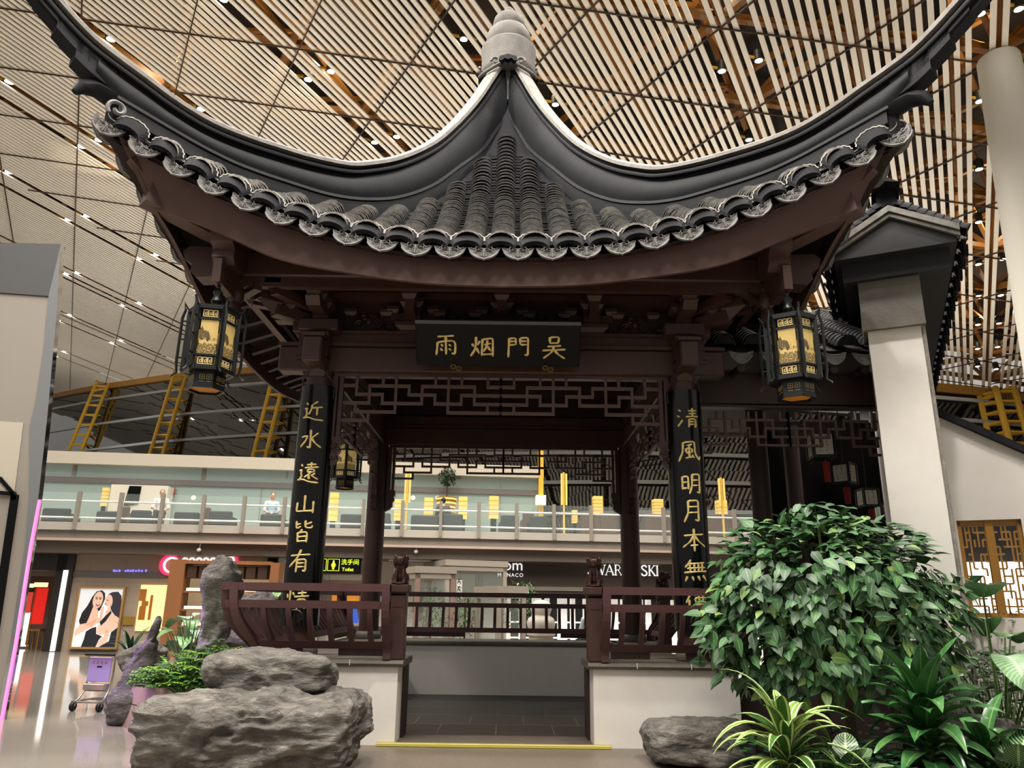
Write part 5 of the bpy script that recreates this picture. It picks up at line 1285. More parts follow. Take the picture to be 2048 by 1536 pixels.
# wooden shelf unit with dark boxes
r = thing('shelf_unit', BM @ Vector((rect(330, 1118, 550, 1290, -1)[0] + 1.5, -1, 0)), 'tall wooden shelf unit with dark boxes and lit shelves behind the rocks', 'shelf')
SO = -1.0; a, b, z0, z1 = rect(330, 1120, 552, 1290, SO); M_OAK = mat('warm_brown_veneer', '#8a5a34', .5, n=(2, '#7b4e2c', .3), stretch=(1, 1, .2))
mb = MB(BM); mb.box(a, a + .42, SO, SO + .8, 0, z1); mb.build('side_panel', M_OAK, r); mb = MB(BM); mb.box(b - .25, b, SO, SO + .8, 0, z1 - .05); mb.build('side_panel', M_OAK, r)
mb = MB(BM); mb.box(a + .42, b - .25, SO, SO + .8, z1 - .12, z1 - .02); mb.build('top', M_OAK, r)
mb = MB(BM); mb.box(a + .42, b - .25, SO + .7, SO + .78, .1, z1 - .2); mb.build('back', mat('cream_back_panel', '#d8c9ae', .5, emit=('#e6cf9f', .25)), r)
for z in (.35, .8, 1.25, 1.75): 
    mb = MB(BM); mb.box(a + .42, b - .25, SO + .1, SO + .75, z, z + .05); s_ = mb.build('shelf', M_OAK, r)
    mb = MB(BM); mb.box(a + .5, b - .3, SO + .12, SO + .16, z + .05, z + .13); mb.build('light_line', mat('warm_shelf_light', '#ffe9bb', .4, emit=('#ffe2a8', 1.3)), s_)
n_ = 7; wd = (b - a - .75) / n_
for i in range(n_):
    mb = MB(BM); x = a + .46 + i * wd; mb.box(x, x + wd - .06, SO + .1, SO + .6, z1 - .52, z1 - .16, bev=.01)
    o = tag(mb.build('storage_box', mat('dark_brown_box', '#3a2214', .5)), 'dark brown box in the top row of the wooden shelf unit', 'box', 'boxes in the wooden shelf unit')
panel('glass_door_leaf', (555, 1110, 640, 1186), SW - .06, mat('pale_blue_glass', '#b9c6c8', .15), 'pale blue glass panel behind the couplet board by the rocks', 'glass panel', .05)
panel('black_post', (533, 1108, 552, 1180), SW - .1, M_BLACKM, 'black upright post beside the pale blue glass panel', 'post')

# hanging toilet sign
TS = .5; a, b, z0, z1 = rect(628, 1113, 722, 1147, TS); r = thing('hanging_sign', BM @ Vector(((a + b) / 2, TS, z0)), 'black hanging toilet sign with yellow green letters and figures', 'sign')
mb = MB(BM); mb.box(a, b, TS, TS + .12, z0, z1, bev=.01); mb.build('sign_box', M_BLACKM, r)
mb = MB(BM)
for x in (a + .2, b - .2): mb.tube([(x, TS + .06, z1), (x, TS + .06, zz(1107, .35) + .02)], .015, 6)
mb.build('hanger', M_CHROME, r)
M_SIG = mat('yellow_green_sign_light', '#d9f23c', .4, emit=('#d6f02a', 1.5)); hz = z1 - z0; cz = (z0 + z1) / 2
FR = lambda x, z, d=.006: BM @ frame((x, TS - d, z), (1, 0, 0), (0, 0, 1), (0, -1, 0))
xk = bp(700, 1130, TS)[0]
text_mb('洗手间', hz * .36, FR(xk, cz + hz * .16), .004, space=1).build('characters', M_SIG, r)
text_mb('Toilet', hz * .29, FR(xk - .06, cz - hz * .26), .004).build('word', M_SIG, r)
for px, fem in ((641, False), (667, True)):
    x = bp(px, 1130, TS)[0]; s = hz * .34; mb = MB(BM); y = TS - .008
    for (x0, z0_, x1, z1_) in ((-s, -s, s, -s), (s, -s, s, s), (s, s, -s, s), (-s, s, -s, -s)): mb.bar((x + x0, y, cz + z0_), (x + x1, y, cz + z1_), .012, .02, (0, 1, 0))
    mb.build('pictogram_frame', M_SIG, r)
    mb = MB(BM); mb.lathe([(.001, -.004), (s * .2, 0), (.001, .004)], (0, 0, 0), 12, caps=False) if 0 else None
    mb.prism([(x + u, cz + v) for u, v in ell(0, s * .62, s * .17, s * .17, 12)], 'y', y - .004, y)
    body = [(-.22, .38), (.22, .38), (.34, -.05), (.26, -.08), (.16, .2), (.16, -.8), (.02, -.8), (.02, -.25), (-.02, -.25), (-.02, -.8), (-.16, -.8), (-.16, .2), (-.26, -.08), (-.34, -.05)] if not fem else [(-.2, .38), (.2, .38), (.42, -.05), (.33, -.1), (.2, .16), (.34, -.35), (.16, -.35), (.16, -.8), (.02, -.8), (.02, -.35), (-.02, -.35), (-.02, -.8), (-.16, -.8), (-.16, -.35), (-.34, -.35), (-.2, .16), (-.33, -.1), (-.42, -.05)]
    mb.prism([(x + u * s, cz + v * s) for u, v in body], 'y', y - .004, y); mb.build('pictogram_figure', M_SIG, r)

# shops across the centre and right
a0 = bp(640, 1200, SW + 1)[0]; a1 = bp(1012, 1200, SW)[0]
mb = MB(BM); mb.box(a0, a1, SW + 1, SW + 1.3, 0, zs); mb.box(a1, A1, SW + 1.6, SW + 1.9, 0, zs); struct(mb.build('wall_shops', mat('pale_cream_shop_wall', '#cfc8bd', .6)))
mb = MB(BM); bbox(mb, 778, 1107, 888, 1122, SW - .2, .3); bbox(mb, 640, 1150, 735, 1160, SW + .3, .2); struct(mb.build('trim_10', mat('bright_white_fascia', '#ece9e8', .4)))
mb = MB(BM); a = a1; mb.box(a, A1, SW - .1, SW + .3, zz(1158, SW), zz(1113, SW)); struct(mb.build('trim_11', M_SHOPB))
mb = MB(BM); mb.box(a, A1, SW - .05, SW + .3, zz(1169, SW), zz(1158, SW)); struct(mb.build('trim_12', M_GREYF))
mb = MB(BM); mb.box(a, A1, SW, SW + .4, zz(1180, SW), zz(1169, SW)); struct(mb.build('trim_13', M_SHOPB))
mb = MB(BM); mb.box(a, A1, SW + 1.2, SW + 1.3, 0, zz(1180, SW + 1)); struct(mb.build('wall_store', mat('dark_green_store_back', '#1f2421', .5)))
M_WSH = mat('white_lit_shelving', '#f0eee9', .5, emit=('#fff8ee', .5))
r = thing('store_shelving', BM @ Vector((bp(1250, 1230, SW + .8)[0], SW + .8, 0)), 'white shelving grid of uprights and shelves across the dark store front', 'shelving')
x = a1 + .1
while x < bp(1500, 1200, SW + .8)[0] + 3:
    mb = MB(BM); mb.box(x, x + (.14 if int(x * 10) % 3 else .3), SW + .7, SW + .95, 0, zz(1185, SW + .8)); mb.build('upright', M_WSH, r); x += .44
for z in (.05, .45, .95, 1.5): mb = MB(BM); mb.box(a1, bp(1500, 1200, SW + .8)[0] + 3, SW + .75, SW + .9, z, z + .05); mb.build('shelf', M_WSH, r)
def sign(txt, px, py, hpx, off, m, label, space=1.0, sub=None):
    x, z = bp(px, py, off); h = bp(px, py - hpx / 2, off)[1] - bp(px, py + hpx / 2, off)[1]
    r = thing('shop_sign', BM @ Vector((x, off, z - h / 2)), label, 'sign')
    text_mb(txt, h, BM @ frame((x, off - .012, z), (1, 0, 0), (0, 0, 1), (0, -1, 0)), .012, space=space).build('letters', m, r)
    if sub:
        t, sz, dz_ = sub; text_mb(t, h * sz, BM @ frame((x, off - .012, z - h * dz_), (1, 0, 0), (0, 0, 1), (0, -1, 0)), .01, space=1.25).build('small_letters', m, r)
M_LET = mat('white_sign_lettering', '#f1efec', .4, emit=('#ffffff', .8))
# spaced serif capitals, built stroke by stroke
SER = {'S': [[(62, 24), (58, 10), (40, 6), (20, 12), (16, 28), (30, 42), (52, 54), (66, 70), (60, 88), (40, 95), (20, 90), (14, 74)]], 'W': [[(0, 8), (26, 94), (48, 8)], [(48, 8), (74, 94), (98, 8)]], 'A': [[(4, 94), (40, 6), (76, 94)], [(20, 64), (60, 64)]], 'R': [[(14, 6), (14, 94)], [(14, 6), (46, 8), (58, 28), (46, 48), (14, 50)], [(38, 50), (70, 94)]], 'O': [[(44 + 38 * math.cos(t), 50 + 45 * math.sin(t)) for t in [i * PI / 9 for i in range(19)]]], 'V': [[(2, 8), (38, 94), (74, 8)]], 'K': [[(14, 6), (14, 94)], [(62, 6), (16, 54)], [(28, 44), (68, 94)]], 'I': [[(14, 6), (14, 94)]]}
ADV = {'S': 76, 'W': 104, 'A': 84, 'R': 78, 'O': 92, 'V': 80, 'K': 76, 'I': 34}
x0, zc = bp(1173, 1139, SW - .12); x1 = bp(1315, 1139, SW - .12)[0]; h = bp(1240, 1128, SW - .12)[1] - bp(1240, 1151, SW - .12)[1]
tot = sum(ADV[c] for c in 'SWAROVSKI') - 16; sc = (x1 - x0) / tot
r = thing('shop_sign', BM @ Vector(((x0 + x1) / 2, SW - .12, zc - h / 2)), 'white serif capitals on the dark brown shop fascia, right of the small two line sign', 'sign'); cx = x0
for c in 'SWAROVSKI':
    mb = MB(BM)
    for si, st in enumerate(SER[c]):
        for p, q in zip(st, st[1:]):
            thick = .075 if (c in 'WAVK' and p[0] < q[0] and p[1] < q[1]) or (c in 'RIK' and si == 0) or c in 'SO' else .035
            mb.bar((cx + p[0] * sc, SW - .13, zc + h / 2 - p[1] / 100 * h), (cx + q[0] * sc, SW - .13, zc + h / 2 - q[1] / 100 * h), .02, thick * h * 1.5, (0, -1, 0)) if 0 else mb.bar((cx + p[0] * sc, SW - .13, zc + h / 2 - p[1] / 100 * h), (cx + q[0] * sc, SW - .13, zc + h / 2 - q[1] / 100 * h), thick * h * 1.5, .02, (0, -1, 0))
    for (px_, py_) in {'I': [(14, 6), (14, 94)], 'R': [(14, 6), (14, 94), (70, 94)], 'A': [(4, 94), (76, 94)], 'K': [(14, 6), (14, 94), (62, 6), (68, 94)], 'W': [(0, 8), (98, 8), (48, 8)], 'V': [(2, 8), (74, 8)]}.get(c, []):
        mb.bar((cx + (px_ - 12) * sc, SW - .13, zc + h / 2 - py_ / 100 * h), (cx + (px_ + 12) * sc, SW - .13, zc + h / 2 - py_ / 100 * h), .03 * h * 1.5, .02, (0, -1, 0))
    mb.build('letter', M_LET, r); cx += ADV[c] * sc
sign('apm', 1021, 1131, 31, SW - .12, M_LET, 'small white two line sign partly hidden by the tallest glass kiosk', 1.0, ('MONACO', .33, .62))
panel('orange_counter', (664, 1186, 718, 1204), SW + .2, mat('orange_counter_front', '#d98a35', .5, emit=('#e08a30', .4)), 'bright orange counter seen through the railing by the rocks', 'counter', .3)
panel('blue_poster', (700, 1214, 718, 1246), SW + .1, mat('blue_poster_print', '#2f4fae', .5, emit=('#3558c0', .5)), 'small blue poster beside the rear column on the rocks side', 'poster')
panel('pale_doorway', (826, 1185, 846, 1225), SW + .6, mat('dark_green_glass_pane', '#27332f', .2), 'narrow dark window in the white portal behind the lion post', 'window pane')

# glass kiosks with wood-toned frames
M_KFR = mat('silver_wood_toned_frame', '#a39a8e', .4, metal=.3); M_KWD = mat('pinkish_brown_frame', '#8a6f66', .5)
M_GL = mat('clear_greenish_glass', '#cfe0da', .03, alpha=.07, spec=.6)
def vitrine(px0, px1, pt0, pt1, off, dep, label, wood=False):
    x0, za = bp(px0, pt0, off); x1, zb = bp(px1, pt1, off); h = (za + zb) / 2; r = thing('glass_kiosk', BM @ Vector(((x0 + x1) / 2, off + dep / 2, 0)), label, 'kiosk'); w_ = .12
    MF = BM @ Matrix.Translation(Vector((x0, off, 0))) @ Matrix.Rotation(.28, 4, 'Z'); L_ = (x1 - x0) / math.cos(.28) * 1.0
    for xx in (0, L_ - w_):
        for yy in (0, dep): mb = MB(MF); mb.box(xx, xx + w_, yy, yy + w_, 0, h); mb.build('post', M_KWD if wood else M_KFR, r)
    mb = MB(MF); mb.box(-.03, L_ + .03, -.03, dep + w_ + .03, h - .18, h); mb.box(0, L_, 0, dep + w_, h - .32, h - .19); mb.build('roof_frame', M_KFR, r)
    mb = MB(MF); mb.box(0, L_, 0, dep + w_, .0, .25); mb.build('base', M_KFR, r)
    for k in range(2):
        mb = MB(MF); u0 = w_ + (L_ - 2 * w_) * k / 2; mb.box(u0, u0 + (L_ - 2 * w_) / 2 - .015, .05, .065, .25, h - .32); mb.build('glass_pane', M_GL, r)
    mb = MB(MF); mb.box(.05, .065, w_, dep, .25, h - .32); mb.build('glass_pane', M_GL, r)
    return MF, L_, h
vitrine(834, 912, 1124, 1141, -3.2, 2.2, 'glass kiosk with pinkish wood posts, nearest the lion post on the rocks side', True)
vitrine(893, 1018, 1110, 1130, -.55, 2.2, 'tallest glass kiosk with silver frame behind the rear railing')
vitrine(995, 1055, 1169, 1175, -3.6, 1.6, 'low glass kiosk beside the stone gourd behind the rear railing')
panel('hanging_scroll', (913, 1160, 924, 1195), -1.5, M_PAPER, 'narrow white upright notice with ink strokes inside the tallest glass kiosk', 'notice')
mb = MB(BM)
x, z = bp(918, 1178, -1.5)
for dz_ in (.22, 0, -.22):
    for (p, q) in (((-.05, .06), (.05, .06)), ((0, .08), (-.05, -.06)), ((0, .0), (.05, -.07)), ((-.04, 0), (.04, -.01))): mb.bar((x + p[0], -1.51, z + dz_ + p[1]), (x + q[0], -1.51, z + dz_ + q[1]), .018, .004, (0, -1, 0))
mb.build('ink_strokes', M_INK, bpy.data.objects['hanging_scroll'])
# stone gourd
p = on_plane(1082, 1262, BN, BD - 4.5); mb = MB(); sc_ = 1.0
mb.lathe([(.30, 0), (.42, .02), (.44, .2), (.40, .5), (.34, .62), (.30, p.z - .12), (.36, p.z - .1), (.36, p.z - .02), (.30, p.z), (.33, p.z + .05), (.36, p.z + .18), (.33, p.z + .30), (.22, p.z + .38), (.24, p.z + .44), (.28, p.z + .55), (.25, p.z + .66), (.15, p.z + .73), (.05, p.z + .76)], (p.x, p.y, 0), 32)
tag(mb.build('stone_gourd', mat('pale_smooth_stone', '#c4beb3', .7, n=(5, '#aaa499', .3)), None, 40), 'pale stone gourd ornament on a pedestal behind the rear railing', 'stone ornament')

# ------------------------------------------------------------------ upper lounge
LO = 3.6
M_MINT = mat('pale_mint_glass_front', '#8b9b95', .15, emit=('#cfdcd3', .08))
al1 = bp(1085, 990, LO)[0]
mb = MB(BM); mb.box(A0, al1, LO, LO + .2, zt2, zz(930, LO)); struct(mb.build('wall_lounge', M_MINT))
mb = MB(BM); mb.box(A0, al1, LO - .3, LO + 3, zz(930, LO - .3), zz(906, LO - .3)); struct(mb.build('trim_14', mat('cream_roof_fascia', '#bdb4a4', .5)))
mb = MB(BM); mb.box(A0, al1, LO - .06, LO, zz(968, LO), zz(957, LO)); struct(mb.build('trim_15', M_BAND))
mb = MB(BM)
for px in (148, 408, 575, 716, 918, 1042): bbox(mb, px - 4 if px in (148, 408, 918) else px - 1, 930, px + 4 if px in (148, 408, 918) else px, 958, LO - .04, .05)
for px in (280, 520, 640, 790, 1000): bbox(mb, px, 968, px + 1, 1046, LO - .03, .04)
struct(mb.build('trim_16', M_GREYF))
r = thing('lounge_post', BM @ Vector((al1, LO - .3, zt2)), 'yellow steel post at the end of the mint glass lounge', 'post')
mb = MB(BM); bbox(mb, 1078, 900, 1087, 1046, LO - .4, .3); mb.build('shaft', M_YEL, r)
mb = MB(BM); bbox(mb, 1073, 990, 1092, 1009, LO - .6, .3); mb.build('lamp_collar', mat('cream_lamp_collar', '#f5e7c2', .5, emit=('#ffeec2', .7)), r)
# balcony railing
r = thing('balcony_railing', BM @ Vector((8, .05, zt2)), 'long glass balcony railing with steel posts along the upper gallery', 'railing')
ap0 = bp(151, 1050, .05)[0]; st_ = bp(236, 1050, .05)[0] - ap0; zr_ = zz(986, .05)
for k in range(-4, 24):
    mb = MB(BM); x = ap0 + k * st_; mb.prism([(x - .05, zb2 + .02), (x + .05, zb2 + .02), (x + .05, zr_), (x - .05, zr_)], 'y', -.06, .08); mb.build('post', M_GREYF, r)
    mb = MB(BM); mb.box(x + .06, x + st_ - .06, .0, .015, zt2 + .02, zr_ - .03); mb.build('glass_pane', M_GL, r)
for py in (1004, 1037): mb = MB(BM); z = zz(py, .05); mb.tube([(A0, .1, z), (A0 + 44, .1, z)], .03, 8); mb.build('rail', mat('white_steel_rail', '#dedcd8', .4), r, 40)
# lamp pillars, sofas
M_LAMP = mat('lit_cream_yellow_shade', '#c8ab5c', .5, emit=('#f3d37c', .45))
def lamp_pillar(px, py0, py1, wpx, off, lb):
    a, b, z0, z1 = rect(px - wpx / 2, py0, px + wpx / 2, py1, off); r = thing('lamp_pillar', BM @ Vector(((a + b) / 2, off, zt2)), lb, 'floor lamp', 'square cream lamp pillars in the upper lounge')
    w_ = b - a; mb = MB(BM); mb.box(a, b, off, off + w_, max(zt2 + .1, z0), z1); mb.build('shade', M_LAMP, r)
    mb = MB(BM); mb.box(a + w_ * .2, b - w_ * .2, off + w_ * .2, off + w_ * .8, zt2, max(zt2 + .1, z0)); mb.build('foot', M_BLACKM, r)
    mb = MB(BM)
    for k in range(1, 5): z = z0 + (z1 - z0) * k / 5; mb.box(a - .01, b + .01, off - .01, off + w_ + .01, z - .012, z + .012)
    mb.build('shade_bands', M_YEL, r)
for (px, y0, y1, w_) in ((208, 975, 1012, 11), (541, 1000, 1032, 10), (667, 985, 1042, 17), (797, 998, 1041, 17), (857, 995, 1036, 18), (926, 993, 1038, 17), (988, 992, 1037, 18), (1197, 992, 1028, 18), (1318, 998, 1029, 18), (1446, 1000, 1036, 18), (1150, 1020, 1046, 10)):
    lamp_pillar(px, y0, y1, w_, 2.75, 'square lit cream lamp pillar banded with gold on the upper gallery')
for (px, y0, y1) in ((815, 945, 1005), (1128, 947, 1010), (1444, 957, 1012)):
    a, b, z0, z1 = rect(px - 6, y0, px + 6, y1, 1.4); r = thing('twin_light_post', BM @ Vector(((a + b) / 2, 1.4, zt2)), 'slim post with twin upright light strips on the upper gallery', 'floor lamp', 'twin strip light posts on the upper gallery')
    for s in (a, b - .05): mb = MB(BM); mb.box(s, s + .06, 1.4, 1.46, z0, z1); mb.build('light_strip', M_LAMP, r)
    mb = MB(BM); mb.box((a + b) / 2 - .03, (a + b) / 2 + .03, 1.42, 1.48, zt2, z1 + .05); mb.build('stem', M_YEL, r)
M_SOFA = mat('charcoal_sofa_cloth', '#1c1e21', .8); M_SOFB = mat('brown_leather', '#4c362c', .5)
def sofa(px, wpx, py0, off, m, lb, g):
    a, b, z0, z1 = rect(px - wpx / 2, py0, px + wpx / 2, 1046, off); r = thing('sofa', BM @ Vector(((a + b) / 2, off + .4, zt2)), lb, 'sofa', g); h = z1 - zt2
    mb = MB(BM); mb.box(a, b, off, off + .18, zt2 + .05, z1, bev=.04); mb.build('backrest', m, r)
    mb = MB(BM); mb.box(a, b, off + .18, off + .9, zt2 + .12, zt2 + h * .5, bev=.04); mb.build('seat', m, r)
    for x in (a, b - .15): mb = MB(BM); mb.box(x, x + .15, off + .1, off + .9, zt2 + .1, zt2 + h * .72, bev=.03); mb.build('armrest', m, r)
    for x in (a + .05, b - .1):
        for y in (off + .06, off + .8): mb = MB(BM); mb.box(x, x + .05, y, y + .05, zt2, zt2 + .12); mb.build('leg', M_BLACKM, r)
for (px, w_, y0) in ((110, 55, 1016), (212, 42, 1022), (280, 40, 1020), (372, 50, 1024), (440, 46, 1022), (545, 50, 1028), (703, 44, 1028), (772, 18, 1026), (850, 56, 1030), (906, 40, 1028), (1020, 36, 1030), (1078, 34, 1032)):
    sofa(px, w_, y0, .9, M_SOFA, 'charcoal sofa with its back to the balcony railing of the upper gallery', 'charcoal sofas on the upper gallery')
for (px, w_, y0) in ((248, 16, 1012), (412, 14, 1014), (1057, 22, 1022), (1182, 40, 1026), (1217, 36, 1026), (1320, 60, 1028), (1440, 60, 1028)):
    sofa(px, w_, y0, 1.7, M_SOFB, 'brown leather seat standing between the lamp pillars of the upper gallery', 'brown seats on the upper gallery')
# booth with diagonal stripes, red mark, round wall signs
r = thing('booth', BM @ Vector((bp(273, 1000, 2.9)[0], 2.9, zt2)), 'cream booth with slanting black and white stripes on the upper gallery', 'booth')
mb = MB(BM); bbox(mb, 217, 970, 332, 1046, 2.9, .6); mb.build('cabinet', mat('cream_booth_board', '#d8d2c2', .5), r)
mb = MB(BM); a, b, z0, z1 = rect(250, 972, 280, 1014, 2.88)
for k in range(9):
    t = k / 9; mb.prism([(a + (b - a) * (t * 1.0), z0 + .12 * t), (a + (b - a) * (t + .055), z0 + .12 * t), (min(b, a + (b - a) * (t + .3)), z1), (min(b, a + (b - a) * (t + .2)), z1)], 'y', 2.86, 2.9)
mb.build('black_stripes', M_BLACKM, r)
mb = MB(BM); x, z = bp(343, 984, 3.5)
for d in (-.1, 0, .1): mb.box(x + d - .012, x + d + .012, 3.5, 3.53, z - .18, z + .18); 
for d in (-.06, .06): mb.box(x - .17, x + .17, 3.5, 3.53, z + d - .012, z + d + .012)
tag(mb.build('red_grid_mark', mat('dark_red_print', '#8e3b36', .5)), 'red grid mark on the mint glass lounge front', 'wall sign')
for px, lb in ((339, 'white round sign left of the fine print on the mint glass front'), (387, 'white round sign right of the fine print on the mint glass front'), (826, 'white round sign beside the potted tree, on the lamp side'), (875, 'white round sign touching the striped pot of the tree')):
    x, z = bp(px, 996, 3.4); mb = MB(BM @ frame((x, 3.4, z), (1, 0, 0), (0, 0, 1), (0, -1, 0))); mb.lathe([(.085, 0), (.09, .01), (.08, .03), (.001, .03)], n=20); tag(mb.build('round_sign', mat('white_enamel_disc', '#efece8', .4)), lb, 'wall sign')
# camera-like spotlights on the gallery edge
for px, py, lb in ((398, 1100, 'small pale lamp hanging under the gallery above the rock'), (68, 1090, 'small pale lamp under the gallery beside the pink strip'), (832, 1103, 'small pale lamp on top of the white portal behind the lion')):
    x, z = bp(px, py, .2); mb = MB(BM); mb.sphere((x, .2, z), (.07, .07, .06), 10, 8); mb.tube([(x, .2, z), (x + .02, .22, z + .2)], .015, 5); tag(mb.build('small_lamp', mat('white_plastic', '#e2dfda', .4)), lb, 'lamp')
# ================================================================== leaves
def leaf_mat(name, c1, c2, stripe=None, rough=.45, nveins=0):
    """stripe = (kind, colour, amount): 'edge' pale margins along the blade, 'mid' pale midrib, 'side' pale side veins"""
    m = bpy.data.materials.new(name); m.use_nodes = True; nt = m.node_tree; b = nt.nodes['Principled BSDF']; b.inputs['Roughness'].default_value = rough
    oi = nt.nodes.new('ShaderNodeTexCoord'); ns = nt.nodes.new('ShaderNodeTexNoise'); ns.inputs['Scale'].default_value = 5; nt.links.new(oi.outputs['Object'], ns.inputs[0])
    mx = nt.nodes.new('ShaderNodeMix'); mx.data_type = 'RGBA'; mx.inputs[6].default_value = (*lin(c1), 1); mx.inputs[7].default_value = (*lin(c2), 1)
    rp = nt.nodes.new('ShaderNodeValToRGB'); rp.color_ramp.elements[0].position = .35; rp.color_ramp.elements[1].position = .7; nt.links.new(ns.outputs[0], rp.inputs[0]); nt.links.new(rp.outputs[0], mx.inputs[0])
    out = mx.outputs[2]
    if stripe:
        uv = nt.nodes.new('ShaderNodeUVMap'); uv.uv_map = 'uv'; sp = nt.nodes.new('ShaderNodeSeparateXYZ'); nt.links.new(uv.outputs[0], sp.inputs[0])
        def M(op, a, b_=0):
            n = nt.nodes.new('ShaderNodeMath'); n.operation = op
            for i, x in enumerate((a, b_)):
                if hasattr(x, 'node'): nt.links.new(x, n.inputs[i])
                else: n.inputs[i].default_value = x
            return n.outputs[0]
        d = M('ABSOLUTE', M('SUBTRACT', sp.outputs[0], .5))
        fac = None
        for kind in stripe[0].split('+'):
            if kind == 'edge': f_ = M('MULTIPLY', M('GREATER_THAN', d, .30), M('LESS_THAN', d, .44))
            elif kind == 'mid': f_ = M('LESS_THAN', d, .05)
            elif kind == 'side': f_ = M('GREATER_THAN', M('SINE', M('MULTIPLY', M('SUBTRACT', sp.outputs[1], M('MULTIPLY', d, .55)), nveins or 60)), .55)
            fac = f_ if fac is None else M('MAXIMUM', fac, f_)
        m2 = nt.nodes.new('ShaderNodeMix'); m2.data_type = 'RGBA'; nt.links.new(M('MULTIPLY', fac, stripe[2]), m2.inputs[0]); nt.links.new(out, m2.inputs[6]); m2.inputs[7].default_value = (*lin(stripe[1]), 1); out = m2.outputs[2]
    nt.links.new(out, b.inputs['Base Color']); MATS[name] = m
    return m
def leaf(mb, base, dir_, up, length, width, droop=.3, fold=.15, shape='ovate', nl=6, mi=0, wav=0, rnd=random):
    """a blade that leaves `base` along dir_, bends by gravity, folds along its midrib"""
    d = Vector(dir_).normalized(); p = Vector(base); up = Vector(up); rows = []
    prof = {'ovate': lambda v: (math.sin(PI * v ** .72) ** .9) * (1 - .25 * v), 'strap': lambda v: min(1, .35 + v * 3) * (1 - v ** 2.4), 'lance': lambda v: math.sin(PI * (.06 + .94 * v) ** .8) ** 1.0, 'paddle': lambda v: math.sin(PI * (.04 + .94 * v) ** .85) ** .65, 'round': lambda v: math.sqrt(max(0, 1 - (2 * v - 1) ** 2))}[shape]
    for i in range(nl + 1):
        v = i / nl; s = d.cross(up)
        if s.length < 1e-3: s = d.cross(Vector((1, 0, .1)))
        s.normalize(); n = s.cross(d).normalized(); w_ = width / 2 * max(.0, prof(v)) + .001; wv = math.sin(v * 9 + length * 40) * wav * width
        rows.append([p - s * w_ + n * (w_ * fold + wv), p.copy(), p + s * w_ + n * (w_ * fold - wv)])
        p = p + d * (length / nl); d = (d + Vector((0, 0, -1)) * droop / nl).normalized()
    mb.grid(rows, mi, uv=True)
M_STEM = mat('green_stem', '#4f6a35', .5); M_BARK = mat('brown_bark_stake', '#5a463a', .8, n=(10, '#43342b', .3)); M_SOIL = mat('dark_potting_soil', '#241d18', .95, n=(20, '#352b23', .3))
def rnd_dir(r): 
    z = r.uniform(-1, 1); a = r.uniform(0, 2 * PI); q = math.sqrt(1 - z * z); return Vector((q * math.cos(a), q * math.sin(a), z))

# ------------------------------------------------------------------ rocks
def rock_mat(name, c1, c2, c3):
    m = bpy.data.materials.new(name); m.use_nodes = True; nt = m.node_tree; b = nt.nodes['Principled BSDF']; b.inputs['Roughness'].default_value = .72
    tc = nt.nodes.new('ShaderNodeTexCoord'); mp = nt.nodes.new('ShaderNodeMapping'); mp.inputs['Scale'].default_value = (1, 1, 2.2); nt.links.new(tc.outputs['Object'], mp.inputs[0])
    t = nt.nodes.new('ShaderNodeTexNoise'); t.inputs['Scale'].default_value = 2.6; t.inputs['Detail'].default_value = 10; t.inputs['Roughness'].default_value = .68; t.inputs['Distortion'].default_value = 1.2; nt.links.new(mp.outputs[0], t.inputs[0])
    r = nt.nodes.new('ShaderNodeValToRGB'); e = r.color_ramp.elements; e[0].position = .32; e[0].color = (*lin(c1), 1); e[1].position = .72; e[1].color = (*lin(c3), 1); k = e.new(.5); k.color = (*lin(c2), 1); nt.links.new(t.outputs[0], r.inputs[0]); nt.links.new(r.outputs[0], b.inputs['Base Color'])
    t2 = nt.nodes.new('ShaderNodeTexNoise'); t2.inputs['Scale'].default_value = 6; t2.inputs['Detail'].default_value = 10; t2.inputs['Roughness'].default_value = .65; t2.inputs['Distortion'].default_value = 2.0; nt.links.new(mp.outputs[0], t2.inputs[0])
    bp_ = nt.nodes.new('ShaderNodeBump'); bp_.inputs['Strength'].default_value = 1.0; bp_.inputs['Distance'].default_value = .09; nt.links.new(t2.outputs[0], bp_.inputs['Height']); nt.links.new(bp_.outputs[0], b.inputs['Normal']); MATS[name] = m
    return m
M_ROCK = rock_mat('grey_weathered_rock', '#504d49', '#827d76', '#b3aea6')
M_ROCKD = rock_mat('dark_grey_rock', '#433f3c', '#625e59', '#8b867f')
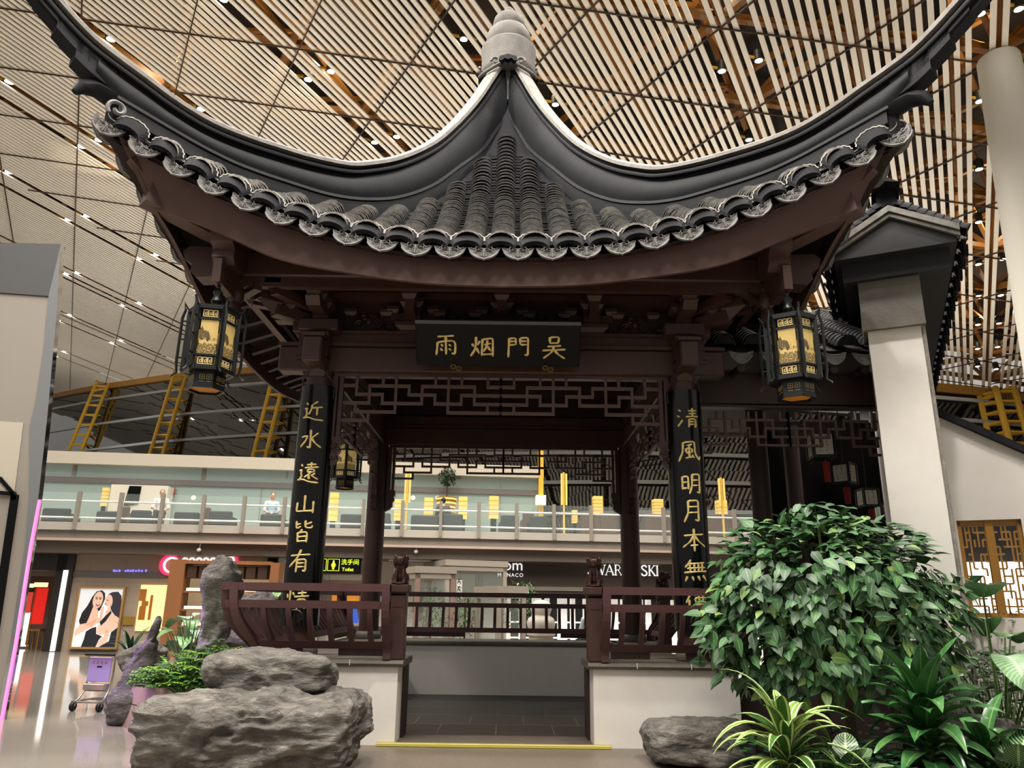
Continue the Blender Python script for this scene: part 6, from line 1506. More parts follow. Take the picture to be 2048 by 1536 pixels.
def rock(name, c, size, seed, label, m=None, pw=3.2, rough=.13, lean=(0, 0), shape=None, nu=72, nv=48):
    """block with softened edges broken up by layered ridged noise; c = centre of its foot"""
    c = Vector(c); mb = MB(); rows = []; off = Vector((seed * 7.3, seed * 3.1, seed * 1.7))
    for i in range(nv + 1):
        th = PI * i / nv; row = []
        for j in range(nu):
            a = 2 * PI * j / nu; d = Vector((math.sin(th) * math.cos(a), math.sin(th) * math.sin(a), -math.cos(th)))
            k = (abs(d.x) ** pw + abs(d.y) ** pw + abs(d.z) ** pw) ** (-1 / pw); q = d * k
            P = Vector((q.x * size[0], q.y * size[1], q.z * size[2])) * .5
            S = Vector((P.x * 1.0, P.y * 1.0, P.z * 1.9)) + off
            big = noise.fractal(S * .9, 1.0, 2.1, 3); rid = 0; amp = 1; fr = 1.9
            for o_ in range(4): rid += (1 - abs(noise.noise(S * fr + Vector((o_ * 5.1, 0, 0)))) * 2) * amp; amp *= .5; fr *= 2.1
            h = big * .9 + (rid - .9) * .75 + abs(noise.noise(S * 6.0 + Vector((0, 0, S.x)))) * -.22
            P = P + d * (h * rough * (size[0] * size[1] * size[2]) ** (1 / 3))
            hz = (P.z / size[2] + .5)
            if shape: sx = shape(hz); P.x *= sx; P.y *= sx
            P.x += lean[0] * hz; P.y += lean[1] * hz
            row.append(c + P + Vector((0, 0, size[2] / 2)))
        rows.append(row)
    mb.grid(rows, closed=True)
    for k, p in enumerate(mb.v):
        if p.z < c.z: p.z = c.z
    return tag(mb.build(name, m or M_ROCK, None, 65), label, 'rock')
rock('garden_rock', (-2.26, -1.75, 0.0), (1.98, 1.25, .68), 3, 'broad low grey rock in front of the bench wall, carrying another rock', pw=6.5, rough=.095, shape=lambda h: .95 + .07 * min(1, h * 1.6), nu=190, nv=120)
rock('garden_rock', (-2.28, -1.35, .655), (1.25, .74, .37), 8, 'flat layered grey rock lying on top of the broad low rock', pw=4.4, rough=.095, nu=170, nv=90)
rock('garden_rock', (2.10, -1.2, 0.0), (1.08, .75, .42), 5, 'low grey rock by the bench wall beside the striped leaf plant', pw=4.4, rough=.085, nu=150, nv=90)
q = at(425, 1300, 1.1); rock('garden_rock', (q.x, 1.1, .0), (.58, .55, 2.1), 12, 'tall upright pitted rock behind the railing of the couplet column', M_ROCK, 2.6, .16, (.02, 0), lambda h: 1.15 - .55 * h + .25 * math.sin(h * 9), nu=70, nv=90)
q = at(262, 1438, 1.2); rock('garden_rock', (q.x - .17, 1.25, 0), (.46, .45, 1.30), 17, 'leaning pointed rock beside the luggage trolley', M_ROCKD, 2.4, .15, (.34, 0), lambda h: 1.15 - .75 * h, nu=60, nv=70)
q = at_z(243, 1447, 0); rock('garden_rock', (q.x + .02, q.y - .05, 0), (.40, .36, .42), 21, 'small dark rock at the foot of the planter corner', M_ROCKD, 2.5, .15)
q = at(300, 1330, 2.4); rock('garden_rock', (q.x - .1, 2.4, .45), (.6, .5, .45), 23, 'pale rough rock lying behind the leaning pointed rock', M_ROCK, 2.6, .16)
q = at(520, 1200, 2.2); rock('garden_rock', (q.x - .1, 2.3, .8), (.9, .6, .85), 29, 'pale rock half hidden behind the timber railing near the tall upright rock', M_ROCK, 2.6, .16)

# ------------------------------------------------------------------ planter with tile facing
pa = at_z(226, 1446, 0); pb = at_z(400, 1600, 0); pc = Vector((-3.0, 3.0, 0)); hP = at(282, 1352, pa.y + .4).z
hP = .50
PLT = thing('planter', (pa.x + 1.2, pa.y + .3, 0), 'low planter faced with pinkish grey tiles behind the stacked rocks', 'planter')
mb = MB(); A_ = Vector((pa.x, pa.y, 0)); B_ = Vector((-2.86, -1.2, 0)); C_ = Vector((-2.95, .5, 0)); D_ = Vector((-2.95, 3.2, 0)); E_ = Vector((pa.x + .5, 3.4, 0))
base = [A_, B_, C_, D_, E_]; topi = [p + Vector((.16 if k in (0, 4) else .06, .1 if k in (1,) else .05, hP)) for k, p in enumerate(base)]
n_ = 5; mb.add(base + topi, [tuple(range(n_))[::-1], tuple(range(n_, 2 * n_))] + [(i, (i + 1) % n_, (i + 1) % n_ + n_, i + n_) for i in range(n_)])
mb.build('tiled_body', mat('pinkish_grey_stone_tile', '#8d7670', .4, n=(3, '#7d6862', .3)), PLT)
mb = MB(); mb.add([p + Vector((0, 0, .003)) for p in topi] + [p * .86 + (A_ + C_ + D_) / 3 * .14 + Vector((0, 0, .004)) for p in topi], [(i, (i + 1) % n_, (i + 1) % n_ + n_, i + n_) for i in range(n_)]); mb.build('beige_rim', mat('beige_stone_rim', '#b3a596', .5), PLT)
mb = MB(); mb.add([p * .86 + (A_ + C_ + D_) / 3 * .14 + Vector((0, 0, .006)) for p in topi], [tuple(range(n_))]); mb.build('soil', M_SOIL, PLT)
mb = MB(); u = topi[0] - A_; e = (B_ - A_)
mb.bar(A_ + u * .52 - Vector((.004, .004, 0)), B_ + u * .52 - Vector((.004, .004, 0)), .01, .008)
for t in (.3, .6): mb.bar(A_ + e * t, A_ + e * t + u, .01, .008)
mb.build('tile_joint', M_WOODD, PLT)

# ------------------------------------------------------------------ plants
def plant(name, loc, label, cat='plant', g=None): return thing(name, loc, label, cat, g)
ML_BUSH = [leaf_mat('bush_leaf_dark', '#1f3d22', '#2f5430', ('mid', '#6f8f5a', .5)), leaf_mat('bush_leaf_mid', '#2d5230', '#45703e', ('mid', '#7f9f62', .5)), leaf_mat('bush_leaf_pale', '#587a40', '#7c964e', ('mid', '#a5b878', .5))]
# rounded leafy bush by the railing at the right
bc = at(1665, 1230, -1.75); rnd = random.Random(11)
P_ = plant('leafy_bush', (bc.x, bc.y, 0), 'large bushy plant with drooping oval green leaves covering the railing end', 'bush')
mb = MB(); RX, RY, RZ_ = 1.30, .85, 1.06
tw = MB()
for i in range(3300):
    d = rnd_dir(rnd); rr = rnd.uniform(.55, 1.0) ** .5
    if d.z < -.75: continue
    w_ = 1 + .10 * noise.noise(d * 2.2 + Vector((3, 1, 2))) * 2
    p = Vector((bc.x + d.x * RX * rr * w_, bc.y + d.y * RY * rr * w_, bc.z + d.z * RZ_ * rr * w_ * (1.0 if d.z > 0 else .92)))
    if p.x < 1.6 or p.z < .42: continue
    out = Vector((d.x, d.y * 1.0, 0)); out = (out * (.9 if d.z > .55 else .45) + Vector((rnd.uniform(-.6, .6), rnd.uniform(-.4, .4), rnd.uniform(-.1, .3) if d.z > .55 else rnd.uniform(-1.0, .1)))).normalized()
    l = rnd.uniform(.11, .20); k = rnd.random(); front = d.y < .1 and d.z > -.3
    leaf(mb, p, out, d + Vector((rnd.uniform(-.25, .25), -.35, .35)), l, l * rnd.uniform(.52, .68), rnd.uniform(.2, .9), .10, 'ovate', 5, 0 if k < .42 else (1 if k < .9 else 2))
    if i % 40 == 0: tw.tube([(bc.x, bc.y, max(.5, bc.z - .9)), (bc.x + d.x * RX * .5, bc.y + d.y * RY * .5, bc.z + d.z * .3 - .1), p], [.014, .009, .004], 4, 1 if 0 else 0)
for (ex, ez) in ((1895, 1160), (1905, 1190), (1880, 1230), (1860, 1190), (1500, 1075), (1600, 1005), (1620, 1010), (1475, 1165), (1910, 1215)):   # single sprays at the outline
    e_ = at(ex, ez, -1.9); s_ = Vector((bc.x + (e_.x - bc.x) * .6, bc.y, bc.z + (e_.z - bc.z) * .75)); tw.tube([s_, (s_ + e_) / 2 + Vector((0, 0, .04)), e_], [.008, .006, .003], 4)
    for j in range(7):
        p = s_.lerp(e_, .3 + j * .11); leaf(mb, p, Vector((rnd.uniform(-.6, .6), rnd.uniform(-.8, 0), -.5)), (0, -.5, 1), rnd.uniform(.1, .16), rnd.uniform(.06, .09), .8, .1, 'ovate', 5, rnd.choice((0, 1, 1)))
mb.build('foliage', ML_BUSH, P_, 80); tw.build('twigs', M_STEM, P_)
for (px, py) in ((1655, 1440), (1705, 1440)):
    q = at(px, py, -1.8); mb = MB(); mb.tube([(q.x, -1.8, 0), (q.x - .07, -1.85, bc.z - .2)], [.05, .042], 8); mb.build('stem', M_BARK, P_, 40)

def rosette(name, c, n, l0, w0, shape, mats, label, droop=(.6, 1.6), elev=(.2, 1.3), seed=1, fold=.2, nl=9, stemh=.0, wav=0, stalk=None, cat='plant', az=None):
    rnd = random.Random(seed); r = plant(name, c, label, cat); mb = MB(); st = MB(); c = Vector(c)
    for i in range(n):
        a = (i * 2.399 + rnd.uniform(-.3, .3)) if az is None else rnd.uniform(*az); e = elev[0] + (elev[1] - elev[0]) * ((i + .5) / n) ** .8 + rnd.uniform(-.1, .1); d = Vector((math.cos(a) * math.cos(e), math.sin(a) * math.cos(e), math.sin(e)))
        l = l0 * rnd.uniform(.75, 1.1); b = c + Vector((0, 0, stemh * (.35 + .65 * i / n))) + Vector((math.cos(a), math.sin(a), 0)) * .02; k = rnd.randrange(len(mats))
        if stalk:
            sl_ = l * rnd.uniform(*stalk); tip = b + d * sl_; st.tube([b, (b + tip) / 2 + Vector((0, 0, .06 * sl_)), tip], [.014, .011, .008], 5); d2 = (Vector((math.cos(a), math.sin(a), rnd.uniform(-.25, .45)))).normalized(); leaf(mb, tip, d2, (0, 0, 1), l, w0 * rnd.uniform(.8, 1.15), rnd.uniform(*droop), fold, shape, nl, k, wav)
        else: leaf(mb, b, d, (0, 0, 1), l, w0 * rnd.uniform(.8, 1.1), rnd.uniform(*droop), fold, shape, nl, k, wav)
    mb.build('foliage', mats, r, 80)
    if stemh: st.tube([c, c + Vector((0, 0, stemh))], [.035, .028], 8)
    if st.v: st.build('stem', M_STEM, r, 50)
    return r
ML_DRA = [leaf_mat('striped_blade', '#2f5a24', '#47752c', ('edge', '#d7dfa0', .85)), leaf_mat('striped_blade_pale', '#547d2e', '#7d9f3c', ('edge+mid', '#e2e6ae', .8))]
q = at(1575, 1500, -3.0); rosette('striped_dracaena', (q.x, -3.0, .0), 52, .70, .115, 'lance', ML_DRA, 'green and cream striped plant with long arching blades in front of the low rock', (1.2, 2.6), (.0, 1.25), 4, .25, 10, q.z + .10)
ML_BRD = [leaf_mat('glossy_blade', '#234827', '#376535', ('mid', '#648f52', .6), .25), leaf_mat('glossy_blade_mid', '#2f5a33', '#4c7a40', ('mid', '#7aa05e', .6), .25)]
q = at(1850, 1430, -3.0); rosette('broadleaf_plant', (q.x, -3.0, .0), 50, .60, .18, 'lance', ML_BRD, 'dark glossy broad leaved plant in front of the white wall end', (.9, 2.1), (-.1, 1.25), 6, .3, 9, q.z + .12, .05)
q = at(1960, 1430, -2.9); rosette('broadleaf_plant', (q.x, -2.9, .0), 22, .5, .16, 'lance', ML_BRD, 'low glossy broad leaved plant at the right edge below the paddle leaves', (.6, 1.5), (-.1, 1.2), 16, .3, 8, q.z * .7, .04)
ML_PAD = [leaf_mat('paddle_leaf', '#5f8a5c', '#7ea379', ('mid+side', '#b9cfae', .55), .35, 95), leaf_mat('paddle_leaf_deep', '#3c6a3c', '#55834c', ('mid+side', '#8fb082', .5), .35, 95)]
q = at(2010, 1420, -1.5); rosette('paddle_leaf_plant', (q.x - .05, -1.5, .0), 16, .58, .36, 'paddle', ML_PAD, 'tall plant with huge pale paddle leaves at the right edge of the garden', (.5, 1.6), (.85, 1.45), 9, .25, 9, .35, 0, (1.0, 2.3))
ML_CAL = [leaf_mat('zebra_striped_leaf', '#23482a', '#33603a', ('side+mid', '#b8cc9a', .8), .3, 70)]
for (px, py, Y, n, l, sd, lb) in ((1690, 1500, -3.1, 12, .34, 3, 'zebra striped round leaf plant low beside the striped dracaena'), (1640, 1520, -2.9, 9, .30, 13, 'zebra striped leaf plant tucked behind the arching striped blades'), (2030, 1480, -3.2, 10, .34, 23, 'zebra striped round leaf plant at the lower right corner')):
    q = at(px, py, Y); rosette('calathea', (q.x, Y, .0), n, l, .24, 'paddle', ML_CAL, lb, (.5, 1.2), (.2, 1.2), sd, .12, 8, max(.05, q.z - .1), 0)
ML_GC = [leaf_mat('small_round_leaf', '#2c5a34', '#417746', None, .4), leaf_mat('small_round_leaf_dark', '#1d3d24', '#2c5230', None, .4)]
def groundcover(name, x0, x1, y0, y1, h, n, mats, label, seed, sz=(.05, .09), shape='round'):
    rnd = random.Random(seed); r = plant(name, ((x0 + x1) / 2, (y0 + y1) / 2, h[0]), label); mb = MB(); st = MB()
    for i in range(n):
        p = Vector((rnd.uniform(x0, x1), rnd.uniform(y0, y1), h[0] + (h[1] - h[0]) * rnd.random() ** .6)); a = rnd.uniform(0, 2 * PI); l = rnd.uniform(*sz)
        leaf(mb, p, (math.cos(a), math.sin(a), rnd.uniform(-.2, .5)), (0, 0, 1), l, l * (.95 if shape == 'round' else .45), .4, .1, shape, 5, rnd.randrange(len(mats)))
        if i % 16 == 0: st.tube([(p.x, p.y, h[0]), p], .004, 4)
    mb.build('foliage', mats, r, 80); st.build('stems', M_STEM, r)['kind'] = 'stuff'
groundcover('ground_ivy', 2.35, 4.6, -3.4, -1.1, (.0, .40), 1200, ML_GC, 'low small leaved ground cover between the bush stakes and the broadleaf plant', 31)
groundcover('fine_leaved_shrub', 4.75, 6.4, -1.2, .3, (.0, 1.1), 2200, ML_GC, 'fine leaved green shrub growing in front of the white garden wall', 37, (.08, .13), 'ovate')
groundcover('fine_leaved_shrub', 6.4, 8.6, 1.6, 2.6, (.0, 1.55), 1100, ML_GC, 'dark fine leaved shrub below the golden lattice window', 41, (.10, .16), 'ovate')
# soil bed, boundary stone
mb = MB(); rows = []
for i in range(13):
    x = 2.3 + i * .38; rows.append([Vector((x, y, .02 + .12 * noise.noise(Vector((x, y, 0))) + .06)) for y in [-3.6 + j * .3 for j in range(13)]])
mb.grid(rows, flip=True); tag(mb.build('soil_bed', M_SOIL), 'dark soil bed under the plants right of the pavilion', 'soil')
q = at(1950, 1430, -1.9); rock('garden_rock', (q.x, -1.7, .0), (1.1, .6, q.z * .95), 33, 'pinkish grey rock behind the glossy broad leaved plant', M_ROCK, 2.8, .14)

# planter plants on the left
ML_PH = [leaf_mat('cut_leaf', '#2f5a2c', '#4a7c3a', ('mid', '#86ad62', .5), .35), leaf_mat('cut_leaf_bright', '#5b8a28', '#7aa634', ('mid', '#a9cf60', .5), .35)]
def cutleaf(name, c, n, spread, h, label, seed, mats=ML_PH):
    rnd = random.Random(seed); r = plant(name, c, label); mb = MB(); st = MB(); c = Vector(c)
    for i in range(n):
        a = rnd.uniform(0, 2 * PI); rr = spread * math.sqrt(rnd.random()); t = c + Vector((math.cos(a) * rr, math.sin(a) * rr * .7, h * rnd.uniform(.35, 1.0) * (1.1 - .55 * rr / spread)))
        st.tube([c + (t - c) * .1, (c + t) / 2 + Vector((0, 0, .04)), t], .006, 4); d = Vector((math.cos(a) + rnd.uniform(-.5, .5), math.sin(a) - .4, rnd.uniform(-.1, .3))).normalized(); k = rnd.randrange(len(mats)); L_ = rnd.uniform(.15, .23); s = d.cross(Vector((0, 0, 1))).normalized()
        leaf(mb, t, d, (0, 0, 1), L_, .05, .5, .1, 'lance', 4, k)
        for j in range(4):
            for sg in (-1, 1): leaf(mb, t + d * L_ * (.08 + j * .2), d * .5 + s * sg, (0, 0, 1), L_ * (.55 - .07 * j), .032, .5, .1, 'lance', 3, k)
    mb.build('foliage', mats, r, 80); st.build('stems', M_STEM, r)['kind'] = 'stuff'
zt = hP
for (px, py, Y, n, sp, h, lb, sd) in ((370, 1330, -.1, 46, .42, .42, 'bushy plant with deeply cut leaves at the planter corner'), (430, 1290, .3, 46, .42, .55, 'bushy cut leaf plant in the planter against the bench wall'), (330, 1345, .5, 26, .32, .34, 'small cut leaf plant spilling over the planter rim'), (400, 1262, .9, 20, .3, .5, 'bright yellow green cut leaf plant in the middle of the planter')) and [(375, 1335, -.3, 130, .50, .46, 'bushy plant with deeply cut leaves at the planter corner', 1), (430, 1305, .0, 120, .46, .62, 'bushy cut leaf plant in the planter against the bench wall', 2), (345, 1345, .4, 70, .38, .38, 'small cut leaf plant spilling over the planter rim', 3)]:
    q = at(px, py, Y); cutleaf('cut_leaf_plant', (q.x, Y, zt - .02), n, sp, h, lb, sd)
q = at(400, 1270, .8); cutleaf('cut_leaf_plant', (q.x, .8, zt), 26, .3, .52, 'bright yellow green cut leaf plant in the middle of the planter', 7, [ML_PH[1]])
q = at(372, 1290, 1.9); rosette('elephant_ear_plant', (q.x, 1.9, zt), 12, .42, .30, 'ovate', [leaf_mat('big_leaf', '#3d7035', '#5d9247', ('mid+side', '#86ad6d', .4), .3, 40), leaf_mat('big_leaf_pale', '#8fae94', '#a9c2a8', ('mid', '#c5d6c0', .6), .3)], 'tall plant with big heart shaped leaves in front of the wooden shelf unit', (.8, 1.8), (.7, 1.45), 12, .12, 8, .5, 0, (.7, 1.15))
q = at(262, 1290, 2.6); rosette('strap_leaf_plant', (q.x, 2.6, .55), 26, .5, .06, 'lance', [leaf_mat('narrow_dark_leaf', '#1f3b22', '#2f5530', None, .35)], 'dark narrow leaved plant in front of the poster', (.6, 1.6), (0, 1.3), 15, .2, 7, .25)
q = at(375, 1290, 1.5); rosette('strap_leaf_plant', (q.x, 1.55, zt), 40, .85, .035, 'strap', [leaf_mat('grey_green_strap', '#54704f', '#6f8a66', None, .4)], 'clump of narrow grey green blades below the big heart shaped leaves', (.2, .8), (.9, 1.5), 18, .2, 8)
q = at(520, 1160, 2.0); rosette('paddle_leaf_plant', (q.x, 2.6, 1.2), 7, .5, .16, 'paddle', [leaf_mat('bright_paddle', '#4e8a2e', '#6fae3c', ('mid', '#a8cf6a', .5), .3)], 'plant with long bright green leaves rising behind the timber railing', (.3, .8), (.1, .7), 20, .15, 8, .3)
# greenery around the kiosks and the stone gourd
for (px, py, off, n, lb, sd) in ((862, 1225, -2.6, 420, 'leafy green shrub inside the pinkish wood glass kiosk', 51), (1045, 1215, -2.4, 420, 'leafy green shrub between the low kiosk and the stone gourd', 52), (930, 1225, -1.4, 300, 'feathery green shrub inside the tallest glass kiosk', 53)):
    q = on_plane(px, py, BN, BD + off); rnd = random.Random(sd); r = plant('kiosk_shrub', (q.x, q.y, 0), lb); mb = MB(); st = MB(); st.tube([(q.x, q.y, 0), (q.x, q.y, q.z + .2)], .03, 6)
    for i in range(n): d = rnd_dir(rnd) * (rnd.random() ** .4); p = q + Vector((d.x * .62, d.y * .5, d.z * .75)); leaf(mb, p, (d.x + rnd.uniform(-.3, .3), d.y, rnd.uniform(-.4, .3)), (0, 0, 1), rnd.uniform(.10, .18), .05, .5, .1, 'lance', 4, rnd.randrange(2))
    mb.build('foliage', [leaf_mat('kiosk_leaf', '#3f6b3a', '#6f9550', None, .4), ML_GC[0]], r, 80); st.build('stem', M_BARK, r)
# round tree in a striped pot on the upper gallery
px, off = 892, 2.9; x, z = bp(px, 1028, off); TR = thing('potted_tree', BM @ Vector((x, off, zt2)), 'small round crowned tree in a yellow striped pot on the upper gallery', 'potted tree'); zc = bp(px, 953, off)[1]; z1 = bp(px, 995, off)[1]
mb = MB(BM); mb.lathe([(.16, zt2), (.2, zt2 + .1), (.3, z + .05), (.36, z1), (.32, z1), (.30, z1 - .05)], (x, off, 0), 20); mb.build('pot', mat('ochre_pot', '#a8791f', .5), TR, 40)
mb = MB(BM)
for k in range(4): zz_ = z + (z1 - z) * (k + .5) / 4; rr = .30 + .06 * (k + .5) / 4; mb.lathe([(rr + .012, zz_ - .03), (rr + .02, zz_), (rr + .012, zz_ + .03)], (x, off, 0), 20, caps=False)
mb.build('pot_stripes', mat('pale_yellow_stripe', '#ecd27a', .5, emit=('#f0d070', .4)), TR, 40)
mb = MB(BM); mb.tube([(x, off, z1 - .05), (x + .02, off, zc)], .03, 6); mb.build('trunk', M_BARK, TR)
mb = MB(BM); rnd = random.Random(5)
for i in range(420): d = rnd_dir(rnd) * (rnd.random() ** .33); leaf(mb, (x + d.x * .33, off + d.y * .33, zc + d.z * .34), rnd_dir(rnd), (0, 0, 1), .12, .055, .5, .1, 'ovate', 4, 0)
mb.build('crown', leaf_mat('dark_tree_leaf', '#18301b', '#28492a', None, .4), TR, 80)

# ------------------------------------------------------------------ luggage trolleys
M_PUR = mat('lilac_advert_panel', '#a58fd6', .45, emit=('#a58fd6', .12)); M_TY = mat('black_rubber', '#17161a', .6)  # advert panel is no lamp; a faint glow is put into its colour
def trolley(loc, yaw, label, s=.76):
    r = thing('luggage_trolley', loc, label, 'trolley', None); R = Matrix.Translation(Vector(loc)) @ Matrix.Rotation(yaw, 4, 'Z') @ Matrix.Scale(s, 4)
    mb = MB(R)
    for sx in (-1, 1):
        mb.tube([(sx * .27, -.40, .16), (sx * .26, -.30, .20), (sx * .25, -.18, .34), (sx * .25, -.12, .6), (sx * .27, -.16, .93), (sx * .28, -.24, 1.0)], .018, 8)
        mb.tube([(sx * .27, -.40, .16), (sx * .26, .1, .17), (sx * .14, .52, .17)], .018, 8)
    mb.tube([(-.14, .52, .17), (.14, .52, .17)], .018, 8); mb.tube([(-.27, -.40, .16), (.27, -.40, .16)], .018, 8); mb.tube([(-.25, -.14, .45), (.25, -.14, .45)], .012, 6); mb.tube([(-.25, -.18, .34), (.25, -.18, .34)], .012, 6)
    for k in range(5): x = -.18 + k * .09; mb.tube([(x, -.3, .19), (x * .7, .5, .17)], .008, 5)
    mb.build('frame', M_CHROME, r, 50)
    mb = MB(R); mb.tube([(-.30, -.24, 1.0), (.30, -.24, 1.0)], .026, 10); mb.build('handle', M_TY, r, 50)
    mb = MB(R); mb.box(-.235, .235, -.20, -.17, .50, .95, bev=.01); p = mb.build('advert_panel', M_PUR, r)
    mb = MB(R)
    for k in range(4): x = -.13 + k * .085; mb.box(x - .03, x + .03, -.203, -.2, .855, .862); mb.box(x - .004, x + .004, -.203, -.2, .83, .89); mb.box(x - .026, x + .026, -.203, -.2, .832, .838); mb.box(x - .026, x - .02, -.203, -.2, .835, .86)
    mb.build('red_characters', mat('red_print', '#b8382e', .5), p)
    mb = MB(R); mb.box(-.05, .05, -.203, -.2, .76, .79); mb.build('dark_print', M_INK, p)
    mb = MB(R); mb.box(-.22, .22, -.30, -.12, .36, .47, bev=.01); mb.build('basket', mat('chrome_wire_basket', '#c9c4c0', .3, metal=.8), r)
    for (x, y) in ((-.27, -.42), (.27, -.42), (-.15, .5), (.15, .5)):
        mb = MB(R @ Matrix.Translation((x, y, .085)) @ Matrix.Rotation(PI / 2, 4, 'Y')); mb.lathe([(.03, -.03), (.075, -.032), (.085, -.02), (.085, .02), (.075, .032), (.03, .03)], n=18); w_ = mb.build('wheel', M_TY, r, 40)
        mb = MB(R @ Matrix.Translation((x, y, .085))); mb.box(-.04, .04, -.02, .02, .0, .1) ; mb.build('caster_fork', M_CHROME, r)
q = at_z(182, 1424, 0); trolley((q.x - .06, q.y + .35, 0), -.12, 'luggage trolley with lilac panel standing nearest on the polished floor')
trolley((q.x + .28, q.y + 1.35, 0), -.05, 'luggage trolley behind the nearer one, only its handle bar showing', .84)

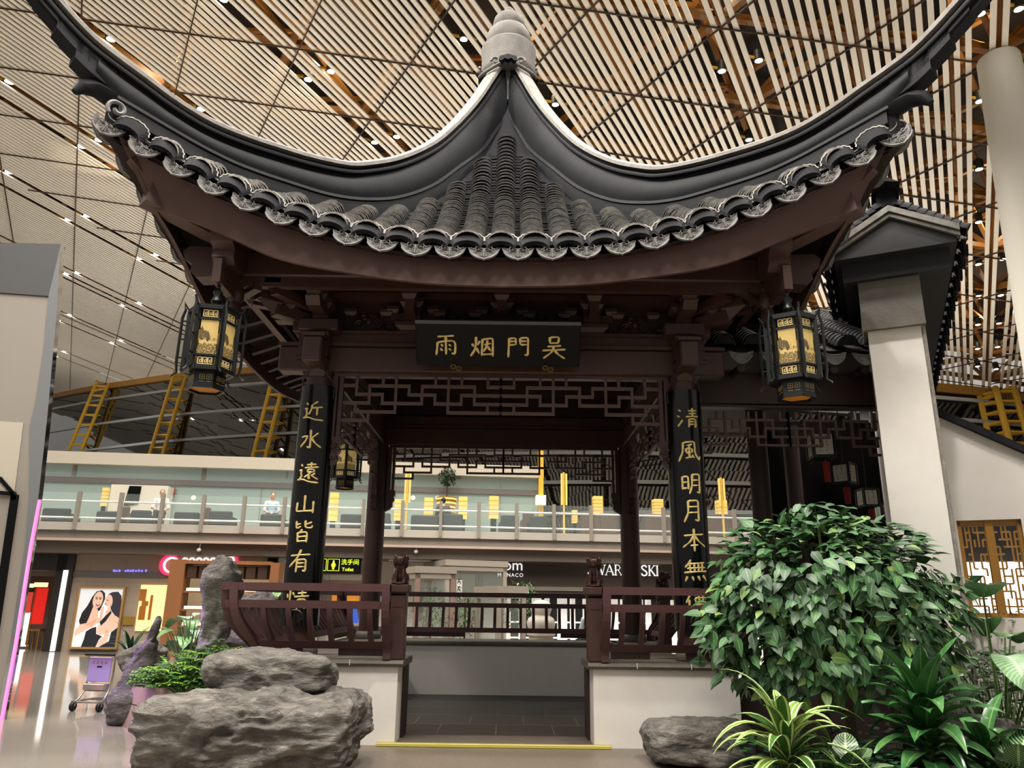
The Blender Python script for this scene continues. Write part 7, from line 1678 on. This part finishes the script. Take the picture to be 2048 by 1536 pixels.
# ------------------------------------------------------------------ visitor seated beyond the rear railing, guests in the lounge
M_SKIN = mat('skin', '#c99a7d', .5); M_HAIR = mat('black_hair', '#17120f', .5)
def person(loc, yaw, label, shirt, trousers='#2c2e36', s=1.0):
    loc = Vector(loc); r = thing('person', loc, label, 'person'); R = Matrix.Translation(loc) @ Matrix.Rotation(yaw, 4, 'Z') @ Matrix.Scale(s, 4)
    def body_skin(J, E, vox=.013):
        mb = MB()
        for a, b in E:
            (pa_, ra), (pb_, rb) = J[a], J[b]; pa_, pb_ = Vector(pa_), Vector(pb_); n = max(2, int((pb_ - pa_).length / .02))
            for i in range(n + 1): t = i / n; mb.sphere(pa_.lerp(pb_, t), ra + (rb - ra) * t, 10, 6)
        return mb
    J = {'pel': ((0, 0, .50), .135), 'wai': ((0, .01, .66), .125), 'che': ((0, .0, .84), .14), 'neck': ((0, -.01, 1.0), .055), 'hb': ((0, -.03, 1.08), .06)}
    for sg, n in ((-1, 'l'), (1, 'r')):
        J['sh' + n] = ((sg * .17, 0, .92), .062); J['el' + n] = ((sg * .23, -.06, .67), .046); J['wr' + n] = ((sg * .13, -.26, .58), .030); J['hi' + n] = ((sg * .09, -.02, .50), .10); J['kn' + n] = ((sg * .12, -.42, .50), .062); J['an' + n] = ((sg * .12, -.42, .08), .042); J['to' + n] = ((sg * .13, -.56, .04), .035)
    E = [('pel', 'wai'), ('wai', 'che'), ('che', 'neck'), ('neck', 'hb')]
    for n in 'lr': E += [('che', 'sh' + n), ('sh' + n, 'el' + n), ('el' + n, 'wr' + n), ('pel', 'hi' + n), ('hi' + n, 'kn' + n), ('kn' + n, 'an' + n), ('an' + n, 'to' + n)]
    mb = body_skin(J, E); H = Vector((0, -.035, 1.16))
    mb.sphere(H, (.076, .092, .108), 16, 12); mb.sphere(H + Vector((0, -.02, -.06)), (.06, .07, .06), 12, 8); mb.sphere(H + Vector((0, -.098, -.012)), (.013, .02, .022), 8, 6); mb.sphere(H + Vector((0, -.085, -.055)), (.026, .012, .012), 8, 6)
    for sg in (-1, 1):
        mb.sphere(H + Vector((sg * .077, .0, -.01)), (.012, .02, .03), 8, 6); w_ = Vector(J['wrl' if sg < 0 else 'wrr'][0]); mb.sphere(w_ + Vector((0, -.04, -.005)), (.036, .045, .018), 10, 6)
        for f_ in range(4): fx = (f_ - 1.5) * .018; 
        for f_ in range(4):
            fx = (f_ - 1.5) * .018; Lf = (.05, .06, .057, .045)[f_]; a = w_ + Vector((fx, -.075, -.003)); b = a + Vector((0, -Lf * .55, -.01)); c_ = b + Vector((0, -Lf * .45, -.028))
            for p0, p1 in ((a, b), (b, c_)):
                for i in range(5): mb.sphere(p0.lerp(p1, i / 4), .0085, 6, 4)
        a = w_ + Vector((-sg * .034, -.03, 0)); b = a + Vector((-sg * .02, -.035, -.012))
        for i in range(5): mb.sphere(a.lerp(b, i / 4), .0095, 6, 4)
    q_ = remesh(mb, .008, 1); q2 = MB(R); q2.add(q_.v, q_.f); q2.build('body', M_SKIN, r, 80)
    mb = body_skin({k: (p, ra + .014) for k, (p, ra) in J.items()}, [('pel', 'wai'), ('wai', 'che'), ('che', 'shl'), ('che', 'shr'), ('shl', 'ell'), ('shr', 'elr')]); q_ = remesh(mb, .012, 2); q2 = MB(R); q2.add(q_.v, q_.f); q2.build('shirt', mat('cloth_' + shirt.strip('#'), shirt, .8), r, 80)
    mb = body_skin({k: (p, ra + .013) for k, (p, ra) in J.items()}, [('pel', 'hil'), ('pel', 'hir'), ('hil', 'knl'), ('hir', 'knr'), ('knl', 'anl'), ('knr', 'anr')]); q_ = remesh(mb, .014, 2); q2 = MB(R); q2.add(q_.v, q_.f); q2.build('trousers', mat('cloth_' + trousers.strip('#'), trousers, .8), r, 80)
    mb = MB(R); mb.sphere(H + Vector((0, .018, .022)), (.082, .088, .098), 14, 10); mb.sphere(H + Vector((0, .04, -.03)), (.07, .06, .07), 12, 8); mb.build('hair', M_HAIR, r, 80)
    mb = MB(R)
    for sg in (-1, 1): mb.sphere(H + Vector((sg * .03, -.086, .012)), (.012, .008, .007), 8, 6)
    mb.build('eyes', mat('dark_eye', '#1b1411', .3), r, 80)
    for sg in (-1, 1):
        mb = MB(R); mb.sphere((sg * .125, -.49, .035), (.05, .12, .038), 10, 6); mb.build('shoe', M_TY, r, 60)
    return r
def stool(loc, label, h=.45):
    loc = Vector(loc); r = thing('seat_block', loc, label, 'seat'); mb = MB(Matrix.Translation(loc)); mb.box(-.25, .25, -.12, .34, h - .08, h - .02 - .055, bev=.02); mb.build('seat', M_SOFB, r)
    for x in (-.2, .2):
        for y in (-.08, .3): mb = MB(Matrix.Translation(loc)); mb.box(x - .02, x + .02, y - .02, y + .02, 0, h - .08); mb.build('leg', M_BLACKM, r)
q = at(1179, 1240, 8.0); person((q.x + .02, 8.0, q.z - 1.0), PI + .3, 'person in a pale blue white shirt seated beyond the rear railing by the lion post', '#d3dbe6') if 0 else None
q = at(1180, 1240, 8.2); hgt = q.z - .92; person((q.x + .03, 8.2, hgt), PI + .25, 'person in a pale blue shirt seated with back turned beyond the rear railing', '#d3dbe6'); mb = MB(); mb.box(q.x - .6, q.x + .7, 7.9, 8.6, 0, hgt + .36); tag(mb.build('stone_bench', M_STONE), 'pale stone bench beyond the rear railing carrying the seated person', 'bench')
for (px, py, sh, lb) in ((309, 1014, '#d9d4cc', 'person in a white top seated among the sofas near the striped booth'), (536, 1026, '#a9c4d6', 'person in a pale blue top seated on the upper gallery left of the couplet board'), (886, 1020, '#2f2a2c', 'person in dark clothes seated on the upper gallery below the potted tree')):
    x, z = bp(px, 1040, 1.35); P3 = BM @ Vector((x, 1.75, zt2 - .0)); person(P3, .4 if px != 886 else PI, lb, sh)
